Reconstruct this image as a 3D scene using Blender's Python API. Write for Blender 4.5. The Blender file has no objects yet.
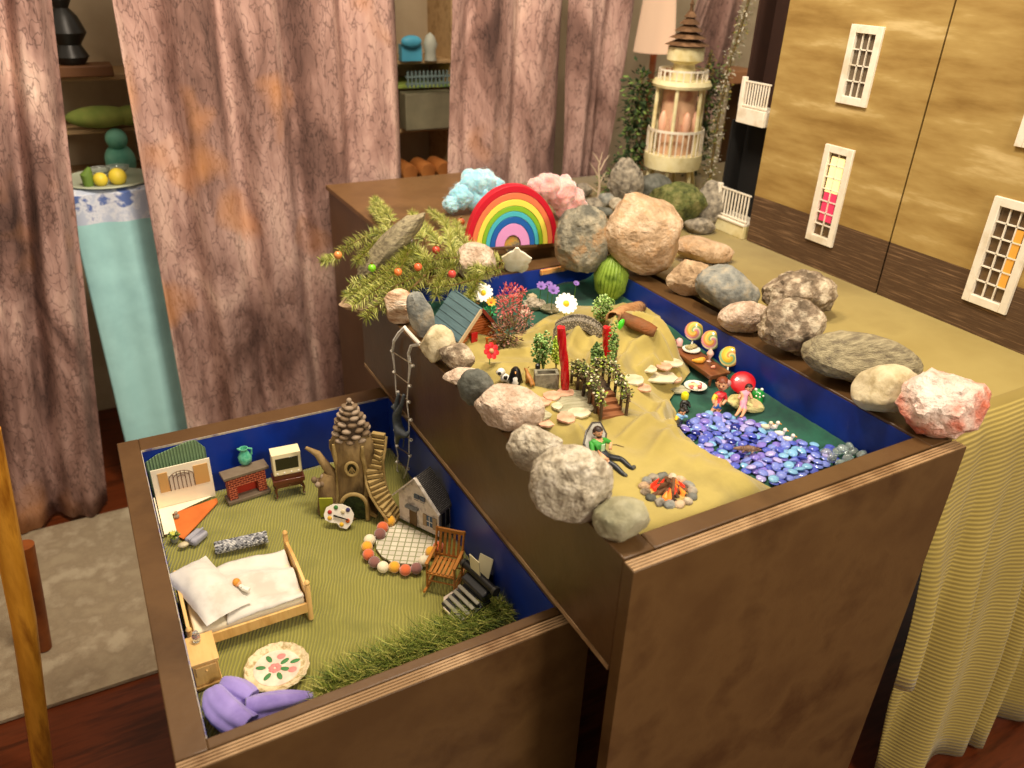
import bpy, math, random
from mathutils import Vector, Matrix, noise, Quaternion
from math import sin, cos, pi, radians
C = bpy.context.scene.collection
sc = bpy.context.scene
# ---------------------------------------------------------------- camera, world, lights, exposure
FPX = 781.74
CAM = Vector((-0.45, -0.506, 0.588))
RR = Vector((0.87857878, -0.47641758, 0.03355017))
UU = Vector((0.20140904, 0.4332885, 0.87846199))
FF = Vector((0.43305164, 0.76504076, -0.47663289))
cd = bpy.data.cameras.new('camera'); cam = bpy.data.objects.new('camera', cd); C.objects.link(cam)
cam.matrix_world = Matrix(((RR.x, UU.x, -FF.x, CAM.x), (RR.y, UU.y, -FF.y, CAM.y), (RR.z, UU.z, -FF.z, CAM.z), (0, 0, 0, 1)))
cd.sensor_width = 36; cd.lens = FPX / 1024 * 36; cd.clip_start = 0.01
cd.dof.use_dof = True; cd.dof.focus_distance = 1.3; cd.dof.aperture_fstop = 3.8
sc.camera = cam
w = bpy.data.worlds.new('world'); sc.world = w; w.use_nodes = True
w.node_tree.nodes['Background'].inputs[0].default_value = (1.0, 0.86, 0.68, 1)
w.node_tree.nodes['Background'].inputs[1].default_value = 0.40
def area(name, loc, target, size, power, col):
    l = bpy.data.lights.new(name, 'AREA'); l.shape = 'DISK'; l.size = size; l.energy = power; l.color = col
    o = bpy.data.objects.new(name, l); C.objects.link(o); o.location = loc
    o.rotation_euler = (Vector(target) - Vector(loc)).to_track_quat('-Z', 'Y').to_euler(); return o
area('ceiling_lamp', (0.22, 0.30, 1.6), (0.1, 0.45, 0), 0.2, 13, (1.0, 0.88, 0.70))
area('front_fill_light', (0.45, -1.5, 1.3), (0.2, 0.5, 0), 0.45, 20, (1.0, 0.88, 0.72))  # added fill from the front, not an actual ceiling fixture
area('background_fill_light', (-0.1, 0.75, 1.7), (0.1, 1.9, 0.2), 0.4, 20, (1.0, 0.84, 0.66))  # added fill that brightens the curtains and shelves, no fixture there
sc.view_settings.view_transform = 'Standard'; sc.view_settings.look = 'None'
sc.view_settings.gamma = 1; sc.view_settings.use_curve_mapping = False
sc.view_settings.exposure = 0.70

# ---------------------------------------------------------------- pixel <-> place helpers (the surface they land on is real)
def ray(px, py): return RR * ((px - 512) / FPX) + UU * ((384 - py) / FPX) + FF
def at(px, py, z):
    d = ray(px, py); return CAM + d * ((z - CAM.z) / d.z)
def aty(px, py, y):
    d = ray(px, py); return CAM + d * ((y - CAM.y) / d.y)
def atx(px, py, x):
    d = ray(px, py); return CAM + d * ((x - CAM.x) / d.x)
def dep(p): return (Vector(p) - CAM).dot(FF)
def m_(px, p): return px * dep(p) / FPX
YAW = -math.atan2(0.43305, 0.76504)          # rotz of a thing that faces the camera's heading
def V(*a): return Vector(a)
def axis(a, b, z):
    A = at(a[0], a[1], z); B = at(b[0], b[1], z); d = B - A
    return A, math.atan2(d.y, d.x), d.length

# ---------------------------------------------------------------- materials
def lin(h):
    if isinstance(h, str):
        h = h.lstrip('#'); c = [int(h[i:i + 2], 16) / 255 for i in (0, 2, 4)]
    else: c = h
    return tuple([(x / 12.92 if x <= .04045 else ((x + .055) / 1.055) ** 2.4) for x in c] + [1])
def mat(name, col, rough=.6, metal=0, col2=None, ns=8, stretch=(1, 1, 1), lo=.35, hi=.65, bump=0, bs=60, coat=0, trans=0, emit=0, sheen=0, ior=1.45, sss=0, space='Object', det=5):
    m = bpy.data.materials.new(name); m.use_nodes = True; nt = m.node_tree; N = nt.nodes; L = nt.links
    b = N['Principled BSDF']; b.inputs['Base Color'].default_value = lin(col); b.inputs['Roughness'].default_value = rough
    b.inputs['Metallic'].default_value = metal; b.inputs['Coat Weight'].default_value = coat; b.inputs['Transmission Weight'].default_value = trans
    b.inputs['IOR'].default_value = ior; b.inputs['Sheen Weight'].default_value = sheen
    if sss: b.inputs['Subsurface Weight'].default_value = sss; b.inputs['Subsurface Scale'].default_value = .01
    if emit:
        b.inputs['Emission Color'].default_value = lin(col); b.inputs['Emission Strength'].default_value = emit
    if col2 or bump:
        tc = N.new('ShaderNodeTexCoord'); mp = N.new('ShaderNodeMapping'); L.new(tc.outputs[space], mp.inputs[0]); mp.inputs['Scale'].default_value = stretch
    if col2:
        cols = col2 if isinstance(col2, (list, tuple)) else [col2]
        n = N.new('ShaderNodeTexNoise'); n.inputs['Scale'].default_value = ns; n.inputs['Detail'].default_value = det; n.inputs['Roughness'].default_value = .6
        L.new(mp.outputs[0], n.inputs['Vector']); r = N.new('ShaderNodeValToRGB'); L.new(n.outputs[0], r.inputs[0])
        allc = [col] + list(cols); e = r.color_ramp.elements
        e[0].position = lo; e[0].color = lin(allc[0]); e[1].position = hi; e[1].color = lin(allc[-1])
        for i, c in enumerate(allc[1:-1]):
            k = e.new(lo + (hi - lo) * (i + 1) / (len(allc) - 1)); k.color = lin(c)
        L.new(r.outputs[0], b.inputs['Base Color'])
    if bump:
        n2 = N.new('ShaderNodeTexNoise'); n2.inputs['Scale'].default_value = bs; n2.inputs['Detail'].default_value = 6; L.new(mp.outputs[0], n2.inputs['Vector'])
        bp = N.new('ShaderNodeBump'); bp.inputs['Strength'].default_value = bump; bp.inputs['Distance'].default_value = .003
        L.new(n2.outputs[0], bp.inputs['Height']); L.new(bp.outputs[0], b.inputs['Normal'])
    return m
def scuffs(m, scale, lo, hi, col, stretch=(1, 1, 1)):
    """pale rubbed marks with a shape of their own"""
    N, L, b = nodes(m); tc = N.new('ShaderNodeTexCoord'); mp = N.new('ShaderNodeMapping'); mp.inputs['Scale'].default_value = stretch; L.new(tc.outputs['Object'], mp.inputs[0])
    n = N.new('ShaderNodeTexNoise'); n.inputs['Scale'].default_value = scale; n.inputs['Detail'].default_value = 7; n.inputs['Roughness'].default_value = .7; L.new(mp.outputs[0], n.inputs['Vector'])
    r = N.new('ShaderNodeValToRGB'); r.color_ramp.elements[0].position = lo; r.color_ramp.elements[1].position = hi; r.color_ramp.elements[1].color = (.6, .6, .6, 1); L.new(n.outputs[0], r.inputs[0])
    mx = N.new('ShaderNodeMix'); mx.data_type = 'RGBA'; L.new(r.outputs[0], mx.inputs[0]); L.new(b.inputs['Base Color'].links[0].from_socket, mx.inputs[6]); mx.inputs[7].default_value = lin(col); L.new(mx.outputs[2], b.inputs['Base Color'])
def nodes(m): return m.node_tree.nodes, m.node_tree.links, m.node_tree.nodes['Principled BSDF']
def wave_bump(m, scale, dist, strength, direction='X', distortion=1.5, rot=0, band=None):
    """adds woven ribs: a wave texture drives the bump"""
    N, L, b = nodes(m); tc = N.new('ShaderNodeTexCoord'); mp = N.new('ShaderNodeMapping'); mp.inputs['Rotation'].default_value = (0, 0, rot)
    L.new(tc.outputs['Object'], mp.inputs[0]); wv = N.new('ShaderNodeTexWave'); wv.bands_direction = direction
    wv.inputs['Scale'].default_value = scale; wv.inputs['Distortion'].default_value = distortion; wv.inputs['Detail'].default_value = 1; wv.inputs['Detail Scale'].default_value = .3
    L.new(mp.outputs[0], wv.inputs[0]); bp = N.new('ShaderNodeBump'); bp.inputs['Strength'].default_value = strength; bp.inputs['Distance'].default_value = dist
    L.new(wv.outputs[0], bp.inputs['Height'])
    for l in list(b.inputs['Normal'].links): L.new(l.from_socket, bp.inputs['Normal'])
    L.new(bp.outputs[0], b.inputs['Normal'])
    if band:
        src = b.inputs['Base Color'].links[0].from_socket if b.inputs['Base Color'].links else None
        mx = N.new('ShaderNodeMix'); mx.data_type = 'RGBA'; L.new(wv.outputs[0], mx.inputs[0])
        mx.inputs[6].default_value = lin(band)
        if src: L.new(src, mx.inputs[7])
        else: mx.inputs[7].default_value = b.inputs['Base Color'].default_value
        L.new(mx.outputs[2], b.inputs['Base Color'])
def rockmat(name, cols, ns=25, bump=.5, rough=.85, stretch=(1, 1, 1), vein=None):
    m = mat(name, cols[0], rough, col2=cols[1:], ns=ns * 1.5, lo=.36, hi=.64, bump=bump, bs=110, stretch=stretch, det=8)
    for nd_ in m.node_tree.nodes:
        if nd_.type == 'BUMP': nd_.inputs['Distance'].default_value = .007
    if vein:
        N, L, b = nodes(m); tc = N.new('ShaderNodeTexCoord'); n = N.new('ShaderNodeTexNoise'); n.inputs['Scale'].default_value = ns * 3.2; n.inputs['Detail'].default_value = 8
        L.new(tc.outputs['Object'], n.inputs['Vector']); r = N.new('ShaderNodeValToRGB'); r.color_ramp.elements[0].position = .5; r.color_ramp.elements[1].position = .78
        L.new(n.outputs[0], r.inputs[0]); mx = N.new('ShaderNodeMix'); mx.data_type = 'RGBA'; L.new(r.outputs[0], mx.inputs[0])
        L.new(b.inputs['Base Color'].links[0].from_socket, mx.inputs[6]); mx.inputs[7].default_value = lin(vein); L.new(mx.outputs[2], b.inputs['Base Color'])
    return m
M = {}
def K(key, *a, **k):
    if key not in M: M[key] = mat(key, *a, **k)
    return M[key]

# ---------------------------------------------------------------- mesh builder
class MB:
    def __init__(s, T=None): s.v = []; s.f = []; s.mi = []; s.T = T
    def add(s, vs, fs, m=0, T=None):
        o = len(s.v); T = T if T is not None else s.T
        for v in vs:
            v = Vector(v); s.v.append(T @ v if T is not None else v)
        for f in fs: s.f.append([i + o for i in f]); s.mi.append(m)
        return s
    def box(s, a, b, m=0, T=None):
        x0, y0, z0 = a; x1, y1, z1 = b
        return s.add([(x0, y0, z0), (x1, y0, z0), (x1, y1, z0), (x0, y1, z0), (x0, y0, z1), (x1, y0, z1), (x1, y1, z1), (x0, y1, z1)],
                     [(0, 3, 2, 1), (4, 5, 6, 7), (0, 1, 5, 4), (1, 2, 6, 5), (2, 3, 7, 6), (3, 0, 4, 7)], m, T)
    def bar(s, p, q, wx, wy, m=0, up=(0, 0, 1)):
        p = Vector(p); q = Vector(q); d = (q - p); L = d.length; d.normalize(); u = Vector(up)
        if abs(d.dot(u)) > .95: u = Vector((1, 0, 0))
        x = d.cross(u).normalized(); y = x.cross(d)
        T = Matrix(((x.x, y.x, d.x, p.x), (x.y, y.y, d.y, p.y), (x.z, y.z, d.z, p.z), (0, 0, 0, 1)))
        if s.T is not None: T = s.T @ T
        return s.box((-wx / 2, -wy / 2, 0), (wx / 2, wy / 2, L), m, T)
    def tube(s, path, r, n=8, m=0, cap=True, flat=1.0):
        P = [Vector(p) for p in path]; k = len(P); R = r if isinstance(r, (list, tuple)) else [r] * k
        vs = []; t0 = (P[1] - P[0]).normalized(); u = Vector((0, 0, 1)) if abs(t0.z) < .9 else Vector((1, 0, 0)); x = t0.cross(u).normalized()
        for i in range(k):
            t = (P[min(i + 1, k - 1)] - P[max(i - 1, 0)])
            t = t.normalized() if t.length > 1e-9 else t0
            x = (x - t * x.dot(t)); x = x.normalized() if x.length > 1e-6 else t.orthogonal().normalized(); y = t.cross(x)
            for j in range(n):
                a = 2 * pi * j / n; vs.append(P[i] + (x * cos(a) + y * sin(a) * flat) * R[i])
        fs = []
        for i in range(k - 1):
            for j in range(n): fs.append((i * n + j, i * n + (j + 1) % n, (i + 1) * n + (j + 1) % n, (i + 1) * n + j))
        if cap: fs.append(tuple(reversed(range(n)))); fs.append(tuple((k - 1) * n + j for j in range(n)))
        return s.add(vs, fs, m)
    def lathe(s, prof, n=20, o=(0, 0, 0), m=0, T=None, cap=True):
        o = Vector(o); vs = []; k = len(prof)
        for r, z in prof:
            for j in range(n): a = 2 * pi * j / n; vs.append(o + Vector((r * cos(a), r * sin(a), z)))
        fs = [(i * n + j, i * n + (j + 1) % n, (i + 1) * n + (j + 1) % n, (i + 1) * n + j) for i in range(k - 1) for j in range(n)]
        if cap: fs.append(tuple(reversed(range(n)))); fs.append(tuple((k - 1) * n + j for j in range(n)))
        return s.add(vs, fs, m, T)
    def ball(s, c, r, sc_=(1, 1, 1), n=10, m=0, T=None):
        c = Vector(c); prof = [(max(1e-5, sin(pi * i / n)), -cos(pi * i / n)) for i in range(n + 1)]; q = max(6, int(n * 1.5))
        vs = []
        for a, z in prof:
            for j in range(q): t = 2 * pi * j / q; vs.append(c + Vector((r * sc_[0] * a * cos(t), r * sc_[1] * a * sin(t), r * sc_[2] * z)))
        fs = [(i * q + j, i * q + (j + 1) % q, (i + 1) * q + (j + 1) % q, (i + 1) * q + j) for i in range(n) for j in range(q)]
        return s.add(vs, fs, m, T)
    def prism(s, poly, z0, z1, m=0, T=None, m2=None):
        n = len(poly); vs = [(p[0], p[1], z0) for p in poly] + [(p[0], p[1], z1) for p in poly]
        s.add(vs, [tuple(reversed(range(n)))] + [(i, (i + 1) % n, n + (i + 1) % n, n + i) for i in range(n)], m, T)
        return s.add(vs, [tuple(n + i for i in range(n))], m if m2 is None else m2, T)
    def leaf(s, p, d, up, l, w_, m=0):
        d = Vector(d).normalized(); x = d.cross(Vector(up)); x = x.normalized() if x.length > 1e-5 else d.orthogonal().normalized(); u = x.cross(d); p = Vector(p)
        return s.add([p, p + d * l * .5 + x * w_ * .5 - u * w_ * .12, p + d * l, p + d * l * .5 - x * w_ * .5 - u * w_ * .12, p + d * l * .5 + u * w_ * .1],
                     [(0, 1, 4), (1, 2, 4), (2, 3, 4), (3, 0, 4)], m)
    def build(s, name, mats, parent=None, smooth=True, bev=0, loc=None, rz=None, sub=0, angle=40):
        me = bpy.data.meshes.new(name); me.from_pydata([tuple(v) for v in s.v], [], s.f); me.update()
        if not isinstance(mats, (list, tuple)): mats = [mats]
        for m in mats: me.materials.append(m)
        if len(mats) > 1: me.polygons.foreach_set('material_index', s.mi)
        if smooth:
            me.polygons.foreach_set('use_smooth', [True] * len(me.polygons))
            me.set_sharp_from_angle(angle=radians(angle))
        o = bpy.data.objects.new(name, me); C.objects.link(o)
        if parent: o.parent = parent
        if loc is not None: o.location = loc
        if rz is not None: o.rotation_euler = (0, 0, rz)
        if bev:
            bm_ = o.modifiers.new('b', 'BEVEL'); bm_.width = bev; bm_.segments = 2; bm_.limit_method = 'ANGLE'
        if sub:
            sm = o.modifiers.new('s', 'SUBSURF'); sm.levels = sub; sm.render_levels = sub
        return o
def tag(o, label, cat, group=None, kind=None):
    o['label'] = label; o['category'] = cat
    if group: o['group'] = group
    if kind: o['kind'] = kind
    return o
def thing(name, label, cat, loc=(0, 0, 0), rz=0, group=None):
    o = bpy.data.objects.new(name, None); C.objects.link(o); o.empty_display_size = .01
    o.location = loc; o.rotation_euler = (0, 0, rz); return tag(o, label, cat, group)
def struct(o): o['kind'] = 'structure'; return o
def fbm(p, s=1, o=4): return noise.fractal(Vector(p) * s, 1.0, 2.0, o)
def smooth(t): t = max(0, min(1, t)); return t * t * (3 - 2 * t)
def skin(joints, edges, name, mats, parent, zone=None, sub=2):
    """one continuous body surface grown over a skeleton"""
    me = bpy.data.meshes.new(name); names = list(joints)
    me.from_pydata([joints[k][0] for k in names], [(names.index(a), names.index(b)) for a, b in edges], []); me.update()
    o = bpy.data.objects.new(name, me); C.objects.link(o)
    o.modifiers.new('k', 'SKIN'); s = o.modifiers.new('s', 'SUBSURF'); s.levels = sub; s.render_levels = sub
    for i, k in enumerate(names):
        r = joints[k][1]; me.skin_vertices[0].data[i].radius = (r, r)
    me.skin_vertices[0].data[0].use_root = True
    dg = bpy.context.evaluated_depsgraph_get(); me2 = bpy.data.meshes.new_from_object(o.evaluated_get(dg)); o.modifiers.clear(); o.data = me2; me2.name = name
    me2.materials.clear()
    for m in mats: me2.materials.append(m)
    segs = [(Vector(joints[a][0]), Vector(joints[b][0]), (zone or {}).get((a, b), 0)) for a, b in edges]
    for f in me2.polygons:
        f.use_smooth = True
        if zone:
            c = f.center; best = 9
            for a, b, z in segs:
                t = max(0, min(1, (c - a).dot(b - a) / max(1e-9, (b - a).length_squared))); d = (c - a - (b - a) * t).length
                if d < best: best = d; f.material_index = z
    o.parent = parent
    return o
# ================================================================ THE ROOM
FZ = -0.88
wood_dk = mat('dark_stained_wood', '#533a20', .38, col2=['#5c4226', '#4a331b'], ns=5, stretch=(1, 1, 1), bump=.12, bs=90)
wood_panel = mat('dark_stained_panel', '#543b1f', .42, col2=['#5f4526', '#483017'], ns=6, bump=.1, bs=60)
scuffs(wood_panel, 9, .66, .80, '#a08c70', (1, 1, .5)); scuffs(wood_dk, 14, .68, .80, '#907a5c')
ply = mat('ply_edge_wood', '#8a6a44', .5, col2=['#a58560', '#6c4c2a'], ns=6, bump=.15)
blue = mat('blue_lacquer', '#0a2a86', .35, col2=['#0c3192', '#072274'], ns=6)
floor_m = mat('red_brown_floor', '#56240c', .35, col2=['#632b10', '#431a06'], ns=5, stretch=(1, 8, 1))
carpet_m = mat('beige_carpet', '#a39378', .95, col2=['#94836a', '#b0a187'], ns=14, bump=.6, bs=300)
wall_m = mat('cream_wall', '#bfae90', .9, col2=['#b3a184', '#c9b998'], ns=3)
struct(MB().box((-4, -3, FZ - .05), (4, 2.35, FZ)).build('floor', floor_m))
struct(MB().box((-4, 2.3, FZ), (4, 2.38, 1.7)).build('wall_back', wall_m))
struct(MB().box((-4.05, -3, FZ), (-4, 2.3, 1.7)).build('wall_left', wall_m))
cp = MB(); cpo = [(-4, at(0, 712, FZ).y), (.1, at(150, 672, FZ).y - .02), (.1, 1.64), (-4, 1.64)]
cp.prism(cpo, FZ, FZ + .012)
tag(cp.build('carpet', carpet_m, bev=.004), 'beige pile carpet on the floor below the bark curtains', 'carpet')
# ---------------------------------------------------------------- upper tray (cabinet with a sunken blue-lined tray on top)
UX, UY, RI, BI, LI, FI, UB = .587, .93, .54, .88, .045, .05, -.18
up = thing('sand_tray_cabinet', 'tall dark wooden cabinet with a blue-lined open tray on top, edged with rocks', 'cabinet', (0, 0, FZ))
def zz(z): return z - FZ
m = MB()
m.box((0.002, .022, zz(UB)), (LI, UY, zz(0)))
m.build('side_board', wood_dk, up, bev=.0015)
MB().box((.0008, .024, zz(UB + .0005)), (.0019, UY - .002, zz(UB + .008))).build('ply_edge', ply, up, smooth=False)
MB().box((RI, .022, zz(-.3)), (UX, UY, zz(0))).build('side_board', wood_dk, up, bev=.0015)
MB().box((LI, BI, zz(UB)), (RI, UY, zz(0))).build('back_board', wood_dk, up, bev=.0015)
MB().box((LI, .022, zz(UB)), (RI, FI, zz(0))).build('front_rail', wood_dk, up, bev=.0015)
m = MB(); m.box((0.0, 0, .002), (UX, .0195, zz(-.002)), 0)
for k in range(4):
    y0 = .001 + k * .0046; m.box((0.0005, y0, zz(-.0021)), (UX - .0005, y0 + .0034, zz(-.0004)), 1)
m.build('front_panel', [wood_panel, ply], up, bev=.0006)
MB().box((LI, FI, zz(-.15)), (RI, BI, zz(-.14))).build('tray_floor', blue, up)
m = MB()
m.box((LI, FI, zz(-.14)), (LI + .0015, BI, zz(-.004))); m.box((RI - .0015, FI, zz(-.14)), (RI, BI, zz(-.004)))
m.box((LI, BI - .0015, zz(-.14)), (RI, BI, zz(-.004))); m.box((LI, FI, zz(-.14)), (RI, FI + .0015, zz(-.004)))
m.build('blue_lining', blue, up)
MB().box((.03, .9, .002), (RI, .93, zz(UB))).build('back_panel', wood_panel, up)
m = MB(); m.tube([(RI + .01, .05, zz(.0004)), (RI + .01, .5, zz(.0004))], .0001, 4)
# ---------------------------------------------------------------- lower tray
LZ, LF = -.20, -.322
lx0, lx1, ly0, ly1 = -.4875, .05, .1287, .8625; ix0, ix1, iy0, iy1 = -.452, .012, .164, .819
lo = thing('sliding_sand_tray', 'lower dark wooden box with a blue-lined tray holding a miniature bedroom and cottages', 'tray', (0, 0, FZ))
MB().box((lx0, ly0 + .02, .01), (ix0, ly1, zz(LZ))).build('side_board', wood_dk, lo, bev=.0015)
MB().box((ix1, ly0 + .02, .01), (lx1, ly1, zz(LZ - .002))).build('side_board', wood_dk, lo, bev=.0015)
MB().box((ix0, iy1, .01), (ix1, ly1, zz(LZ))).build('back_board', wood_dk, lo, bev=.0015)
MB().box((ix0, ly0 + .02, .01), (ix1, iy0, zz(LZ))).build('front_rail', wood_dk, lo, bev=.0015)
m = MB(); m.box((lx0, ly0, .01), (lx1, ly0 + .0195, zz(LZ - .002)), 0)
for k in range(4): y0 = ly0 + .001 + k * .0046; m.box((lx0 + .0005, y0, zz(LZ - .0021)), (lx1 - .0005, y0 + .0034, zz(LZ - .0004)), 1)
m.build('front_panel', [wood_panel, ply], lo, bev=.0006)
MB().box((ix0, iy0, zz(LF - .02)), (ix1, iy1, zz(LF - .006))).build('tray_floor', blue, lo)
m = MB()
m.box((ix0, iy0, zz(LF)), (ix0 + .0015, iy1, zz(LZ - .004))); m.box((ix1 - .0015, iy0, zz(LF)), (ix1, iy1, zz(LZ - .004)))
m.box((ix0, iy1 - .0015, zz(LF)), (ix1, iy1, zz(LZ - .004))); m.box((ix0, iy0, zz(LF)), (ix1, iy0 + .0015, zz(LZ - .004)))
m.build('blue_lining', blue, lo)
# pale worn edges round the blue
m = MB(); e = .0012
m.box((ix0, iy0, zz(LZ - .0035)), (ix0 + e, iy1, zz(LZ + .0002))); m.box((ix0, iy1 - e, zz(LZ - .0035)), (ix1, iy1, zz(LZ + .0002)))
m.build('rim_trim', mat('worn_pale_edge', '#8d86a5', .6, col2=['#b5a88c', '#5a5578'], ns=30), lo)
# ribbed olive cloth on the lower tray's floor
olive = mat('olive_rib_cloth', '#8b8636', .95, col2=['#969040', '#7d7a30'], ns=9, sheen=.3)
wave_bump(olive, 62, .002, .7, 'X', 7.0, radians(22), band='#7a7630')
m = MB(); NX = 60; NY = 80; vs = []
for j in range(NY + 1):
    for i in range(NX + 1):
        x = ix0 + .002 + (ix1 - ix0 - .004) * i / NX; y = iy0 + .002 + (iy1 - iy0 - .004) * j / NY
        vs.append((x, y, LF - .001 + .0025 * fbm((x, y, 3), 9)))
m.add(vs, [(j * (NX + 1) + i, j * (NX + 1) + i + 1, (j + 1) * (NX + 1) + i + 1, (j + 1) * (NX + 1) + i) for j in range(NY) for i in range(NX)])
o = m.build('floor_cloth', olive); so = o.modifiers.new('t', 'SOLIDIFY'); so.thickness = .003; so.offset = -1
tag(o, 'olive green ribbed cloth covering the floor of the lower tray', 'cloth')

# ---------------------------------------------------------------- table with the mustard cloth, right of the upper tray
mustard = mat('mustard_tablecloth', '#b09a4c', .9, col2=['#bba556', '#a69044'], ns=3, sheen=.2)
wave_bump(mustard, 36, .002, .5, 'Z', 1.0, band='#8f7b38')
mustard_flat = mat('mustard_tabletop_cloth', '#988444', .9, col2=['#a39050', '#8f7b3e'], ns=2.5, sheen=.1)
tb = thing('side_table', 'wooden table hidden under the mustard cloth beside the cabinet', 'table', (1.0, .6, FZ))
MB().box((-.385, -.53, zz(-.036)), (1.4, .93, zz(-.0065))).build('tabletop', wood_dk, tb, bev=.002)
for sx, sy in ((-.36, -.5), (1.36, -.5), (-.36, .9), (1.36, .9)):
    MB().box((sx - .02, sy - .02, 0.002), (sx + .02, sy + .02, zz(-.036))).build('leg', wood_dk, tb, bev=.002)
m = MB(); x0, x1, y0, y1 = .605, 2.4, .055, 1.54; n = 150; top = []; rows = []
# draped front: folds deepen downward
def dr(t, s_):   # t along the edge, s_ drop 0..1
    a = smooth(s_ * 1.3); f = .035 * a * sin(t * 26) + .02 * a * sin(t * 57 + 1)
    return f
edge = [(x0 + (x1 - x0) * (i / n) ** 1.6, i) for i in range(n + 1)]
vs = [(x, y1, -.0030) for x, i in edge] + [(x, y0 + .02, -.0026) for x, i in edge]
for k in range(14):
    s_ = k / 13
    for x, i in edge:
        t = x; vs.append((x + .015 * smooth(s_) * sin(t * 20 + 2), y0 - .016 * smooth(s_ * 8) - .02 * s_ + .05 * s_ * math.exp(-((x - .715) / .022) ** 2) - abs(dr(t, s_)) - .01 * s_, -.0026 - (.50 + .36 * smooth((x - .70) / .05)) * s_ - .002 * smooth(s_ * 9)))
R_ = n + 1
fs = []; mi_ = []
for r_ in range(15):
    for i in range(n): fs.append((r_ * R_ + i, (r_ + 1) * R_ + i, (r_ + 1) * R_ + i + 1, r_ * R_ + i + 1))
m.add(vs[:], fs)
m.mi = [1 if i < n else 0 for i in range(len(fs))]
o = m.build('tablecloth', [mustard, mustard_flat], angle=80); so = o.modifiers.new('t', 'SOLIDIFY'); so.thickness = .0025; so.offset = 1
tag(o, 'mustard yellow cloth spread over the table and hanging in ribbed folds', 'tablecloth')

# ---------------------------------------------------------------- bark print curtains
bark = bpy.data.materials.new('bark_print_fabric'); bark.use_nodes = True; N, L, b = nodes(bark)
tc = N.new('ShaderNodeTexCoord'); mp = N.new('ShaderNodeMapping'); mp.inputs['Scale'].default_value = (1, 1, .38); L.new(tc.outputs['Object'], mp.inputs[0])
n1 = N.new('ShaderNodeTexNoise'); n1.inputs['Scale'].default_value = 5.5; n1.inputs['Detail'].default_value = 9; n1.inputs['Roughness'].default_value = .62; n1.inputs['Distortion'].default_value = .6; L.new(mp.outputs[0], n1.inputs['Vector'])
r1 = N.new('ShaderNodeValToRGB'); L.new(n1.outputs[0], r1.inputs[0]); e = r1.color_ramp.elements
e[0].position = .3; e[0].color = lin('#4a332d'); e[1].position = .72; e[1].color = lin('#ecd6c6')
for p_, c_ in ((.42, '#86655b'), (.52, '#b18e83'), (.62, '#cfae9f')): k_ = e.new(p_); k_.color = lin(c_)
nd = N.new('ShaderNodeTexNoise'); nd.inputs['Scale'].default_value = 12; nd.inputs['Detail'].default_value = 4; L.new(mp.outputs[0], nd.inputs['Vector'])
va = N.new('ShaderNodeMix'); va.data_type = 'RGBA'; va.inputs[0].default_value = .32; L.new(mp.outputs[0], va.inputs[6]); L.new(nd.outputs['Color'], va.inputs[7])
vo = N.new('ShaderNodeTexVoronoi'); vo.feature = 'DISTANCE_TO_EDGE'; vo.inputs['Scale'].default_value = 30; L.new(va.outputs[2], vo.inputs['Vector'])
r2 = N.new('ShaderNodeValToRGB'); L.new(vo.outputs['Distance'], r2.inputs[0]); r2.color_ramp.elements[0].position = .0; r2.color_ramp.elements[0].color = (.12, .08, .08, 1)
r2.color_ramp.elements[1].position = .06; r2.color_ramp.elements[1].color = (1, 1, 1, 1)
mx = N.new('ShaderNodeMix'); mx.data_type = 'RGBA'; mx.blend_type = 'MULTIPLY'; mx.inputs[0].default_value = .68; L.new(r1.outputs[0], mx.inputs[6]); L.new(r2.outputs[0], mx.inputs[7])
n3 = N.new('ShaderNodeTexNoise'); n3.inputs['Scale'].default_value = 4; L.new(tc.outputs['Object'], n3.inputs['Vector']); r3 = N.new('ShaderNodeValToRGB'); L.new(n3.outputs[0], r3.inputs[0])
r3.color_ramp.elements[0].position = .6; r3.color_ramp.elements[0].color = (0, 0, 0, 1); r3.color_ramp.elements[1].position = .72; r3.color_ramp.elements[1].color = (.6, .6, .6, 1)
mx2 = N.new('ShaderNodeMix'); mx2.data_type = 'RGBA'; L.new(r3.outputs[0], mx2.inputs[0]); L.new(mx.outputs[2], mx2.inputs[6]); mx2.inputs[7].default_value = lin('#c98a52')
L.new(mx2.outputs[2], b.inputs['Base Color']); b.inputs['Roughness'].default_value = .9
bp = N.new('ShaderNodeBump'); bp.inputs['Strength'].default_value = .3; bp.inputs['Distance'].default_value = .01; L.new(r1.outputs[0], bp.inputs['Height']); L.new(bp.outputs[0], b.inputs['Normal'])
def curtain(label, xa0, xa1, xb0, xb1, y, zt, zb, folds, ph, amp=.03):
    """hangs from (xa0..xa1) at zt to (xb0..xb1) at zb"""
    m = MB(); nx = 90; nz = 30; vs = []
    for k in range(nz + 1):
        s_ = k / nz; z = zt + (zb - zt) * s_
        for i in range(nx + 1):
            t = i / nx; x = (xa0 + (xa1 - xa0) * t) * (1 - s_) + (xb0 + (xb1 - xb0) * t) * s_
            yy = y - amp * (sin(t * folds * 2 * pi + ph + .5 * sin(s_ * 3)) + .35 * sin(t * folds * 4.4 * pi + ph * 2)) - .012 * fbm((t * 5, s_ * 3, ph), 1)
            vs.append((x, yy, z))
    m.add(vs, [(k * (nx + 1) + i, (k + 1) * (nx + 1) + i, (k + 1) * (nx + 1) + i + 1, k * (nx + 1) + i + 1) for k in range(nz) for i in range(nx)])
    o = m.build('bark_print_curtain', bark, angle=180); so = o.modifiers.new('t', 'SOLIDIFY'); so.thickness = .002
    return tag(o, label, 'curtain', 'bark print curtains')
CY = 1.66
def cx(px, py): return aty(px, py, CY).x
def zc(px, py): return aty(px, py, CY).z
Z1 = 1.0
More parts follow.
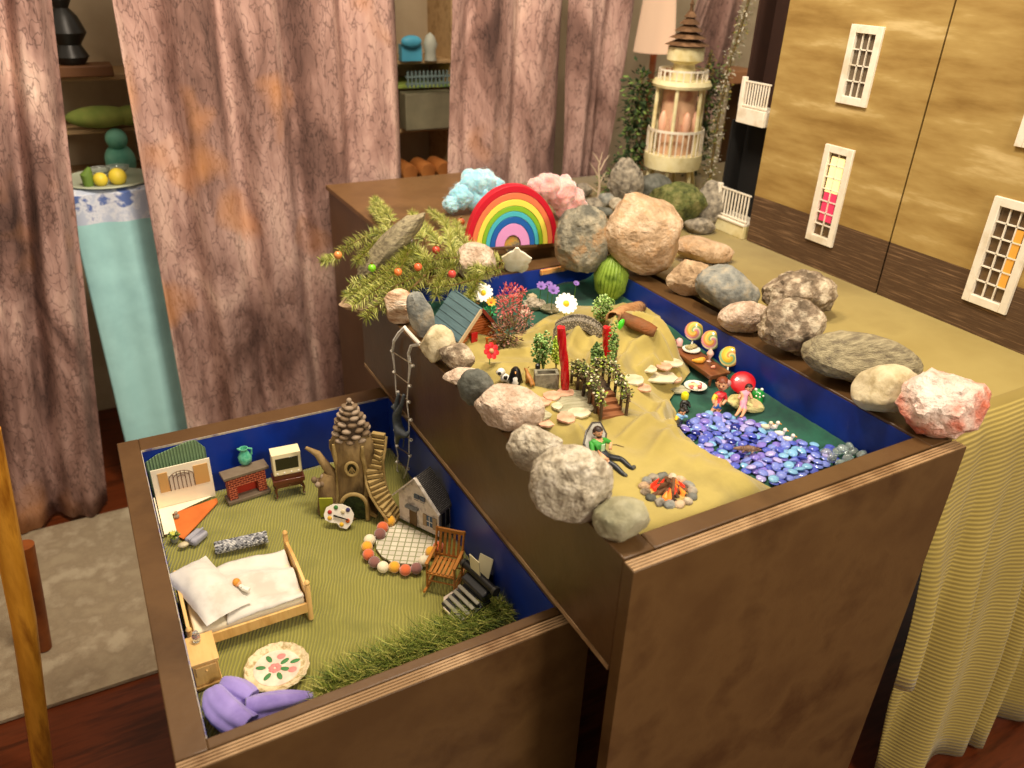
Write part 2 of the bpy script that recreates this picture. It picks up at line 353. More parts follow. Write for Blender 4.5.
def cur(label, tl, tr_, bl, br, folds, ph, zb, amp=.03):
    # edges through two photo points each, extended up to Z1 and down to zb
    def ext(p, q, z):
        A = aty(p[0], p[1], CY); B = aty(q[0], q[1], CY); return A.x + (B.x - A.x) * (z - A.z) / (B.z - A.z)
    curtain(label, ext(tl, bl, Z1), ext(tr_, br, Z1), ext(tl, bl, zb), ext(tr_, br, zb), CY, Z1, zb, folds, ph, amp)
cur('pinkish bark print curtain at the far left, left of the pale blue cloth', (-90, 0), (52, 0), (-40, 540), (112, 535), 2.6, .4, FZ + .016)
cur('widest bark print curtain, between the pale blue cloth and the stacked orange rolls', (112, 0), (396, 0), (188, 430), (404, 180), 4.2, 1.6, FZ + .016)
cur('bark print curtain directly behind the toy rainbow', (452, 0), (567, 0), (449, 182), (555, 182), 2.2, 2.4, -.3, .02)
cur('narrow bark print curtain between the rainbow one and the yellow toy tower', (571, 0), (632, 0), (564, 182), (602, 182), 1.5, 4.2, -.3, .015)
cur('pink bark print curtain behind the brown pagoda roof of the tower', (694, 0), (742, 0), (676, 60), (722, 75), 1.2, 1.0, .1, .015)
# curtain rail above
tag(MB().tube([(-1.3, CY, 1.01), (1.8, CY, 1.01)], .012, 12).build('curtain_rail', K('dull_brass', '#8a7345', .4, .8)), 'brass rail the bark print curtains hang from', 'rail')
# ---------------------------------------------------------------- brown cabinet behind the tray
cb = thing('storage_cabinet', 'plain brown cabinet standing behind the rainbow and the fir branch', 'cabinet', (0, 0, FZ))
MB().box((.141, .95, .02), (.585, 1.60, zz(.017))).build('body', wood_dk, cb, bev=.002)
MB().box((.137, .945, zz(.017)), (.589, 1.61, zz(.03))).build('top_board', mat('brown_top', '#6d4f30', .45, col2=['#7a5a38', '#5d4327'], ns=4), cb, bev=.002)
# ================================================================ THE DOLLHOUSE beside the tray
HX = .965
ochre = mat('ochre_streaked_paint', '#86672f', .8, col2=['#9b7d42', '#ab8f52', '#cdb47c'], ns=2.6, stretch=(1, 1.2, 6.5), lo=.34, hi=.68)
clap = mat('brown_clapboard', '#5f452c', .75, col2=['#4d3722', '#86684a'], ns=5, stretch=(1, 2, 60), lo=.3, hi=.7)
white = mat('white_paint', '#e6dcc8', .5, col2=['#efe6d4', '#dacdb4'], ns=20)
cream = mat('cream_paint', '#e0d29a', .6, col2=['#e9deb0', '#cfbf84'], ns=14)
glassdk = mat('dark_window_glass', '#6a5238', .2, coat=.3, col2='#54412c', ns=30)
dh = thing('dollhouse', 'large ochre and brown dollhouse with white framed windows on the mustard cloth', 'dollhouse', (HX, .466, 0))
def hb(a, b, name, mt, bev=.0008): return MB().box((a[0] - HX, a[1] - .466, a[2] + 0), (b[0] - HX, b[1] - .466, b[2] + 0)).build(name, mt, dh, bev=bev)
ZT = .80; ZB = .112
# wall built round its window openings
def wallpanel(y0, y1, holes, name, hinge=False):
    ys = sorted({y0, y1} | {h[0] for h in holes} | {h[1] for h in holes}); zs = sorted({0, ZB, ZT} | {h[2] for h in holes} | {h[3] for h in holes})
    up_, lo_ = MB(), MB()
    for i in range(len(ys) - 1):
        for j in range(len(zs) - 1):
            yc = (ys[i] + ys[i + 1]) / 2; zc_ = (zs[j] + zs[j + 1]) / 2
            if any(h[0] < yc < h[1] and h[2] < zc_ < h[3] for h in holes): continue
            (up_ if zc_ > ZB else lo_).box((0, ys[i] - .466, zs[j] + 0), (.012, ys[i + 1] - .466, zs[j + 1] + 0))
    up_.build('wall_panel', ochre, dh, smooth=False)
    lo_.build('clapboard_panel', clap, dh, smooth=False)
hA = [(.600, .664, .358, .492), (.602, .664, .066, .260)]
hB = [(.206, .279, .064, .245), (.20, .276, .345, .50), (-.20, -.12, .064, .245), (-.20, -.12, .345, .50)]
wallpanel(.467, .848, hA, 'wall_panel'); wallpanel(-.35, .463, hB, 'wall_panel')
hb((HX + .02, -.35, 0), (HX + .5, .84, .0), 'floor_slab', clap); hb((HX + .014, -.35, .30), (HX + .5, .84, .31), 'floor_slab', clap); hb((HX + .48, -.35, 0), (HX + .5, .84, ZT), 'back_wall', ochre)
hb((HX + .014, .842, 0), (HX + .5, .85, ZT), 'end_wall', ochre); hb((HX + .014, .455, .0), (HX + .4, .466, ZT), 'partition', cream)
hb((HX - .01, -.36, ZT), (HX + .52, .87, ZT + .02), 'roof', clap)
def window(y0, y1, z0, z1, cols, rows, glassm=None, shade=None):
    Y0, Y1, A0, A1 = y0 - .466, y1 - .466, z0 + 0, z1 + 0; f = .008
    m = MB()
    m.box((-.006, Y0 - .006, A0 - .007), (.010, Y0 + f, A1 + .007)); m.box((-.006, Y1 - f, A0 - .007), (.010, Y1 + .006, A1 + .007))
    m.box((-.006, Y0 + f, A0 - .007), (.010, Y1 - f, A0 + f)); m.box((-.006, Y0 + f, A1 - f), (.010, Y1 - f, A1 + .007))
    wd = m.build('window_frame', white, dh, bev=.0008)
    m = MB()
    for c in range(1, cols): y = Y0 + f + (Y1 - Y0 - 2 * f) * c / cols; m.box((-.002, y - .0011, A0 + f), (.002, y + .0011, A1 - f))
    for r_ in range(1, rows): z = A0 + f + (A1 - A0 - 2 * f) * r_ / rows; m.box((-.002, Y0 + f, z - .0011), (.002, Y1 - f, z + .0011))
    m.build('glazing_bars', white, wd, smooth=False)
    MB().box((.003, Y0 + f, A0 + f), (.0038, Y1 - f, A1 - f)).build('pane', glassm or glassdk, wd, smooth=False)
    return wd
lit = mat('lit_pane', '#ffe69a', .4, emit=.55); pink = mat('pink_lit_pane', '#d93a5c', .3, emit=.3)
window(.600, .664, .358, .492, 3, 4, mat('grey_window_glass', '#6a5c4a', .2, coat=.3))
wd = window(.602, .664, .066, .260, 2, 7, glassdk)
MB().box((-.0005, .617 - .466, .17 + 0), (.0028, .650 - .466, .244 + 0)).build('lamp_glow_pane', lit, wd, smooth=False)
MB().box((.0004, .617 - .466, .107 + 0), (.0028, .650 - .466, .17 + 0)).build('pink_curtain', pink, wd, smooth=False)
wd = window(.206, .279, .064, .245, 3, 6); MB().box((.0, .219 - .466, .10 + 0), (.0028, .232 - .466, .205 + 0)).build('lamp_glow_pane', mat('amber_pane', '#d89a3c', .4, emit=.25), wd, smooth=False)
window(.20, .276, .345, .50, 3, 4); window(-.20, -.12, .064, .245, 3, 6); window(-.20, -.12, .345, .50, 3, 4)
# porch on the far end of the dollhouse: two decks, rails, dark rooms behind
PX = .957
def py_(px, py): return atx(px, py, PX).y
def pz_(px, py): return atx(px, py, PX).z
ya = .856; yl = py_(713, 216); yu = py_(737, 112)
pr = thing('dollhouse_porch', 'two storey white porch with railings at the far end of the ochre dollhouse', 'porch', (PX, .9, 0))
def pb(x0, x1, y0, y1, z0, z1, name, mt, bev=.001): return MB().box((x0 - PX, y0 - .9, z0 + 0), (x1 - PX, y1 - .9, z1 + 0)).build(name, mt, pr, bev=bev)
zb0 = pz_(730, 222); zb1 = pz_(730, 189); zd0 = pz_(745, 124); zd1 = pz_(745, 108); zr1 = pz_(752, 81)
blk = mat('painted_opening_shade', '#0c0907', .9); dkb = mat('dark_brown_room', '#341a0c', .8, col2=['#2c1408', '#40220f'], ns=5)  # the black puts the shade of the lower porch opening into colour
pb(PX, 1.3, ya, yl, 0, zb0, 'plinth', cream); pb(PX - .003, 1.3, ya, yl + .003, zb0 + .0005, zb0 + .006, 'deck', white)
pb(PX, 1.3, ya, yu, zd0, zd1, 'deck', white)
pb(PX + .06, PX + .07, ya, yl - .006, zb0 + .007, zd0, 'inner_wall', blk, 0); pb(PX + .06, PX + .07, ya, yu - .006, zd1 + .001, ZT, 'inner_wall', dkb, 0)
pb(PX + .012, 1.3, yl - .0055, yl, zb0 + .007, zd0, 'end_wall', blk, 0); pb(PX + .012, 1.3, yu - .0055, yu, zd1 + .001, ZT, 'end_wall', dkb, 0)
for y1_, z0, z1, nb in ((yl - .003, zb0 + .006, zb1, 10), (yu - .003, zd1, zr1, 10)):
    for h in (z1 - .003, z0 + .005): MB().box((.004, ya - .9, h + 0 - .002), (.009, y1_ - .9, h + 0 + .002)).build('rail', white, pr, bev=.0006)
    for k in range(nb):
        y = ya + (y1_ - ya) * (k + .5) / nb; MB().tube([(.0065, y - .9, z0 + 0 + .001), (.0065, y - .9, z1 + 0 - .001)], .0022, 6).build('baluster', white, pr)
    pb(PX, PX + .011, y1_ - .006, y1_ + .004, z0, z1 + .006, 'post', white)
# ---------------------------------------------------------------- yellow toy tower
TP = at(668, 192, 0); TY = TP.y
def tz(px, py): return aty(px, py, TY).z + 0
def tx(px, py): return aty(px, py, TY).x
tw = thing('toy_tower', 'tall cream and pink toy tower with balconies and a tiered brown pagoda roof', 'tower', (TP.x, TP.y, 0), YAW)
hz = lambda y: (tz(672, y))
S = m_(1, TP)
pinkw = mat('pink_plaster', '#cf9a80', .7, col2=['#d9b08c', '#b87f6a'], ns=18); brnroof = mat('brown_tiered_roof', '#7c5a3a', .8, col2=['#5f4228', '#957050'], ns=25, bump=.5)
def off(py, px): return ((px - (668 + (192 - py) * .16)) * S)
legs = MB()
for a in range(6):
    t = a * pi / 3 + .2; MB().tube([(27 * S * cos(t), 24 * S * sin(t), 0), (21 * S * cos(t), 20 * S * sin(t), hz(165))], [1.6 * S, 2 * S], 8).build('leg', cream, tw)
MB().lathe([(27 * S, hz(166)), (28 * S, hz(158)), (28 * S, hz(152)), (5 * S, hz(152))], 24).build('balcony_floor', cream, tw)
m = MB(); m.lathe([(26 * S, hz(130)), (27 * S, hz(130)), (27 * S, hz(127.5)), (26 * S, hz(127.5)), (26 * S, hz(130))], 24, cap=False)
rl = m.build('railing', white, tw); m = MB()
for k in range(30): t = 2 * pi * k / 30; m.tube([(26.5 * S * cos(t), 26.5 * S * sin(t), hz(152)), (26.5 * S * cos(t), 26.5 * S * sin(t), hz(129))], .7 * S, 5)
m.build('baluster', white, rl)['kind'] = 'stuff'
MB().lathe([(17 * S, hz(152)), (16 * S, hz(84)), (15 * S, hz(84))], 16).build('body', pinkw, tw)
m = MB()
for a in range(4):
    t = -pi / 2 + (a - 1.5) * .75
    c_ = V(16.6 * S * cos(t), 16.6 * S * sin(t), hz(122)); m.ball(c_, 5 * S, (.8, .8, 2.2), 8)
m.build('arched_window', mat('warm_window', '#e9b79a', .4), tw)
for a in range(6):
    t = a * pi / 3 + .2; MB().tube([(24 * S * cos(t), 24 * S * sin(t), hz(151)), (23 * S * cos(t), 23 * S * sin(t), hz(86))], 1.8 * S, 8).build('column', cream, tw)
MB().lathe([(27 * S, hz(87)), (28 * S, hz(84)), (26 * S, hz(80)), (4 * S, hz(80))], 20).build('upper_floor', cream, tw)
m = MB(); m.lathe([(22 * S, hz(71)), (23 * S, hz(71)), (23 * S, hz(69)), (22 * S, hz(69))], 20, cap=False); rl = m.build('railing', white, tw); m = MB()
for k in range(22): t = 2 * pi * k / 22; m.tube([(22.5 * S * cos(t), 22.5 * S * sin(t), hz(80)), (22.5 * S * cos(t), 22.5 * S * sin(t), hz(70))], .7 * S, 5)
m.build('baluster', white, rl)['kind'] = 'stuff'
MB().lathe([(11 * S, hz(80)), (10 * S, hz(64)), (17 * S, hz(60)), (17 * S, hz(47)), (9 * S, hz(46))], 16).build('lantern_room', cream, tw)
for k in range(5):
    y_ = 46 - k * 7; r_ = (19 - k * 3.4) * S
    MB().lathe([(r_ * .5, hz(y_)), (r_ * 1.1, hz(y_ - 1)), (r_ * .95, hz(y_ - 2.5)), (r_ * .45, hz(y_ - 7))], 10).build('roof_tier', brnroof, tw, angle=20)
MB().lathe([(2 * S, hz(12)), (1.2 * S, hz(6)), (2 * S, hz(4)), (.2 * S, hz(-2))], 8).build('finial', brnroof, tw)
# ---------------------------------------------------------------- trellis pillar with vines, dark planting, peach lampshade
leafg = mat('vine_leaf', '#4d6a2a', .7, col2=['#6f8440', '#38531f'], ns=40); whitef = mat('tiny_white_flower', '#d9d3bd', .7)
darkg = mat('dark_foliage', '#1d2b12', .8, col2=['#2c421c', '#11190a'], ns=30); yel = mat('yellow_leaf', '#b79a4a', .7, col2=['#98913f', '#c08a45'], ns=30)
def vine(name, label, cat, pts, r, nleaf, mats, lw=.006, group=None, z0=None, stem_r=.004):
    P = [Vector(p) for p in pts]; o = thing(name, label, cat, P[0], 0, group); rnd = random.Random(len(pts) * 7 + nleaf)
    Q = [p - P[0] for p in P]; MB().tube(Q, [stem_r] * len(Q), 7).build('stem', K('vine_stem', '#6b5a36', .8), o)
    m = MB()
    for i in range(nleaf):
        t = rnd.random() * (len(Q) - 1); k = int(t); p = Q[k].lerp(Q[min(k + 1, len(Q) - 1)], t - k)
        d = V(rnd.gauss(0, 1), rnd.gauss(0, 1), rnd.gauss(0, .8)); d.normalize(); p = p + d * r * rnd.random() ** .6
        m.leaf(p, d + V(0, 0, -.3), (rnd.random() - .5, rnd.random() - .5, 1), lw * rnd.uniform(.8, 2), lw * rnd.uniform(.6, 1.2), rnd.randrange(len(mats)))
    lf = m.build('leaves', mats, o, smooth=False); lf['kind'] = 'stuff'
    return o
VY = TY - .06
vine('flowering_vine', 'pillar of pale flowering vine beside the dark porch opening', 'vine', [aty(x, y, VY) for x, y in ((708, 192), (714, 150), (720, 110), (728, 70), (740, 30), (752, -10))], .022, 900, [leafg, whitef, whitef, yel], .005)
vine('climbing_vine', 'leafy green vine climbing the right side of the toy tower', 'vine', [at(690, 190, -.016), aty(692, 150, VY + .05), aty(700, 100, VY + .05), aty(712, 50, VY + .05)], .018, 420, [leafg, darkg, yel], .006)
vine('dark_shrub', 'dark green artificial shrub between the tower and the flowering vine', 'shrub', [at(706, 185, -.016) + V(0, .1, 0), aty(704, 140, VY + .15), aty(706, 100, VY + .15), aty(714, 70, VY + .15)], .045, 900, [darkg, darkg, leafg], .01)
vine('dark_shrub', 'dark green artificial shrub left of the tower, in front of the bark curtain', 'shrub', [at(636, 205, .0) + V(0, .12, 0), aty(636, 150, TY + .1), aty(638, 110, TY + .1), aty(642, 78, TY + .1)], .05, 1100, [darkg, darkg, leafg], .012)
lampb = aty(652, 70, 1.95)
lp = thing('table_lamp', 'table lamp with a glowing peach shade behind the toy tower', 'lamp', (lampb.x, 1.95, FZ + .001))
MB().lathe([(.05, 0), (.055, .01), (.02, .03), (.014, .2), (.012, lampb.z + .1 - FZ)], 20).build('base', K('lamp_brown', '#8a5a38', .5), lp)
MB().lathe([(.075, lampb.z + .06 - FZ), (.055, lampb.z + .26 - FZ)], 28, cap=False).build('lamp_shade', mat('peach_lampshade', '#f3c9a2', .8, emit=.35), lp)
tbl2 = thing('back_shelf', 'brown wooden shelf behind the toy tower', 'shelf', (lampb.x + .1, 1.74, FZ))
MB().box((-.16, -.05, lampb.z - .02 - FZ), (.2, .1, lampb.z + .02 - FZ)).build('board', K('lamp_wood', '#a06c42', .5), tbl2, bev=.002)
for sx in (-.15, .17): MB().box((sx, -.03, 0), (sx + .02, .08, lampb.z - .02 - FZ)).build('leg', wood_dk, tbl2)
# ---------------------------------------------------------------- shelving behind the curtains, with blurred toys
shw = mat('pine_shelf', '#a98a60', .6, col2=['#b8986c', '#97774d'], ns=5, stretch=(1, 6, 6))
GY = 1.78
A1_ = aty(90, 190, GY); 
t2 = thing('display_table', 'table behind the curtains carrying glass dishes and yellow balls', 'table', (A1_.x - .05, GY + .1, FZ))
TZ = A1_.z
MB().box((-.32, -.10, zz(TZ) - .03), (.34, .10, zz(TZ))).build('tabletop', shw, t2, bev=.003)
for sx, sy in ((-.3, -.08), (.3, -.08), (-.3, .08), (.3, .08)): MB().box((sx - .015, sy - .015, .002), (sx + .015, sy + .015, zz(TZ) - .03)).build('leg', shw, t2)
m = MB(); a0, a1 = aty(66, 195, GY - .02).x, aty(160, 195, GY - .02).x; nx = 40; vs = []
zs_ = [(GY + .16, TZ + .002)] + [(GY - .005, TZ + .002)] + [(GY - .02 - .01 * (k > 3), TZ - .006 - .075 * k) for k in range(12)]
for k, (y, z) in enumerate(zs_):
    for i in range(nx + 1): t = i / nx; vs.append((a0 + (a1 - a0) * t + .0 * k, y - (.006 * sin(t * 14) + .008) * (k > 1), z))
m.add(vs, [(k * (nx + 1) + i, (k + 1) * (nx + 1) + i, (k + 1) * (nx + 1) + i + 1, k * (nx + 1) + i + 1) for k in range(len(zs_) - 1) for i in range(nx)])
m.mi = [1 if k < 3 else 0 for k in range(len(zs_) - 1) for i in range(nx)]
o = m.build('runner_cloth', [mat('pale_blue_cloth', '#9fd0d0', .8, col2=['#a9dada', '#95c4c6'], ns=3), mat('blue_print_cloth', '#b9c2d6', .8, col2=['#d8dbe4', '#5a6fa8'], ns=22, lo=.45, hi=.62)])
so = o.modifiers.new('t', 'SOLIDIFY'); so.thickness = .002; tag(o, 'pale blue cloth hanging over the display table between two bark curtains', 'cloth')
gl = mat('clear_glass', '#e6ece6', .08, trans=.85, ior=1.4)
def bowl(px, py, r, z, label, name='glass_bowl', mt=None):
    p = aty(px, py, GY + .09); h = r * .8
    o = MB().lathe([(r * .35, 0), (r * .4, h * .1), (r * .9, h * .7), (r, h), (r * .9, h), (r * .8, h * .7), (r * .3, h * .2), (r * .01, h * .2)], 18).build(name, mt or gl, loc=(p.x, p.y, z)); return tag(o, label, 'bowl')
bowl(96, 150, .028, TZ + .012, 'left cut glass bowl on the display table'); bowl(113, 146, .03, TZ + .012, 'right cut glass bowl on the display table')
p = aty(106, 168, GY + .08); tag(MB().lathe([(.10, 0), (.115, .006), (.11, .009), (.09, .004), (.001, .004)], 30).build('platter', K('grey_green_china', '#aab09a', .3), loc=(p.x, p.y, TZ + .002)), 'round pale platter under the glass bowls', 'platter')
for (px, py, r, lb) in ((101, 182, .018, 'yellow ball left of its twin in front of the glass dishes'), (118, 179, .022, 'larger yellow ball in front of the glass dishes')):
    p = aty(px, py, GY + .015); tag(MB().ball((0, 0, 0), r, n=14).build('yellow_ball', K('yellow_ball', '#d9c23c', .5), loc=(p.x, p.y, TZ + r + .003)), lb, 'ball')
tag(MB().tube([(0, 0, .0), (.0, 0, .03), (.01, 0, .05)], [.012, .016, .004], 10).build('green_toy_plant', K('toy_green', '#5f7a2c', .7), loc=(aty(88, 182, GY + .02).x, GY + .02, TZ + .003)), 'small green plant left of the yellow balls', 'plant')
# wall shelf unit, two bays seen between the curtains
SY = 2.1
su = thing('shelving_unit', 'pine shelving unit against the wall, seen between the bark curtains', 'shelving', (.0, SY + .1, FZ))
for x in (-.95, -.1, .75): MB().box((x - .01, -.1, .002), (x + .01, .14, zz(.9))).build('upright', shw, su, bev=.002)
SZ = [aty(90, 75, SY).z, aty(424, 60, SY).z, aty(424, 128, SY).z, aty(424, 176, SY).z]
for z in (SZ[0], .78): MB().box((-.939, -.1, zz(z) - .015), (-.111, .14, zz(z))).build('shelf_board', shw, su, bev=.002)
for z in (SZ[1], SZ[2], SZ[3], .78): MB().box((-.089, -.1, zz(z) - .012), (.739, .14, zz(z))).build('shelf_board', shw, su, bev=.002)
def onshelf(px, z, y=SY): return (aty(px, 60, y).x, y - .02, z + .001)
o = MB().lathe([(.03, 0), (.045, .02), (.03, .05), (.05, .08), (.035, .12), (.018, .14), (.028, .16), (.02, .19), (.002, .2)], 16).build('dark_figurine', K('black_bronze', '#22201c', .4), loc=onshelf(72, SZ[0] + .03)); tag(o, 'dark figurine at the top left between the first two curtains', 'figurine')
o = MB().box((-.09, -.04, 0), (.09, .05, .03)).build('wooden_plinth', K('plinth_brown', '#6b4423', .6), loc=onshelf(74, SZ[0]), bev=.004); tag(o, 'brown wooden plinth under the dark figurine', 'plinth')
o = MB().ball((0, 0, .03), .05, (1.8, .8, .6), 12).ball((.08, 0, .03), .04, (1.2, .8, .7), 12).build('green_plush', K('olive_green_felt', '#6b7c34', .9, col2='#8a8f45', ns=12), loc=onshelf(88, SZ[0] - .14)); tag(o, 'green rounded plush toy under the dark figurine', 'toy')
s3 = SZ[0] - .145
MB().box((-.939, -.1, zz(s3) - .013), (-.111, .14, zz(s3))).build('shelf_board', shw, su, bev=.002)
o = MB().ball((0, 0, .05), .06, (.7, .6, .85), 14).ball((.0, -.01, .115), .03, n=12).build('teal_toy', K('teal_toy', '#5fae96', .6, col2='#8cc9b0', ns=14), loc=(aty(112, 120, SY).x, SY - .02, s3 - .14)); tag(o, 'teal green toy above the glass bowls', 'toy')
MB().box((-.939, -.1, zz(s3 - .14) - .013), (-.111, .14, zz(s3 - .14))).build('shelf_board', shw, su, bev=.002)
# right bay
bx = onshelf(413, SZ[1]); o = MB().box((-.05, -.01, 0), (.02, .02, .05)).ball((-.02, -.02, .06), .024, (1.5, .6, .8), 10).build('blue_toy_bird', K('sky_blue_toy', '#4fa6c4', .5), loc=bx); tag(o, 'sky blue toy on the top shelf between second and third curtain', 'toy')
o = MB().lathe([(.02, 0), (.018, .03), (.024, .05), (.014, .075), (.001, .085)], 14).build('white_figurine', K('pale_grey_toy', '#b5b7a8', .6), loc=onshelf(428, SZ[1])); tag(o, 'pale figurine right of the sky blue toy', 'figurine')
m = MB()
for k in range(14): m.box((-.09 + k * .014, -.003, 0), (-.085 + k * .014, .003, .05))
m.box((-.095, -.004, .03), (.1, .004, .036)); m.box((-.095, -.004, .008), (.1, .004, .014))
o = m.build('toy_fence', K('slate_blue_paint', '#6c7e7c', .6), loc=(onshelf(424, 0)[0], SY - .07, SZ[1] - .075)); tag(o, 'small slate blue toy fence under the sky blue toy', 'fence')
MB().box((-.089, -.1, zz(SZ[1] - .076) - .012), (.739, .14, zz(SZ[1] - .076))).build('shelf_board', mat('grass_green_shelf', '#8fb24c', .8, col2=['#a9b85a', '#6f9a3c'], ns=18), su, bev=.002)
o = MB().box((-.09, 0, 0), (.09, .06, .12)).build('grey_green_box', K('grey_green_card', '#8c8468', .8, col2='#766f58', ns=9), loc=(onshelf(424, 0)[0], SY - .05, SZ[2] + .003), bev=.004); tag(o, 'grey green cardboard box in the middle of the right shelf bay', 'box')
for k, (px, py) in enumerate(((406, 135), (424, 133), (441, 136))):
    o = MB(Matrix.Rotation(pi / 2, 4, 'X')).lathe([(.026, 0), (.03, .01), (.03, .1), (.026, .11)], 18).build('orange_roll', K('orange_wood_roll', '#c07a3c', .6, col2='#a4602a', ns=10), loc=(aty(px, py, SY - .05).x, SY + .03, SZ[3] + .034))
    tag(o, ['leftmost orange brown roll on the shelf above the cabinet', 'middle orange brown roll on the shelf above the cabinet', 'rightmost orange brown roll on the shelf above the cabinet'][k], 'roll', 'orange rolls behind the curtain gap')
# blurred piece of wooden furniture at far left edge
LA = at(44, 772, FZ); LB = at(46, 652, FZ); oak = mat('golden_varnished_wood', '#b0741e', .4, col2=['#c98c2c', '#8f5814'], ns=5, stretch=(6, 6, 1)); oakd = mat('reddish_chair_wood', '#7a3c12', .45, col2=['#8a4818', '#642e0c'], ns=5)
fn = thing('wooden_chair', 'blurred golden wooden chair cut off by the left edge', 'chair', LA)
TA = aty(-14, 430, LA.y - .02) - LA; TB = aty(24, 545, LB.y) - LA; LBr = LB - LA
MB().tube([(0, 0, .002), TA * .5 + V(.008, 0, 0), TA], [.018, .020, .020], 14).build('leg', oak, fn); MB().tube([LBr + V(0, 0, .0145), (LBr + TB) * .5, TB], [.016, .018, .020], 14).build('leg', oakd, fn)
for d_ in (V(-.42, -.02, 0), ): MB().tube([d_ + V(0, 0, .002), d_ + TA * .5, d_ + TA], [.020, .024, .026], 14).build('leg', oak, fn); MB().tube([d_ + LBr + V(0, 0, .0145), d_ + LBr + V(0, 0, TB.z)], .018, 14).build('leg', oakd, fn)
MB().box((-.44, -.03, TB.z), (-.02, LBr.y + .03, TB.z + .03)).build('seat', oak, fn, bev=.006)
MB().bar(TA * .9 + V(-.42, -.02, 0), TA * .9, .02, .06).build('back_rail', oak, fn, bev=.004)
# ================================================================ UPPER TRAY: cloths
def gauss(x, y, cx_, cy_, s1, s2=None, rot=0):
    s2 = s2 or s1; dx, dy = x - cx_, y - cy_; a = dx * cos(rot) + dy * sin(rot); b_ = -dx * sin(rot) + dy * cos(rot)
    return math.exp(-(a / s1) ** 2 - (b_ / s2) ** 2)
def G(x, y):
    z = -.088 + .022 * smooth((y - .3) / .4)
    z += .02 * math.exp(-max(0, RI - x) / .018) + .02 * math.exp(-max(0, BI - y) / .03) + .012 * smooth((.3 - x) / .2)
    return z + .004 * fbm((x, y, 1.3), 14)
TANPX = [(652, 527), (775, 484), (772, 482), (749, 472), (729, 463), (706, 458), (697, 443), (689, 434), (674, 433), (676, 418), (677, 409), (670, 396), (690, 372), (682, 352), (668, 342), (655, 326), (622, 312), (604, 306), (575, 306), (548, 316), (528, 330), (506, 338), (478, 330), (452, 332)]
TP_ = [at(x, y, -.075 if 2 <= i <= 16 else -.06) for i, (x, y) in enumerate(TANPX)]
TP_[0] = V(LI + .002, FI + .0005, 0); TP_[1] = V(TP_[1].x, FI + .0005, 0)
TP_ += [V(LI + .002, TP_[-1].y, 0)]
TPOLY = [(p.x, p.y) for p in TP_]
def pdist(x, y, poly=TPOLY):
    ins = False; best = 9; bp_ = None; n = len(poly)
    for i in range(n):
        x1, y1 = poly[i]; x2, y2 = poly[(i + 1) % n]
        if (y1 > y) != (y2 > y) and x < (x2 - x1) * (y - y1) / (y2 - y1) + x1: ins = not ins
        dx, dy = x2 - x1, y2 - y1; t = max(0, min(1, ((x - x1) * dx + (y - y1) * dy) / (dx * dx + dy * dy + 1e-12)))
        d = math.hypot(x - x1 - dx * t, y - y1 - dy * t)
        if d < best: best = d; bp_ = (x1 + dx * t, y1 + dy * t)
    return (best if ins else -best), bp_
def W(px, py, z=-.05): p = at(px, py, z); return p.x, p.y
_b = [(W(600, 455), .05, .06, .4, -.006), (W(690, 455), .018, .04, .9, .016), (W(662, 425), .03, .05, .5, .016), (W(620, 430), .02, .05, .9, .006),
      (W(640, 350), .055, .04, -.5, .03), (W(612, 352), .02, .03, 0, .012), (W(575, 350), .03, .02, .3, .022), (W(540, 318), .06, .015, .6, .014), (W(655, 402), .02, .05, .4, .006), (W(530, 400), .06, .04, 0, .006)]
_rg = [([(606, 366), (612, 350), (628, 336), (652, 338), (672, 352)], .026, .013), ([(618, 376), (632, 358), (656, 352), (684, 366)], .012, .008), ([(640, 372), (652, 362), (664, 366)], .010, .006), ([(668, 392), (662, 412), (672, 428)], .014, .010), ([(664, 405), (648, 428), (622, 446)], .010, .008), ([(690, 434), (668, 444), (650, 462), (640, 484)], .012, .010),
       ([(652, 432), (690, 450), (725, 470)], .009, .008), ([(700, 462), (690, 480), (700, 496)], .007, .008), ([(500, 350), (530, 338), (556, 326)], .012, .008), ([(470, 350), (505, 344)], .010, .007), ([(500, 362), (530, 356), (552, 372)], .008, .006), ([(560, 372), (572, 352), (590, 338), (594, 356)], .010, .009), ([(586, 380), (592, 362)], .012, .006), ([(524, 392), (556, 384)], .012, .005), ([(600, 480), (640, 500), (690, 506)], .006, .008), ([(575, 440), (590, 470)], .008, .008)]
CFP = W(668, 492, -.033)
RID = [([W(*q, -.045) for q in pts], a, w_) for pts, a, w_ in _rg]
def rid(x, y):
    z = 0
    for pts, a, w_ in RID:
        best = 9
        for (x1, y1), (x2, y2) in zip(pts, pts[1:]):
            dx, dy = x2 - x1, y2 - y1; t = max(0, min(1, ((x - x1) * dx + (y - y1) * dy) / (dx * dx + dy * dy))); best = min(best, math.hypot(x - x1 - dx * t, y - y1 - dy * t))
        if best < 4 * w_: z += a * 1.25 * math.exp(-(best / w_) ** 1.5)
    return z
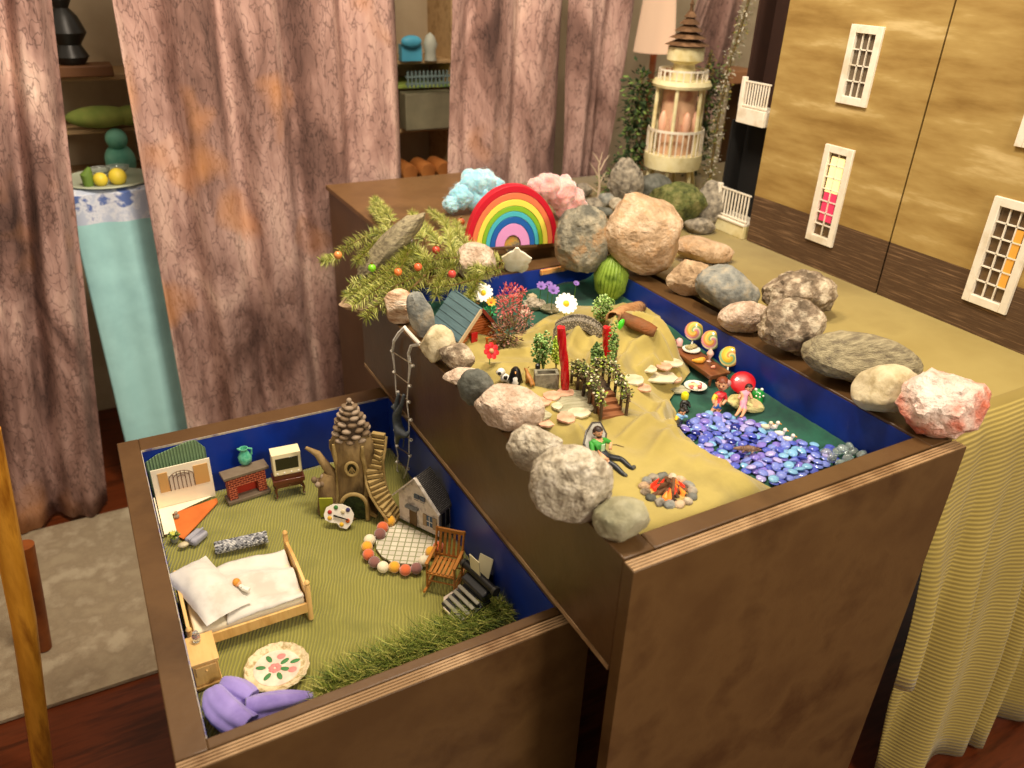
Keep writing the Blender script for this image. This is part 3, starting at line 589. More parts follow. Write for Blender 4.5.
def H0(x, y, d):
    base = -.036 + .018 * smooth((.2 - x) / .15) - .01 * smooth((y - .45) / .3)
    k = smooth(d / .09)
    z = G(x, y) * (1 - k) + base * k + .004
    for (c_, s1, s2, r_, a) in _b: z += a * gauss(x, y, c_[0], c_[1], s1, s2, r_) * smooth(d / .02 + .2)
    q = x * .8 + y * .6 + .05 * fbm((x, y, 9), 6, 2); z += rid(x, y) * smooth(d / .012 + .1) + .55 * (.0075 * (1 - 2.6 * abs(fbm((q, (y - x) * .35, 4), 15, 2))) + .004 * fbm((x, y, 2), 22, 2)) * smooth(d / .03)
    f_ = gauss(x, y, *CFP, .060) ** .5 if gauss(x, y, *CFP, .060) > .001 else 0; f_ = smooth(f_ * 1.6); z = z * (1 - f_) + (-.033) * f_ * smooth(d / .03) + z * f_ * (1 - smooth(d / .03))
    return max(z, G(x, y) + .0018)
def H(x, y):
    if not (LI < x < RI and FI < y < BI): return 0.0
    d, _ = pdist(x, y)
    return H0(x, y, d) if d > 0 else G(x, y)
def hit(px, py, lift=0):
    """the point of the cloths that the photo's pixel shows"""
    d = ray(px, py); a = CAM + d * ((.02 - CAM.z) / d.z); b_ = CAM + d * ((-.1 - CAM.z) / d.z); p = a
    for k in range(120):
        p = a.lerp(b_, k / 119)
        if p.z <= H(p.x, p.y) + lift: break
    return V(p.x, p.y, H(p.x, p.y) + lift)
green_c = mat('dark_green_cloth', '#0f4634', .85, col2=['#15543f', '#0b3a30'], ns=9, sheen=.2)
tan_c = mat('olive_tan_cloth', '#9c8a46', .85, col2=['#aa984f', '#8c7c3c'], ns=5, bump=.1, bs=300, sheen=.3)
m = MB(); NX, NY = 70, 110; x0, x1, y0, y1 = LI + .002, RI - .002, FI + .002, BI - .002
m.add([(x0 + (x1 - x0) * i / NX, y0 + (y1 - y0) * j / NY, G(x0 + (x1 - x0) * i / NX, y0 + (y1 - y0) * j / NY)) for j in range(NY + 1) for i in range(NX + 1)],
      [(j * (NX + 1) + i, j * (NX + 1) + i + 1, (j + 1) * (NX + 1) + i + 1, (j + 1) * (NX + 1) + i) for j in range(NY) for i in range(NX)])
o = m.build('green_cloth', green_c, angle=180); so = o.modifiers.new('t', 'SOLIDIFY'); so.thickness = .0012; so.offset = -1
tag(o, 'dark green cloth lining the bottom of the upper tray round the pond', 'cloth')
# tan cloth cut to its own outline
NX, NY = 150, 190; bx0, bx1 = min(p[0] for p in TPOLY), max(p[0] for p in TPOLY); by0, by1 = min(p[1] for p in TPOLY), max(p[1] for p in TPOLY)
grid = {}
for j in range(NY + 1):
    for i in range(NX + 1):
        x, y = bx0 + (bx1 - bx0) * i / NX, by0 + (by1 - by0) * j / NY; grid[i, j] = (x, y) + pdist(x, y)
m = MB(); idx = {}; fs = []; vs = []
def vid(i, j):
    if (i, j) not in idx:
        x, y, d, bp_ = grid[i, j]
        if d < 0: x, y = bp_; d = 0
        idx[i, j] = len(vs); vs.append((x, y, H0(x, y, d)))
    return idx[i, j]
for j in range(NY):
    for i in range(NX):
        q = [(i, j), (i + 1, j), (i + 1, j + 1), (i, j + 1)]
        if sum(grid[c_][2] > 0 for c_ in q) >= 1: fs.append([vid(*c_) for c_ in q])
m.add(vs, fs); o = m.build('tan_cloth', tan_c, angle=180); so = o.modifiers.new('t', 'SOLIDIFY'); so.thickness = .0014; so.offset = 1
tag(o, 'folded olive tan cloth forming the dry ground of the upper tray', 'cloth')

# ---------------------------------------------------------------- rocks
RM = {
 'grey': rockmat('grey_rock', ['#5d564c', '#8d8474', '#a89d8a'], 35, .7),
 'dark': rockmat('dark_slate_rock', ['#474840', '#5f6057', '#72726a'], 30, .4, .7),
 'tan': rockmat('tan_sandstone', ['#92785a', '#b89a78', '#d0b898'], 18, .8),
 'peach': rockmat('peach_stone', ['#a08464', '#c2a585', '#dac4a8'], 16, .9, vein='#b08658'),
 'white': rockmat('white_coral_rock', ['#857863', '#bfb39c', '#d9cfbc'], 34, 1.3, vein='#8a7a60'),
 'pinkwhite': rockmat('pinkish_white_rock', ['#a88d76', '#cbb49e', '#dccab6'], 30, 1.0, vein='#a58a72'),
 'cream': rockmat('cream_smooth_stone', ['#a8966e', '#c8b894', '#d8caa8'], 18, .35, .65),
 'bluegrey': rockmat('blue_grey_stone', ['#686a66', '#8a8a82', '#a89e8a'], 26, .5, .8),
 'salt': rockmat('pink_salt_rock', ['#e4d8cc', '#e2c4b4', '#cf6f54'], 8, 1.0, .5),
 'speckle': rockmat('speckled_brown_rock', ['#5f5140', '#8f7c66', '#c9b89c'], 20, 1.1, vein='#d8cab0'),
 'greenish': rockmat('greenish_grey_stone', ['#77745a', '#969072', '#aca68a'], 14, .3, .6),
 'quartz': rockmat('rusty_quartz', ['#e6d6c0', '#d0b090', '#8a5a34'], 18, .6, .4, stretch=(1, 1, 3)),
 'flat': rockmat('flat_streaked_stone', ['#6f6450', '#8f8467', '#a89c7c'], 22, .6, stretch=(1, 3, 6)),
 'moss': rockmat('mossy_stone', ['#3c4220', '#5c6230', '#7d7a4a'], 30, 1.0),
 'orangeveined': rockmat('grey_rock_with_ochre', ['#5c5a50', '#8f8976', '#b07a3c'], 12, .8, vein='#c4b9a0'),
}
import numpy as np
_ico = {}
def ico(n):
    if n not in _ico:
        import bmesh
        b_ = bmesh.new(); bmesh.ops.create_icosphere(b_, subdivisions=n, radius=1); b_.verts.ensure_lookup_table()
        _ico[n] = ([v.co.copy() for v in b_.verts], [[v.index for v in f.verts] for f in b_.faces]); b_.free()
    return _ico[n]
def rockmesh(a, b_, c_, seed, facets=7, rough=.07, n=4, T=None):
    rnd = random.Random(seed); vs, fs = ico(n)
    pl_ = []
    for k in range(facets):
        d = V(rnd.gauss(0, 1), rnd.gauss(0, 1), rnd.gauss(0, 1)).normalized(); pl_.append((d, rnd.uniform(.72, .92)))
    pl_.append((V(0, 0, -1), .8)); out = []
    for v in vs:
        v = v.copy()
        for d, h in pl_:
            t = v.dot(d)
            if t > h: v -= d * (t - h) * .88
        v *= 1 + rough * fbm(v + V(seed * 3.1, 0, 0), 2.2, 5) + rough * .5 * fbm(v + V(0, seed, 0), 6, 4)
        out.append(V(v.x * a, v.y * b_, v.z * c_))
    return out, fs
def rock(name, label, px, py, w_, h, mt, zb, seed, dr_=.8, roll=0, yaw=0, facets=7, rough=.07, group=None, n=4, cat='rock', hh=None):
    """w_, h: size seen in the photo; zb: height of the surface it lies on"""
    p = at(px, py, zb + .012); s = m_(1, p); a = w_ * s / 2
    dr_ = min(dr_, .8 * h / w_ / .5 if roll == 0 else dr_)
    for _ in range(3):
        b_ = w_ * dr_ / 2; c_ = (hh / 2 if hh else math.sqrt(max((.3 * h) ** 2, (h / 2) ** 2 - (b_ * .5) ** 2)) / .86) * s * 1.1
        p = at(px, py, zb + c_ * .85); s = m_(1, p)
    a = w_ * s / 2 * 1.06; b_ = a * dr_
    vs, fs = rockmesh(a, b_, c_, seed, facets, rough, n)
    Rm = Matrix.Rotation(YAW + radians(yaw), 4, 'Z') @ Matrix.Rotation(radians(-roll), 4, 'Y')
    m = MB(Rm); m.add(vs, fs); lo_ = min(v.z for v in m.v)
    o = m.build(name, RM[mt] if isinstance(mt, str) else mt, loc=(p.x, p.y, zb - lo_ - .0006 if not callable(zb) else 0), angle=28)
    return tag(o, label, cat, group)
BT = .0005; TT = .0005
G1 = 'rocks along the tray rims'
rock('rock', 'round grey rock with ochre patches right beside the rainbow', 582, 241, 52, 62, 'orangeveined', BT, 3, .8)
rock('boulder', 'largest peach-tan boulder on the far right corner of the tray rim', 643, 240, 84, 80, 'peach', BT, 5, .75, roll=-30, hh=74)
rock('stone', 'curved peach stone lying behind the largest peach boulder', 703, 250, 58, 26, 'peach', TT, 8, .55, roll=-8)
rock('stone', 'tan stone on the rim between the largest boulder and the blue-grey stone', 690, 278, 44, 34, 'tan', BT, 11, .8)
rock('stone', 'blue-grey rounded stone on the right rim', 727, 292, 62, 42, 'bluegrey', BT, 14, .7, roll=-20)
rock('stone', 'light fluffy-textured tan stone lying on the mustard cloth behind the rim', 800, 295, 68, 44, 'speckle', TT, 17, .7, rough=.14)
rock('stone', 'small pinkish stone wedged below the blue-grey stone on the rim', 745, 318, 50, 30, 'pinkwhite', BT, 19, .6, roll=6)
rock('rock', 'brown and white speckled rock on the right rim beside the long flat stone', 792, 330, 66, 50, 'speckle', BT, 23, .7, roll=-14, rough=.1)
rock('stone', 'long flat streaked grey stone on the right rim', 862, 360, 116, 50, 'flat', BT, 26, .5, roll=-8, facets=4, rough=.05)
rock('stone', 'smooth cream stone in front of the long flat stone', 886, 391, 64, 46, 'cream', BT + .002, 29, .75, roll=10, facets=9, rough=.03)
rock('salt_crystal_rock', 'pink and white salt rock on the front right corner of the rim', 943, 405, 78, 64, 'salt', BT, 31, .8, rough=.13)
# far corner of the table
rock('stone', 'green mossy boulder at the foot of the toy tower', 676, 205, 58, 44, 'moss', TT, 41, .8)
rock('stone', 'round pinkish pebble on top of the rocks below the tower', 680, 191, 17, 17, 'peach', at(680, 196, TT).z + .03, 43, .9, facets=0, rough=.02)
rock('stone', 'pale stone at the right foot of the tower beside the porch plinth', 712, 205, 34, 40, 'grey', TT, 44, .7)
rock('stone', 'dark grey stone between the tower legs', 655, 188, 34, 26, 'dark', TT, 47, .8)
rock('stone', 'grey stone behind the curved peach stone', 700, 225, 30, 18, 'grey', TT, 48, .8)
rock('rock', 'mottled grey rock leaning by the curtain left of the tower', 626, 184, 34, 38, 'grey', TT, 49, .6, rough=.14)
# left side of the rim
LR = [
 ('stone', 'long tan flat stone standing under the fir branch', 392, 270, 92, 60, 'flat', .001, 52, .45, 46, 22),
 ('stone', 'tan stone under the fir branch tips at the back left corner', 372, 303, 62, 22, 'tan', .001, 53, .6, 5, None),
 ('stone', 'rust-streaked white quartz below the fir branch', 400, 307, 34, 32, 'quartz', .001, 55, .7, 0, None),
 ('quartz_point', 'upright grey quartz point left of the log cabin', 421, 316, 24, 50, 'bluegrey', .001, 57, .6, 14, 50),
 ('rock', 'pale rock with pinkish top next to the fir branch and the shell', 476, 262, 40, 36, 'pinkwhite', .001, 59, .8, 0, None),
 ('stone', 'rounded cream-tan stone on the left rim beside the cabin roof', 437, 345, 34, 36, 'cream', .001, 61, .75, -20, None),
 ('rock', 'grey-green and white rough rock between the cream stone and the flat pink stone', 457, 357, 36, 26, 'speckle', .001, 63, .75, -15, None),
 ('stone', 'flat pinkish stone on the left rim', 461, 377, 38, 18, 'pinkwhite', .001, 65, .7, 6, None),
 ('stone', 'dark slate-grey rounded stone on the left rim', 476, 388, 34, 36, 'dark', .001, 67, .7, 10, None),
 ('rock', 'large pinkish white rough rock on the left rim by the paving', 510, 409, 66, 44, 'pinkwhite', .001, 69, .7, -8, None),
 ('rock', 'white craggy rock between the pinkish rock and the biggest round one', 536, 449, 54, 46, 'white', .001, 71, .75, -10, None),
 ('boulder', 'biggest rounded white-grey boulder near the front left corner of the rim', 571, 485, 80, 72, 'white', .001, 73, .8, -10, None),
 ('stone', 'smooth greenish grey stone on the very front corner of the rim', 622, 520, 56, 42, 'greenish', .001, 75, .7, 8, None)]
for nm, lb, x, y, w_, h, mt, zb, sd, dr_, rl_, hh_ in LR: rock(nm, lb, x, y, w_, h, mt, zb, sd, dr_, rl_, hh=hh_)

# ---------------------------------------------------------------- rainbow of nested wooden arches
p = at(512, 250, .001); rs = m_(1, p)
RB = at(511, 247, .031); rs = m_(1, RB)
base_px = RB
rb = thing('wooden_rainbow', 'wooden stacking rainbow of painted arches standing on the far rim', 'toy', (RB.x, RB.y, .0305), YAW + .30)
rcol = ['#c8142c', '#e87a50', '#f2e05a', '#86b82c', '#4bb8c8', '#1a5fb0', '#e09ad2']; R0 = 47; wd_ = [5.4, 5, 5.1, 4.2, 4.3, 5.3, 9.2]
sqz = 1.27
r_ = R0
for k, c_ in enumerate(rcol):
    ro, ri = r_ * rs, (r_ - wd_[k] + .35) * rs; r_ -= wd_[k]
    if k == 6: ri = 8.6 * rs
    n = 36; vs = []; d2 = .012
    for y in (-d2, d2):
        for rr in (ro, ri):
            for i in range(n + 1): a = pi * i / n; vs.append((rr * cos(a), y, rr * sin(a) * sqz + .0))
    q = n + 1; fs = []
    for i in range(n): fs += [(i, i + 1, q + i + 1, q + i), (2 * q + i + 1, 2 * q + i, 3 * q + i, 3 * q + i + 1), (i + 1, i, 2 * q + i, 2 * q + i + 1), (q + i, q + i + 1, 3 * q + i + 1, 3 * q + i)]
    fs += [(0, q, 3 * q, 2 * q), (n, 2 * q + n, 3 * q + n, q + n)]
    nm = ['red', 'orange', 'yellow', 'green', 'turquoise', 'blue', 'pink'][k]
    o = MB(Matrix.Translation((0, 0, .007))).add(vs, fs).build('arch', mat('painted_wood_' + nm, c_, .4, col2=[c_], ns=20, bump=.1, bs=120), rb, bev=.0006); o['label'] = nm + ' arch'
MB().box((-.052, -.012, 0), (.058, .012, .0065)).build('base', wood_dk, rb, bev=.001)
o = MB(Matrix.Translation((0, -.004, .0075))).lathe([(.0001, -.018), (8.3 * rs, -.018), (8.3 * rs, 0), (.0001, 0)], 20, T=Matrix.Translation((0, 0, .0075)) @ Matrix.Rotation(pi / 2, 4, 'X') @ Matrix.Translation((0, 0, .008))).build('half_disc', mat('rainbow_wood_grain', '#d88a4a', .5, col2=['#c8a24a', '#7a7468', '#5f5a58'], ns=40), rb)
o['label'] = 'mottled orange and grey centre'
# painted strip leaning on the blue wall under the rainbow, and white shell
p = at(543, 262, .002)
o = MB().box((-.034, -.004, 0), (.034, .004, .011)).build('painted_domino', mat('orange_grey_wood', '#d8702a', .5, col2=['#d8a05a', '#6f6a60', '#5a4a3c'], ns=22), loc=(p.x + .01, BI - .006, -.014), rz=.05, bev=.001)
tag(o, 'orange and grey painted wooden strip under the rainbow base on the blue wall', 'block')
p = V(at(511, 264, .008).x, .888, .002)
m = MB(Matrix.Rotation(YAW, 4, 'Z') @ Matrix.Rotation(.45, 4, 'X')); s = m_(1, p); n = 26; vs = [(0, -.001, 9 * s)] ; prof = []
for i in range(n): a = 2 * pi * i / n; rr = (15 + 1.6 * sin(5 * a) + 1.0 * sin(9 * a)) * s; prof.append((rr * cos(a) * (.92 - .2 * max(0, sin(a))), rr * sin(a) * 1.05))
m.add([(x, -.004 - .003 * 0, z + 14 * s) for x, z in prof] + [(x * .6, -.008, z * .6 + 14 * s) for x, z in prof] + [(x, .0, z + 14 * s) for x, z in prof] + [(0, -.0095, 14 * s), (0, .0, 14 * s)],
      [(i, (i + 1) % n, n + (i + 1) % n, n + i) for i in range(n)] + [((i + 1) % n, i, 2 * n + i, 2 * n + (i + 1) % n) for i in range(n)] + [(n + i, n + (i + 1) % n, 3 * n) for i in range(n)] + [(2 * n + (i + 1) % n, 2 * n + i, 3 * n + 1) for i in range(n)])
o = m.build('shell', mat('white_shell', '#e9dfc2', .4, col2=['#f3ecd6', '#d6c9a6'], ns=30, bump=.4), loc=(p.x, p.y - .006, .002)); tag(o, 'white scalloped shell leaning on the rim in front of the rainbow', 'shell')
# little robin-like bird on shell
p = V(p.x - .012, p.y + .004, .016)
bd = thing('toy_bird', 'tiny orange-breasted grey bird perched above the white shell', 'bird', p, YAW)
MB().tube([(-7 * s, 0, 2 * s), (-4 * s, 0, 1 * s), (0, 0, 0), (5 * s, 0, 2 * s), (9 * s, 0, 4 * s)], [2.4 * s, 4.4 * s, 4.8 * s, 3.4 * s, 1 * s], 12).build('body', K('bird_grey', '#7a766a', .6), bd)
MB().ball((-4.6 * s, -.4 * s, .6 * s), 4.6 * s, (.8, .95, 1), 10).build('breast', K('bird_orange', '#dd6a1e', .5), bd)
MB().tube([(-8.5 * s, 0, 2.6 * s), (-11 * s, 0, 2 * s)], [1 * s, .2 * s], 6).build('beak', K('black_plastic', '#15130f', .4), bd)
# second red arch piece and a pink stone left of rainbow
p = at(457, 250, .002); tag(MB(Matrix.Rotation(.25, 4, 'Y')).box((-.004, -.005, 0), (.004, .005, .03)).build('red_block', K('red_paint', '#c4142a', .4), loc=(p.x, p.y, .001), rz=YAW, bev=.0012), 'small red wooden block between the fir branch and the rainbow', 'block')
p = at(464, 256, .002); tag(MB(Matrix.Rotation(.3, 4, 'Y')).box((-.003, -.005, 0), (.003, .005, .026)).build('orange_block', K('orange_paint', '#e07a55', .4), loc=(p.x + .002, p.y - .004, .001), rz=YAW, bev=.0012), 'small orange wooden block beside the red one at the rainbow', 'block')

# ---------------------------------------------------------------- cotton clouds
def cloud(label, cols, blobs, z0, seed, yk):
    m = MB(); rnd = random.Random(seed); C0 = None
    for (px, py, r) in blobs:
        p = aty(px, py, yk); s = m_(1, p)
        if C0 is None: C0 = p
        vs, fs = ico(4); out = []
        for v in vs: out.append(p - C0 + V(v.x, v.y * .8, v.z) * r * s * (1 + .22 * fbm(v + V(px, py, 0), 1.8, 6) + .05 * fbm(v + V(px, py, 0), 9, 5)))
        m.add(out, fs)
    # stray fibres
    for k in range(260):
        px, py, r = rnd.choice(blobs); p = aty(px, py, yk) - C0; d = V(rnd.gauss(0, 1), rnd.gauss(0, .8), rnd.gauss(0, 1)).normalized(); s = m_(1, C0)
        q = p + d * r * s * .95; e_ = d.cross(V(rnd.random(), rnd.random(), rnd.random())).normalized()
        m.tube([q, q + (d * .5 + e_ * .6) * .006, q + (d * .7 + e_ * 1.4) * .008], [.00022, .00018, .0001], 3, cap=False)
    mt = mat(cols[0][1:] + '_cotton', cols[0], 1, col2=[cols[1]], ns=30, bump=.9, bs=200, sheen=1, sss=.3)
    o = m.build('cotton_cloud', mt, loc=C0, angle=180); return tag(o, label, 'cotton')
cloud('pale blue cotton wool cloud behind the left side of the rainbow', ['#86c6dc', '#b4e0ea'], [(474, 184, 15), (462, 196, 13), (485, 181, 12), (478, 197, 15), (495, 187, 10), (452, 204, 9), (490, 198, 12)], 0, 3, at(474, 213, .03).y)
cloud('pink cotton wool cloud behind the right side of the rainbow', ['#e79a98', '#f4c2b8'], [(548, 187, 14), (562, 192, 16), (536, 186, 9), (574, 200, 12), (566, 206, 13), (580, 206, 8)], 0, 5, at(566, 219, .03).y)
# twigs and pebbles behind
for k, (x, y, w_, h, mt, lb) in enumerate([(592, 205, 20, 16, 'grey', 'grey pebble at the foot of the dry twig'), (606, 200, 18, 14, 'bluegrey', 'bluish pebble right of the dry twig'), (583, 190, 18, 14, 'grey', 'grey pebble behind the pink cotton'), (602, 212, 22, 12, 'dark', 'dark pebble in front of the bluish pebble'), (616, 204, 14, 12, 'white', 'small whitish pebble nearest the peach boulder, behind it')]):
    rock('pebble', lb, x, y, w_, h, mt, TT, 80 + k, .8, cat='pebble', n=3)
m = MB(); t0 = at(597, 205, TT + .002); rnd = random.Random(4)
tw_ = thing('dry_twig', 'pale dry twig standing among pebbles right of the pink cotton', 'twig', t0)
s = m_(1, t0); m.tube([(0, 0, 0), (1 * s, 0, 20 * s), (-2 * s, 0, 38 * s), (1 * s, 0, 52 * s)], [1.6 * s, 1.2 * s, .8 * s, .3 * s], 7)
for (z, dx, l) in ((18, 10, 14), (26, -11, 16), (34, 12, 14), (40, -9, 12), (12, -14, 10)): m.tube([(0, 0, z * s), (dx * .5 * s, 2 * s, (z + l * .6) * s), (dx * s, 3 * s, (z + l) * s)], [.8 * s, .6 * s, .2 * s], 6)
m.build('branches', mat('pale_twig', '#b9a58c', .8, bump=.4), tw_)
# ---------------------------------------------------------------- fir branch with coloured baubles
needle = [mat('fir_needle', '#9fa248', .6), mat('fir_needle_dark', '#74803a', .6), mat('fir_needle_light', '#c8c678', .6)]
def branch(name, label, twigs, z_of, nl, dens, parent_loc, mats=needle, group=None, up_bias=.35):
    o = thing(name, label, 'branch', parent_loc, 0, group); rnd = random.Random(len(twigs)); st = MB(); nd_ = MB(); P0 = Vector(parent_loc)
    for tw in twigs:
        Q = [at(x, y, z) - P0 for (x, y, z) in tw]; L = sum((Q[i + 1] - Q[i]).length for i in range(len(Q) - 1))
        st.tube(Q, [.0022 * (1 - .6 * i / (len(Q) - 1)) for i in range(len(Q))], 6)
        n = int(L * dens)
        for i in range(n):
            t = (i + rnd.random()) / n * (len(Q) - 1); k = min(int(t), len(Q) - 2); p = Q[k].lerp(Q[k + 1], t - k); d = (Q[k + 1] - Q[k]).normalized()
            s_ = V(rnd.gauss(0, 1), rnd.gauss(0, 1), rnd.gauss(0, 1)); s_ = (s_ - d * s_.dot(d)).normalized()
            dd = (d * rnd.uniform(.35, .8) + s_ + V(0, 0, up_bias)).normalized(); l = nl * rnd.uniform(.65, 1.1) * (1 - .3 * t / (len(Q) - 1)); b_ = s_.cross(d)
            x = dd.cross(b_ + V(.01, 0, .02)).normalized() * .0008; y = dd.cross(x).normalized() * .0006; e_ = p + dd * l - V(0, 0, l * .12)
            nd_.add([p + x, p - x * .5 + y, p - x * .5 - y, (p + e_) / 2 + x + V(0, 0, l * .06), (p + e_) / 2 - x * .5 + y + V(0, 0, l * .06), (p + e_) / 2 - x * .5 - y + V(0, 0, l * .06), e_], [(0, 1, 4, 3), (1, 2, 5, 4), (2, 0, 3, 5), (3, 4, 6), (4, 5, 6), (5, 3, 6)], rnd.choice((0, 0, 1, 2)))
    st.build('twigs', K('fir_twig', '#6b5030', .8), o); nn = nd_.build('needles', mats, o, smooth=False); nn['kind'] = 'stuff'; return o
fz = .03
tw = [[(505, 262, .02), (470, 262, .035), (430, 270, .045), (395, 286, .05), (365, 292, .045), (346, 296, .03)],
      [(470, 262, .035), (480, 268, .035), (488, 274, .03)], [(480, 278, .03), (455, 285, .035), (430, 288, .04)],
      [(430, 268, .045), (410, 255, .06), (392, 236, .06), (380, 216, .055), (372, 208, .05)],
      [(392, 236, .06), (370, 234, .055), (350, 245, .045), (335, 258, .035), (322, 262, .03)],
      [(455, 262, .04), (450, 240, .06), (445, 222, .06), (430, 212, .05)],
      [(395, 286, .05), (385, 300, .035), (372, 310, .02), (366, 318, .012)], [(425, 275, .05), (405, 295, .04), (390, 302, .03), (384, 308, .02)],
      [(430, 270, .045), (420, 262, .055), (405, 266, .05), (380, 280, .045), (350, 284, .035)],
      [(470, 262, .035), (478, 282, .03), (470, 296, .02), (466, 304, .012)], [(500, 262, .03), (485, 255, .04), (470, 244, .045)],
      [(445, 240, .06), (465, 232, .055), (480, 228, .045)], [(450, 265, .04), (440, 280, .04), (436, 296, .025)],
      [(430, 262, .06), (412, 248, .075), (398, 262, .07), (380, 276, .06), (358, 290, .05)], [(425, 240, .075), (408, 226, .075), (396, 232, .075), (372, 246, .065), (356, 262, .055)], [(440, 246, .07), (424, 228, .075), (412, 214, .07)], [(410, 250, .075), (400, 270, .065), (376, 290, .05), (352, 306, .03)],
      [(460, 258, .05), (440, 258, .06), (420, 266, .06)], [(470, 250, .05), (458, 236, .06), (456, 222, .055)], [(500, 268, .03), (486, 272, .035), (474, 268, .04)], [(392, 222, .07), (380, 206, .06), (374, 200, .055)]]
branch('fir_branch', 'green fir branch lying over the back left rim, hung with small baubles', tw, None, .028, 1900, at(430, 270, .03))
for px, py, c_, lb in [(372, 268, '#7ac020', 'bright green'), (393, 253, '#3f6fb5', 'blue'), (398, 272, '#d9743a', 'left orange'), (418, 267, '#d8643a', 'right orange'), (411, 242, '#5a4a3a', 'brown'), (452, 274, '#c8443c', 'lower red'), (436, 250, '#b8402e', 'upper red'), (338, 255, '#d98a4a', 'pale orange'), (461, 222, '#b8502e', 'rusty')]:
    p = at(px, py, .068 if px < 460 else .05); s = m_(1, p)
    b_ = thing('bauble', lb + ' bauble on the fir branch', 'bauble', p, 0, 'baubles on the fir branch')
    MB().ball((0, 0, 0), 4.2 * s, n=12).build('ball', mat('bauble_' + lb.replace(' ', '_'), c_, .2, coat=.6), b_)
    MB().tube([(0, 0, 4 * s), (0, 0, 5.6 * s)], [1.2 * s, 1.2 * s], 8).build('cap', K('gold_cap', '#b8964a', .3, .9), b_)
# ---------------------------------------------------------------- log cabin
A = at(430, 299, .035); B = at(481, 309.5, .035)
rzc = math.atan2((B - A).y, (B - A).x) - .60; Lc = (B - A).length; CB = hit(474, 362)
fl = H(.10, .59) + .001; ZR = .035 - fl
cab = thing('log_cabin', 'orange log cabin with a blue-grey plank roof and red door', 'cabin', (B.x, B.y, fl), rzc)
logm = mat('orange_logs', '#c8742a', .5, col2=['#a9541a', '#d98a3a'], ns=9, bump=.2); slate = mat('blue_grey_roof_boards', '#4c6468', .7, col2=['#587276', '#40565c'], ns=6, stretch=(1, 12, 1), bump=.3)
cred = mat('cabin_red', '#b41616', .4); hw = .036; ZE = ZR - .046; ov = .006; n = 9
lg = MB()
for s_ in (-1, 1):
    for k in range(n - 2):
        z = .004 + k * .0068
        if z > ZE - .002: break
        lg.tube([(-Lc + .004, s_ * (hw - .003), z), (-ov, s_ * (hw - .003), z)], .0036, 8)
lg.build('log_wall', logm, cab)
for x_ in (-ov - .002, -Lc + .006):
    g = MB(); g.add([(x_, -hw + .004, 0), (x_, hw - .004, 0), (x_, hw - .004, ZE), (x_, 0, ZR - .004), (x_, -hw + .004, ZE), (x_ - .004, -hw + .004, 0), (x_ - .004, hw - .004, 0), (x_ - .004, hw - .004, ZE), (x_ - .004, 0, ZR - .004), (x_ - .004, -hw + .004, ZE)],
                [(0, 1, 2, 3, 4), (9, 8, 7, 6, 5), (0, 4, 9, 5), (4, 3, 8, 9), (3, 2, 7, 8), (2, 1, 6, 7)])
    z = .003
    while z < ZR - .012:
        h_ = hw - .004 if z < ZE else (hw - .004) * (ZR - .006 - z) / (ZR - .006 - ZE)
        g.tube([(x_, -h_, z), (x_, h_, z)], .0026, 8); z += .0052
    g.build('gable_wall', logm, cab)
for s_, nm in ((-1, 'roof_panel'), (1, 'roof_panel')):
    e0 = V(0, s_ * (hw + .009), ZE - .01); r0 = V(0, s_ * .0005, ZR); m = MB(); dv = (r0 - e0)
    nrm = V(0, s_ * dv.z, abs(dv.y)).normalized() * .003
    for k in range(5):
        a_ = e0 + dv * (k / 5); b_ = e0 + dv * ((k + .97) / 5); lft = nrm * .35
        q = [a_ + lft, b_]; m.add([(-Lc, q[0].y, q[0].z), (ov * 0 + .002, q[0].y, q[0].z), (.002, q[1].y, q[1].z), (-Lc, q[1].y, q[1].z)] + [(-Lc, (q[0] + nrm).y, (q[0] + nrm).z), (.002, (q[0] + nrm).y, (q[0] + nrm).z), (.002, (q[1] + nrm).y, (q[1] + nrm).z), (-Lc, (q[1] + nrm).y, (q[1] + nrm).z)], [(0, 3, 2, 1), (4, 5, 6, 7), (0, 1, 5, 4), (1, 2, 6, 5), (2, 3, 7, 6), (3, 0, 4, 7)])
    m.build(nm, slate, cab, smooth=False)
    m = MB(); m.bar(e0 + V(.004, 0, .001), r0 + V(.004, 0, .001), .006, .003, up=(1, 0, 0)); m.build('bargeboard', K('dark_red_brown', '#7a2a18', .6) if s_ == 1 else K('pale_board', '#c9b08a', .6), cab)
o = MB().box((.001, -.021, .002), (.004, -.008, .026)).build('door', cred, cab, bev=.0006)
MB().ball((.005, -.011, .013), .0012, n=6).build('door_knob', K('dull_brass', '#8a7345', .4, .8), o)
MB().box((-.0, -.004, .0), (.03, hw, .003)).build('porch_floor', logm, cab, bev=.0006)
for y_ in (-.003, .014, hw - .002): MB().tube([(.028, y_, .003), (.028, y_, .02)], .0022, 8).build('porch_post', logm, cab)
MB().bar((.028, -.005, .0215), (.028, hw, .0215), .0045, .0045).build('porch_rail', logm, cab)
MB().bar((.004, hw - .002, .0215), (.028, hw - .002, .0215), .0035, .0035).build('porch_rail', logm, cab)
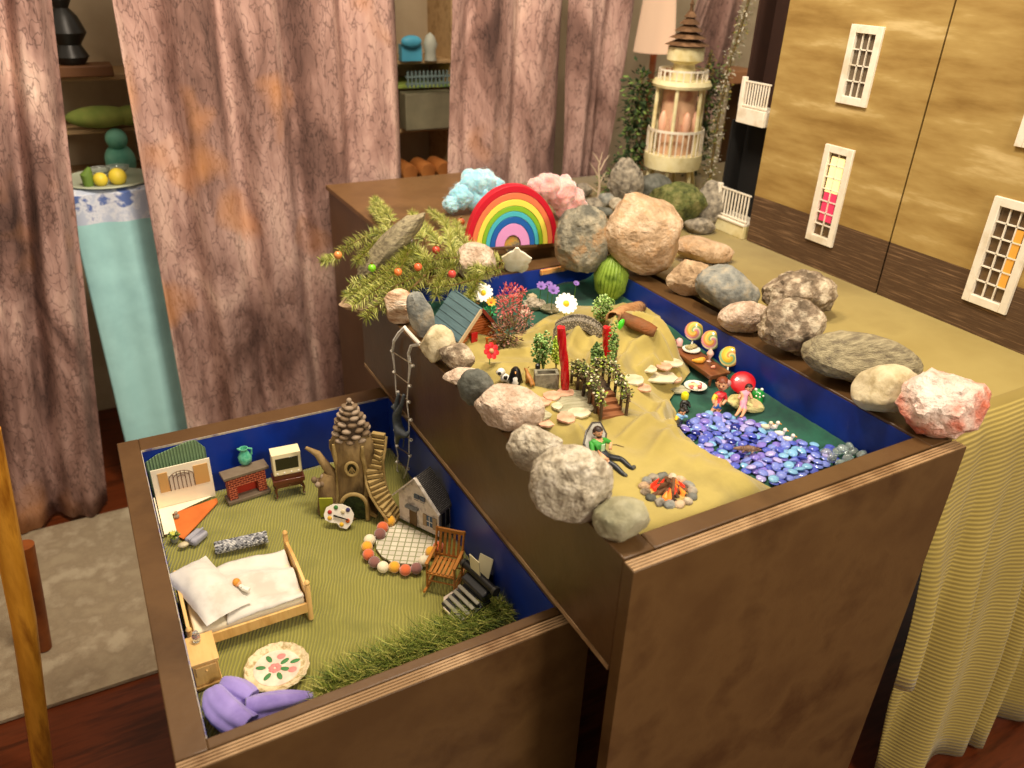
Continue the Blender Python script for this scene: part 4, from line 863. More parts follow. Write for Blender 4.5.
# helpers for flowers and plants
def flower(name, label, px, py, z, r_px, petals, pc, cc, face=(0, -.5, .8), stem_to=None, cat='flower', group=None, pl=.5, cup=.15):
    p = at(px, py, z); s = m_(1, p); o = thing(name, label, cat, p, 0, group)
    f = Vector(face).normalized(); x = f.orthogonal().normalized(); y = f.cross(x); m = MB(); r = r_px * s
    for k in range(petals):
        a = 2 * pi * k / petals; d = x * cos(a) + y * sin(a); t = f.cross(d); wd2 = r * pl * .55
        m.add([d * r * .15, d * r * .55 + t * wd2 + f * r * cup * .5, d * r + t * wd2 * .5 + f * r * cup, d * r * 1.06 + f * r * cup, d * r - t * wd2 * .5 + f * r * cup, d * r * .55 - t * wd2 + f * r * cup * .5, d * r * .6 + f * r * (cup * .5 + .06)], [(0, 1, 6), (1, 2, 6), (2, 3, 6), (3, 4, 6), (4, 5, 6), (5, 0, 6)])
    q = m.build('petals', pc, o, smooth=False); q.modifiers.new('t', 'SOLIDIFY').thickness = .0005
    MB().ball(f * r * .08, r * .3, (1, 1, 1), 10).build('centre', cc, o)
    b0 = V(*(stem_to or (p.x, p.y + .004))[:2], 0); b0 = V(b0.x, b0.y, H(b0.x, b0.y)) - p
    MB().tube([-f * r * .1, -f * r * .3 + V(0, 0, -.004), b0], [.0008, .0008, .0009], 6).build('stem', K('stem_green', '#4f7a2a', .6), o)
    return o
wp = K('white_petal', '#f4f0e6', .5); yc = K('yellow_centre', '#f0c418', .5)
flower('daisy', 'white daisy with yellow centre standing behind the cabin roof', 483.5, 293, .01, 9.5, 12, wp, yc, (-.45, -.6, .6))
flower('daisy', 'larger white daisy with yellow centre behind the stone bridge', 566, 304, -.01, 11, 14, wp, yc, (-.2, -.6, .7))
flower('marigold', 'small orange-yellow flower below the left daisy', 491, 303, .0, 5, 9, K('orange_petal', '#e8a83a', .5), K('brown_centre', '#a3501a', .5), (-.2, -.6, .7), cup=.7)
for k, (x, y, r, lb) in enumerate([(541, 287, 5, 'left purple flower in front of the blue back wall'), (553, 291, 6, 'right purple flower beside the large daisy'), (549, 285, 3.5, 'smallest purple flower between its two neighbours'), (576, 284, 3, 'tiny lilac flower against the blue wall by the green cactus')]):
    flower('purple_flower', lb, x, y, -.01, r, 8, K('purple_petal', '#8a68b4', .6), K('dark_lilac', '#4a3a6a', .6), (-.1, -.5, .8), pl=.7, cup=.5, group='purple flowers at the back')
for k, (x, y, r, lb) in enumerate([(612, 236, 4.5, 'lilac flower on top of the round green cactus, left'), (620, 243, 4.5, 'lilac flower on top of the round green cactus, right'), (616, 229, 3.5, 'yellow-green bud above the lilac cactus flowers')]):
    p = at(x, y, .03); s = m_(1, p); c_ = K('purple_petal', '', .6) if k < 2 else K('bud_yellow', '#c8c43a', .6)
    o = thing('cactus_flower', lb, 'flower', p); f = V(-.2, -.6, .6).normalized(); m = MB(); x_ = f.orthogonal().normalized(); y_ = f.cross(x_)
    for j in range(9): a = 2 * pi * j / 9; m.leaf((0, 0, 0), (x_ * cos(a) + y_ * sin(a)) + f * .6, f, r * s * 1.3, r * s * .8)
    q = m.build('petals', c_, o, smooth=False); q.modifiers.new('t', 'SOLIDIFY').thickness = .0005
    g = at(609, 268, .0); MB().tube([(0, 0, 0), (g + V(0, 0, .014) - p) * .6 + V(0, 0, -.004), g + V(0, 0, .010) - p], [.001, .001, .001], 6).build('stem', K('stem_green', '', .6), o)
# round ribbed cactus
g = hit(609, 300); s = m_(1, g)
ct = thing('cactus', 'rounded dark green ribbed cactus hanging over the far right corner', 'cactus', (g.x, g.y, g.z))
Hc = (at(609, 262, .0).z); m = MB(); hgt = m_(44, g) * 1.05; rr = 16 * s
for k in range(26):
    a = 2 * pi * k / 26; m.tube([(rr * .3 * cos(a), rr * .3 * sin(a), 0), (rr * .85 * cos(a + .1), rr * .85 * sin(a + .1), hgt * .25), (rr * cos(a + .2), rr * sin(a + .2), hgt * .55), (rr * .75 * cos(a + .3), rr * .75 * sin(a + .3), hgt * .85), (rr * .2 * cos(a + .35), rr * .2 * sin(a + .35), hgt)], [1.6 * s, 1.9 * s, 2 * s, 1.8 * s, 1.2 * s], 6)
m.build('ribs', mat('cactus_green', '#6c8a2a', .5, col2=['#8aa63c', '#4f6a1a'], ns=30), ct)
MB().lathe([(rr * .2, 0), (rr * .6, hgt * .25), (rr * .7, hgt * .55), (rr * .5, hgt * .85), (.001, hgt * .97)], 20).build('core', K('cactus_core', '#3a4a12', .7), ct)
# pink coral-like flower spray, brown dried plants, crystals, leaves
def spray(name, label, cat, px, py, wpx, hpx, n, mats, lw, seed, base=None, stem=True, rnd_r=1, squash=.7, zbase=None):
    g = hit(*(base or (px, py + hpx * .5))); 
    if zbase is not None: g.z = zbase
    s = m_(1, g); o = thing(name, label, cat, g); r_ = random.Random(seed); c = aty(px, py, g.y) - g; m = MB()
    if stem:
        st = MB()
        for k in range(7):
            e_ = c + V(r_.uniform(-.7, .7) * wpx * .5 * s, r_.uniform(-.5, .5) * wpx * .5 * s, r_.uniform(-.3, .6) * hpx * .5 * s); st.tube([(0, 0, 0), e_ * .5 + V(0, 0, .002), e_], [.0009, .0008, .0005], 5)
        st.build('stems', K('plant_stem', '#6a5a30', .8), o)
    for k in range(n):
        d = V(r_.gauss(0, 1), r_.gauss(0, 1), r_.gauss(0, 1)).normalized(); q = r_.random() ** .45
        p = c + V(d.x * wpx * .5 * s, d.y * wpx * .5 * s * squash, d.z * hpx * .5 * s) * q
        if name in ('succulent_bush',): m.ball(p, lw * r_.uniform(.7, 1.3), (1, 1, .8), 5, r_.randrange(len(mats)))
        else: m.leaf(p, d + V(0, 0, .3), (r_.random() - .5, r_.random() - .5, 1), lw * r_.uniform(.9, 2), lw * r_.uniform(.6, 1.1), r_.randrange(len(mats)))
    q = m.build('leaves' if 'flower' not in name else 'blossoms', mats, o, smooth=name == 'succulent_bush'); q['kind'] = 'stuff'
    return o
cor = [K('coral_pink', '#d9615e', .6), K('coral_light', '#e88c84', .6), K('coral_red', '#c84444', .6)]
spray('coral_flower_spray', 'tall coral pink artificial flower spray behind the cabin', 'flower', 509, 303, 26, 44, 420, cor, .0042, 2, base=(512, 326))
spray('coral_flower', 'small coral pink flower head right of the tall spray', 'flower', 521, 292, 10, 9, 70, cor, .004, 3, base=(519, 322))
brn = [K('dried_brown', '#7a5f44', .8), K('dried_dark', '#4a3a28', .8), K('dried_pink', '#a87868', .8), K('dried_olive', '#6a6434', .8)]
spray('dried_flower_bush', 'brown and dusty pink dried flower bush right of the cabin gable', 'plant', 508, 332, 36, 34, 520, brn, .005, 5, base=(508, 348))
spray('dried_flower_bush', 'dusty pink dried sprig behind the brown bush', 'plant', 525, 318, 18, 22, 160, [brn[2], cor[1], brn[0]], .004, 6, base=(524, 330))
spray('moss_sprig', 'green and brown sprig by the blue wall left of the left daisy', 'plant', 474, 300, 12, 20, 110, [K('sprig_green', '#5a6a2a', .8), brn[0], K('sprig_orange', '#b8803a', .7)], .005, 7, base=(474, 312))
spray('green_rosette', 'light green toy leaf rosette beside the coral flower', 'plant', 491, 310, 13, 6, 40, [K('mint_green', '#3fae6a', .6)], .006, 8, base=(491, 318))
for k, (x, y, w_, h, mt, lb) in enumerate([(534, 304, 22, 12, 'white', 'white crystal cluster behind the coral flower'), (550, 309, 18, 10, 'greenish', 'pale green crystal piece left of the large daisy'), (532, 297, 10, 7, 'cream', 'small cream pebble by the purple flowers'), (524, 312, 12, 7, 'pinkwhite', 'pinkish crystal bit between the coral flower and the white cluster')]):
    g = hit(x, y + h * .4); rock('crystal', lb, x, y, w_, h, mt, g.z, 100 + k, .7, n=3, rough=.2, cat='crystal')
for (x, y, w_, h, lb, c3, bs_) in [(542, 349, 24, 42, 'light green round-leaved bush left of the left red rope', ['#9cc06a', '#5d8a3a', '#c0d890', '#3f6a2a'], (543, 372)), (557, 350, 14, 32, 'yellow-green bush between the round-leaved bush and the red rope', ['#b8c83a', '#8fae2a', '#d0d860'], (556, 368)), (603, 308, 26, 30, 'pale green succulent bush behind the stone bridge', ['#93b85a', '#5a7a32', '#bcd48a'], (601, 326)), (613, 345, 12, 62, 'slim green succulent column right of the right red rope', ['#86a850', '#4f7030', '#b0c878'], (613, 380)), (597, 355, 14, 30, 'small green succulent between the stone bridge and the ivy bridge', ['#6f9048', '#41602a', '#9fb870'], (597, 372))]:
    spray('succulent_bush', lb, 'plant', x, y, w_, h, 340 if w_ > 12 else 200, [mat('succ%d_%d' % (x, i), c_, .6) for i, c_ in enumerate(c3)], .0021, int(x), base=bs_)
o = MB(Matrix.Rotation(.5, 4, 'Y')).ball((0, 0, 0), .009, (.7, .5, 1.3), 12).build('toy_frog', K('bright_green', '#46c81e', .3, coat=.5), loc=hit(620, 330) + V(0, 0, .01)); tag(o, 'bright green plastic leaf beside the bark pieces', 'leaf')
# bark pieces
for k, (a, b_, r, lb) in enumerate([((612, 322), (640, 310), 8, 'upper light brown bark piece leaning on the blue wall'), ((622, 322), (655, 338), 7.5, 'lower brown curled bark piece by the blue wall')]):
    A = hit(*a) + V(0, 0, .012); B = hit(*b_) + V(0, 0, .012); s = m_(1, A); m = MB(); n = 12; vs = []; d = (B - A); x_ = d.cross(V(0, 0, 1)).normalized(); u = x_.cross(d).normalized()
    for i in range(n + 1):
        for j in range(9):
            a_ = pi * (j / 8) * 1.25 - .35; rr = r * s * (1 + .12 * fbm((i * .4, j * .5, k), 1)) * (.75 + .25 * sin(pi * i / n)); vs.append(d * (i / n) + x_ * cos(a_) * rr + u * (sin(a_) * rr - r * s * .4))
    m.add(vs, [(i * 9 + j, i * 9 + j + 1, (i + 1) * 9 + j + 1, (i + 1) * 9 + j) for i in range(n) for j in range(8)])
    o = m.build('bark_piece', mat('bark_brown%d' % k, ['#9a6a3e', '#8a4f22'][k], .7, col2=[['#c09060', '#7a4f2a'][k], '#5f3a1c'], ns=8, stretch=(1, 6, 6), bump=.6), loc=A, angle=180); o.modifiers.new('t', 'SOLIDIFY').thickness = .002; tag(o, lb, 'bark')
# stone arch footbridge
A = hit(556, 340); B = hit(600, 336); A.z = B.z = min(A.z, B.z); s = m_(1, A); d = B - A; rz_ = math.atan2(d.y, d.x); L_ = d.length * 1.12
br = thing('stone_bridge', 'small arched grey cobblestone footbridge behind the red ropes', 'bridge', (A + B) / 2, rz_); m = MB(); n = 22; top = 19 * s; vs = []; wv_ = .016
for i in range(n + 1):
    t = i / n * 2 - 1; x = t * L_ / 2; zt = top * 1.25 * math.sqrt(max(0, 1 - (t * .86) ** 2)); zb_ = max(0, (top * 1.05) * math.sqrt(max(0, 1 - (t * 1.22) ** 2)) - .004 if abs(t) < .82 else 0)
    for (y, z) in ((-wv_, zb_), (-wv_, zt), (wv_, zt), (wv_, zb_)): vs.append((x, y, z))
m.add(vs, [(i * 4 + j, i * 4 + (j + 1) % 4, (i + 1) * 4 + (j + 1) % 4, (i + 1) * 4 + j) for i in range(n) for j in range(4)] + [(0, 3, 2, 1), (n * 4, n * 4 + 1, n * 4 + 2, n * 4 + 3)])
cob = mat('cobblestone', '#85807a', .8); N, L, b = nodes(cob); tc = N.new('ShaderNodeTexCoord'); vo = N.new('ShaderNodeTexVoronoi'); vo.feature = 'DISTANCE_TO_EDGE'; vo.inputs['Scale'].default_value = 230; L.new(tc.outputs['Object'], vo.inputs['Vector'])
rr_ = N.new('ShaderNodeValToRGB'); rr_.color_ramp.elements[0].color = lin('#3a352c'); rr_.color_ramp.elements[1].color = lin('#a89c88'); rr_.color_ramp.elements[1].position = .25; L.new(vo.outputs[0], rr_.inputs[0]); L.new(rr_.outputs[0], b.inputs['Base Color'])
bp = N.new('ShaderNodeBump'); bp.inputs['Distance'].default_value = .002; L.new(vo.outputs[0], bp.inputs['Height']); L.new(bp.outputs[0], b.inputs['Normal'])
m.build('arch', cob, br, smooth=False)
for y in (-wv_, wv_ - .004):
    m = MB(); vs = []
    for i in range(n + 1):
        t = i / n * 2 - 1; x = t * L_ / 2; zt = top * 1.25 * math.sqrt(max(0, 1 - (t * .86) ** 2))
        for (yy, z) in ((y, zt), (y, zt + .005), (y + .004, zt + .005), (y + .004, zt)): vs.append((x, yy, z + .0001))
    m.add(vs, [(i * 4 + j, i * 4 + (j + 1) % 4, (i + 1) * 4 + (j + 1) % 4, (i + 1) * 4 + j) for i in range(n) for j in range(4)] + [(0, 3, 2, 1), (n * 4, n * 4 + 1, n * 4 + 2, n * 4 + 3)]); m.build('parapet', cob, br, smooth=False)
# red twisted ropes (liquorice)
redc = mat('glossy_red', '#c01018', .25, coat=.5)
for (tp, bt, lb) in (((562, 327), (565, 392), 'taller red twisted stick left of the ivy bridge'), ((608, 327), (605, 364), 'shorter red twisted stick right of the stone bridge')):
    g = hit(*bt); s = m_(1, g); hgt = (bt[1] - tp[1]) * s / .9; m = MB(); top_ = aty(tp[0], tp[1], g.y) - g; n = 40
    for k in range(4):
        pts = []
        for i in range(n + 1): t = i / n; a = t * 5 + k * pi / 2; c_ = top_ * t + V(.0016 * sin(t * 5), 0, 0); pts.append(c_ + V(cos(a), sin(a), 0) * 2.0 * s)
        m.tube(pts, 2.6 * s, 7)
    tag(m.build('red_twisted_stick', redc, loc=g), lb, 'stick')
# ---------------------------------------------------------------- flagstone paths
fsm = [rockmat('flagstone_grey', ['#8f8a6a', '#a8a284', '#b8b294'], 16, .4, stretch=(1, 6, 1)), rockmat('flagstone_pink', ['#b8876a', '#cf9e80', '#dbb294'], 30, .5), rockmat('flagstone_cream', ['#b5a888', '#ccc0a0', '#ddd2b4'], 22, .4)]
def flag(px, py, w_, h, mi, lb, rot=0, sd=0):
    g = hit(px, py, .001); s = m_(1, g); r_ = random.Random(sd); n = 9; poly = []
    for i in range(n): a = 2 * pi * i / n; q = 1 + r_.uniform(-.13, .13); poly.append((w_ * .6 * s * q * cos(a), h * .6 * s * 1.75 * q * sin(a)))
    m = MB(); m.prism(poly, 0, .0035); o = m.build('flagstone', fsm[mi], loc=(g.x, g.y, g.z + .0015), rz=YAW + rot, bev=.0009); return tag(o, lb, 'paving stone', 'flagstones of the two paths')
FL = [(573, 405, 44, 24, 0, 'large grey flagstone in the middle of the left path', .3), (552, 398, 16, 9, 1, 'pink flagstone at the far left of the left path'), (541, 404, 16, 9, 1, 'pinkish flagstone against the big pinkish rock'), (540, 415, 24, 14, 0, 'grey flagstone next to the pinkish rim rock'), (546, 424, 19, 10, 1, 'pink flagstone at the near left of the left path'), (566, 420, 15, 10, 1, 'pink flagstone nearest the ivy bridge steps'), (578, 415, 20, 9, 2, 'cream flagstone at the near edge of the left path'), (557, 409, 10, 7, 2, 'small cream flagstone between the grey ones'), (565, 395, 16, 8, 1, 'pink flagstone at the foot of the taller red stick'),
      (655, 378, 38, 15, 2, 'long cream flagstone in the middle of the right path', -.2), (673, 366, 16, 9, 2, 'cream flagstone nearest the wooden table'), (648, 371, 15, 8, 2, 'small cream flagstone at the far side of the right path'), (672, 380, 16, 9, 1, 'pink flagstone of the right path below the table'), (643, 390, 14, 8, 1, 'pink flagstone nearest the ivy bridge on the right path'), (634, 382, 18, 10, 2, 'cream flagstone by the ivy rail'), (679, 391, 18, 8, 0, 'greenish stone left of the food plate'), (664, 370, 14, 8, 1, 'pinkish flagstone between the cream ones of the right path')]
for k, f_ in enumerate(FL): flag(*f_[:6], rot=f_[6] if len(f_) > 6 else 0, sd=k)
# ---------------------------------------------------------------- ivy covered bridge with steps
g = hit(613, 419); s = m_(1, g)
iv = thing('ivy_bridge', 'dark wooden footbridge with brown steps and ivy covered railings', 'bridge', g, YAW + .32)
stw = mat('brown_step_wood', '#7a4a2a', .6, col2=['#8f5a34', '#5f361c'], ns=10); dkw = mat('dark_bridge_wood', '#3f2f1f', .8, col2=['#5a452c', '#2a1e12'], ns=20, bump=.6)
for k in range(4): MB().box((-12 * s, k * 8 * s, 0), (12 * s, k * 8 * s + 8.6 * s, (k + 1) * 3.4 * s)).build('step', stw, iv, bev=.0006)
m = MB(); n = 10; vs = []
for i in range(n + 1):
    t = i / n; y = (33 + 52 * t) * s; z = (14 + 5 * sin(pi * t)) * s - 6 * s * t
    for (x, zz_) in ((-11 * s, z - 3 * s), (-11 * s, z), (11 * s, z), (11 * s, z - 3 * s)): vs.append((x, y, zz_))
m.add(vs, [(i * 4 + j, (i + 1) * 4 + j, (i + 1) * 4 + (j + 1) % 4, i * 4 + (j + 1) % 4) for i in range(n) for j in range(4)] + [(0, 1, 2, 3), (n * 4 + 3, n * 4 + 2, n * 4 + 1, n * 4)]); m.build('deck', dkw, iv)
r_ = random.Random(9); ivm = [K('ivy_green', '#6a7434', .7), K('ivy_dark', '#3f4a1e', .7), K('ivy_pale', '#a8a868', .7), K('ivy_cream', '#d9cfae', .7), K('ivy_stem_c', '#5a4428', .8), K('ivy_lime', '#a3b83c', .7)]
for sx in (-1, 1):
    ys = [0, 14, 30, 46, 62, 80]
    for k, yv in enumerate(ys): zt = (24 + 14 * sin(pi * k / 5)) * s; MB().tube([(sx * 14 * s, yv * s, 0), (sx * 14 * s, yv * s, zt)], 1.7 * s, 7).build('post', dkw, iv)
    pts = [(sx * 14 * s, yv * s, (24 + 14 * sin(pi * k / 5)) * s) for k, yv in enumerate(ys)]; MB().tube(pts, 1.8 * s, 7).build('handrail', dkw, iv)
    m = MB()
    for i in range(600):
        t = r_.random() * 5; k = int(t); p = Vector(pts[k]).lerp(Vector(pts[k + 1]), t - k) + V(r_.gauss(0, 2.4) * s, r_.gauss(0, 2) * s, -abs(r_.gauss(0, 7)) * s + 2.5 * s)
        if p.z < .001: p.z = .002
        m.leaf(p, (r_.gauss(0, 1), r_.gauss(0, 1), r_.gauss(0, .7)), (r_.random() - .5, r_.random() - .5, 1), .0056, .0046, r_.choice((0, 0, 1, 1, 2, 3, 4, 5)))
    m.build('ivy', ivm, iv, smooth=False)['kind'] = 'stuff'
# ================================================================ POND AND FIGURES
def pd(px, py, ref, off=0): return CAM + ray(px, py) * (dep(ref) + off)
POND = [at(x, y, -.082) for x, y in ((676, 431), (691, 418), (703, 411), (719, 412), (741, 416), (762, 420), (782, 436), (815, 443), (836, 448), (838, 462), (775, 486), (752, 474), (729, 465), (708, 460), (697, 445), (689, 436))]
PP = [(p.x, max(p.y, FI + .004)) for p in POND]
PP = [(min(x, RI - .008), y) for x, y in PP]
bx0, bx1 = min(p[0] for p in PP), max(p[0] for p in PP); by0, by1 = min(p[1] for p in PP), max(p[1] for p in PP)
def glass(n, c, t=.45): return mat(n, c, .08, trans=t, coat=.6, ior=1.45, col2=None)
GB = [('periwinkle', '#8494e6'), ('violet', '#8f80dc'), ('sky', '#8cc4ea'), ('cobalt', '#1c2b8c'), ('indigo', '#5a68d0'), ('lilac', '#bcb4ee')]
proto = {}
for nm, c in GB:
    o = MB().lathe([(.0006, -.0026), (.0055, -.0024), (.0078, -.0008), (.0080, .0003), (.0066, .0019), (.0036, .0030), (.0003, .0034)], 14).build('glass_gem', glass('glass_' + nm, c, .22))
    tag(o, '%s coloured flat glass gem lying among the gems of the pond' % {'sky': 'sky blue', 'cobalt': 'dark cobalt blue', 'indigo': 'indigo blue', 'periwinkle': 'periwinkle blue'}.get(nm, nm), 'glass gem', nm + ' glass gems in the pond'); proto[nm] = o
r_ = random.Random(12); placed = []; used = set()
def put_gem(nm, x, y, z, tilt):
    o = proto[nm] if nm not in used else proto[nm].copy()
    if nm in used: C.objects.link(o)
    used.add(nm); o.location = (x, y, z); o.rotation_euler = (r_.gauss(0, tilt), r_.gauss(0, tilt), r_.random() * 6)
for layer, dmin, cnt in ((0, .0122, 9000), (1, .0158, 4000)):
    L_ = []
    for _ in range(cnt):
        x, y = r_.uniform(bx0, bx1), r_.uniform(by0, by1); d, _q = pdist(x, y, PP)
        if d < (.003 if layer == 0 else .010): continue
        if any((x - a) ** 2 + (y - b_) ** 2 < dmin ** 2 for a, b_ in L_): continue
        L_.append((x, y))
    for x, y in L_:
        if len(placed) >= 292: break
        nm = r_.choices([g[0] for g in GB], [30, 20, 16, 7, 24, 14])[0]; placed.append((x, y)); put_gem(nm, x, y, max(G(x, y), -.1) + .0042 + layer * .0050, .10 + .12 * layer)
clr = mat('clear_glass_bead', '#e4efec', .05, trans=.8, coat=.5, ior=1.4)
c0 = MB().ball((0, 0, 0), .0088, (1, 1, .7), 12).build('clear_glass_bead', clr); r_ = random.Random(2)
for k, (x, y) in enumerate([(832, 458), (843, 449), (848, 459), (857, 452), (866, 453), (838, 451), (826, 452), (853, 446), (862, 460), (841, 463)]):
    p = at(x, y, -.075 + .008 * (k % 3 == 1)); p.x = min(p.x, RI - .012); p.y = max(p.y, FI + .012); o = c0 if k == 0 else c0.copy()
    if k: C.objects.link(o)
    o.location = (p.x, p.y, max(G(p.x, p.y) + .007, p.z)); o.rotation_euler = (r_.gauss(0, .6), r_.gauss(0, .6), 0)
    tag(o, 'clear glass bead heaped in the front right corner of the pond', 'glass bead', 'clear beads in the tray corner')
# ---------------------------------------------------------------- wooden table with food, lollipops
tbm = mat('red_brown_table_wood', '#6b3a1c', .45, col2=['#7f4a26', '#552c12'], ns=6, stretch=(1, 8, 8), coat=.2)
g0 = hit(676, 362); g1 = hit(712, 388); gt = H((g0.x + g1.x) / 2, (g0.y + g1.y) / 2); zt_ = gt + .026
A = at(673, 349, zt_); B = at(711, 376, zt_); Cc = at(725, 368, zt_); d = B - A; rz_ = math.atan2(d.y, d.x); L_ = d.length; wv_ = max(.022, abs((Cc - B).dot(V(-sin(rz_), cos(rz_), 0))))
tt = thing('toy_table', 'low red-brown wooden table laden with tiny food by the right blue wall', 'table', (A.x, A.y, gt + .002), rz_); ht = zt_ - gt - .002
MB().box((0, 0, ht - .005), (L_, wv_, ht)).build('tabletop', tbm, tt, bev=.0008)
MB().box((.004, .003, ht - .011), (L_ - .004, wv_ - .003, ht - .0052)).build('apron', tbm, tt, bev=.0006)
for x_, y_ in ((.004, .003), (L_ - .008, .003), (.004, wv_ - .007), (L_ - .008, wv_ - .007)): MB().box((x_, y_, 0), (x_ + .004, y_ + .004, ht - .0112)).build('leg', tbm, tt, bev=.0004)
MB().box((.004, wv_ * .5 - .002, ht * .25), (L_ - .004, wv_ * .5 + .002, ht * .4)).build('stretcher', tbm, tt)
def ontab(px, py): return at(px, py, zt_ + .0005)
def food(name, label, cat, px, py, fn, mt):
    p = ontab(px, py); s = m_(1, p); m = MB(); fn(m, s); return tag(m.build(name, mt, loc=p), label, cat)
food('toy_cake', 'dark red toy berries heaped at the far end of the wooden table', 'food', 674, 346, lambda m, s: [m.ball((x * s, y * s, z * s), 2.4 * s, n=6) for x, y, z in ((-2, 0, 2), (2, 1, 2), (0, 3, 2), (0, 1, 5), (4, 3, 2))], K('berry_red', '#7a1c1c', .4))
food('toy_cake', 'small pink and white toy cake beside the berries', 'food', 679, 345, lambda m, s: m.lathe([(3.5 * s, 0), (3.5 * s, 5 * s), (2 * s, 7 * s), (.01 * s, 8 * s)], 12), K('pink_icing', '#eab8b4', .5))
food('toy_platter', 'white oval toy platter with pale food on the wooden table', 'platter', 691, 351, lambda m, s: m.lathe([(5 * s, 0), (9 * s, 2 * s), (9 * s, 2.6 * s), (5 * s, 1.2 * s), (.1 * s, 1.2 * s)], 18), K('white_china', '#e8e6d8', .25, coat=.4))
food('toy_salad', 'pale green and brown food heaped on the white oval platter', 'food', 691, 349.5, lambda m, s: [m.ball(((k % 4 - 1.5) * 3 * s, (k // 4 - .5) * 3 * s, 3 * s), 1.9 * s, n=6) for k in range(8)], K('salad', '#c0bb80', .6, col2='#8a6a4a', ns=200))
food('toy_croissant', 'golden yellow toy croissant near the table edge', 'food', 699, 362, lambda m, s: m.tube([(-7 * s, 3 * s, 2 * s), (-4 * s, -1 * s, 2.6 * s), (0, -2.4 * s, 3 * s), (4 * s, -1 * s, 2.6 * s), (7 * s, 3 * s, 2 * s)], [.8 * s, 2.6 * s, 3.2 * s, 2.6 * s, .8 * s], 10), K('croissant', '#dfa030', .5))
food('toy_ice_cream', 'pink and white toy sundae standing at the near end of the table', 'food', 709, 361, lambda m, s: m.lathe([(2.5 * s, 0), (1 * s, 1 * s), (1 * s, 3 * s), (3.6 * s, 8 * s), (3.4 * s, 9 * s), (2.4 * s, 11 * s), (.1 * s, 14 * s)], 12), K('pink_white', '#e4b8a8', .4))
food('toy_shrimp', 'small orange pink toy piece lying in front of the sundae', 'food', 713, 368, lambda m, s: m.tube([(-3 * s, 0, 1.4 * s), (0, -1 * s, 1.8 * s), (3 * s, 1 * s, 1.4 * s)], [1 * s, 1.8 * s, .6 * s], 8), K('shrimp', '#d98a6a', .4))
def swirl(name, cols):
    m = mat(name, cols[0], .2, coat=.8); N, L, b = nodes(m); tc = N.new('ShaderNodeTexCoord'); sp = N.new('ShaderNodeSeparateXYZ'); L.new(tc.outputs['Object'], sp.inputs[0])
    at2 = N.new('ShaderNodeMath'); at2.operation = 'ARCTAN2'; L.new(sp.outputs['Z'], at2.inputs[0]); L.new(sp.outputs['X'], at2.inputs[1])
    ln = N.new('ShaderNodeVectorMath'); ln.operation = 'LENGTH'; L.new(tc.outputs['Object'], ln.inputs[0])
    m1 = N.new('ShaderNodeMath'); m1.operation = 'MULTIPLY_ADD'; m1.inputs[1].default_value = 330; L.new(ln.outputs['Value'], m1.inputs[0]); L.new(at2.outputs[0], m1.inputs[2])
    m2 = N.new('ShaderNodeMath'); m2.operation = 'DIVIDE'; m2.inputs[1].default_value = 2 * pi; L.new(m1.outputs[0], m2.inputs[0]); fr = N.new('ShaderNodeMath'); fr.operation = 'FRACT'; L.new(m2.outputs[0], fr.inputs[0])
    r = N.new('ShaderNodeValToRGB'); r.color_ramp.interpolation = 'CONSTANT'; e = r.color_ramp.elements; e[0].color = lin(cols[0]); e[1].position = 1 / len(cols); e[1].color = lin(cols[1])
    for i, c in enumerate(cols[2:]): k = e.new((i + 2) / len(cols)); k.color = lin(c)
    L.new(fr.outputs[0], r.inputs[0]); L.new(r.outputs[0], b.inputs['Base Color']); return m
sw = swirl('lollipop_swirl', ['#e8c860', '#e09a50', '#d88a9a', '#e6dcb0', '#8fae6a', '#d8b848'])
sw2 = swirl('lollipop_swirl_yellow', ['#f0d040', '#e8b83a', '#8fc08a', '#efe090', '#e8a050', '#f0d860'])
for k, (cx_, cy_, bx_, by_, rr, mt, lb) in enumerate([(694, 331, 689, 347, 9.4, sw, 'furthest swirl lollipop, behind the white platter'), (711, 340, 708, 357, 9.8, sw, 'middle swirl lollipop, behind the pink sundae'), (729.5, 356.5, 724, 378, 10.4, sw2, 'nearest yellow swirl lollipop, at the near end of the table')]):
    g = hit(bx_, by_ + 14) if k < 2 else hit(bx_ + 2, by_ + 4)
    g = V(min(g.x, RI - .008), g.y, G(g.x, g.y)); 
    yy = g.y; c_ = pd(cx_, cy_, g); s = m_(1, g); o = thing('lollipop', lb, 'lollipop', g); c_ = c_ - g; c_.x = min(c_.x, RI - .006 - g.x)
    MB().tube([(0, 0, .0), c_ * .5, c_ - V(0, 0, rr * .9 * s)], .9 * s, 8).build('stick', K('white_stick', '#e8e4d8', .5), o)
    dsk = MB(Matrix.Rotation(pi / 2, 4, 'X')).lathe([(.0002, -2 * s), (rr * .8 * s, -2 * s), (rr * s, -1 * s), (rr * s, 1 * s), (rr * .8 * s, 2 * s), (.0002, 2 * s)], 26).build('candy', mt, o, loc=c_, rz=YAW); dsk.rotation_euler = (-.3, 0, YAW)
# plate of food
g = hit(695, 389); s = m_(1, g); o = thing('food_plate', 'round white plate of pink and yellow toy food on the green cloth', 'plate', g + V(0, 0, .001))
MB().lathe([(6 * s, 0), (11 * s, 2.6 * s), (11.4 * s, 3.4 * s), (6 * s, 1.4 * s), (.1 * s, 1.4 * s)], 22).build('dish', K('white_china', '', .2), o); r_ = random.Random(3)
for k in range(11):
    a = r_.random() * 6.3; q = r_.random() ** .6 * 6.5 * s; MB().ball((q * cos(a), q * sin(a), 3.2 * s), 2.2 * s, (1.2, 1, .8), 7).build('fruit_piece', [K('fruit_pink', '#e0706a', .4), K('fruit_yellow', '#f0dc9a', .4), K('fruit_cream', '#f4e6d0', .4)][k % 3], o)
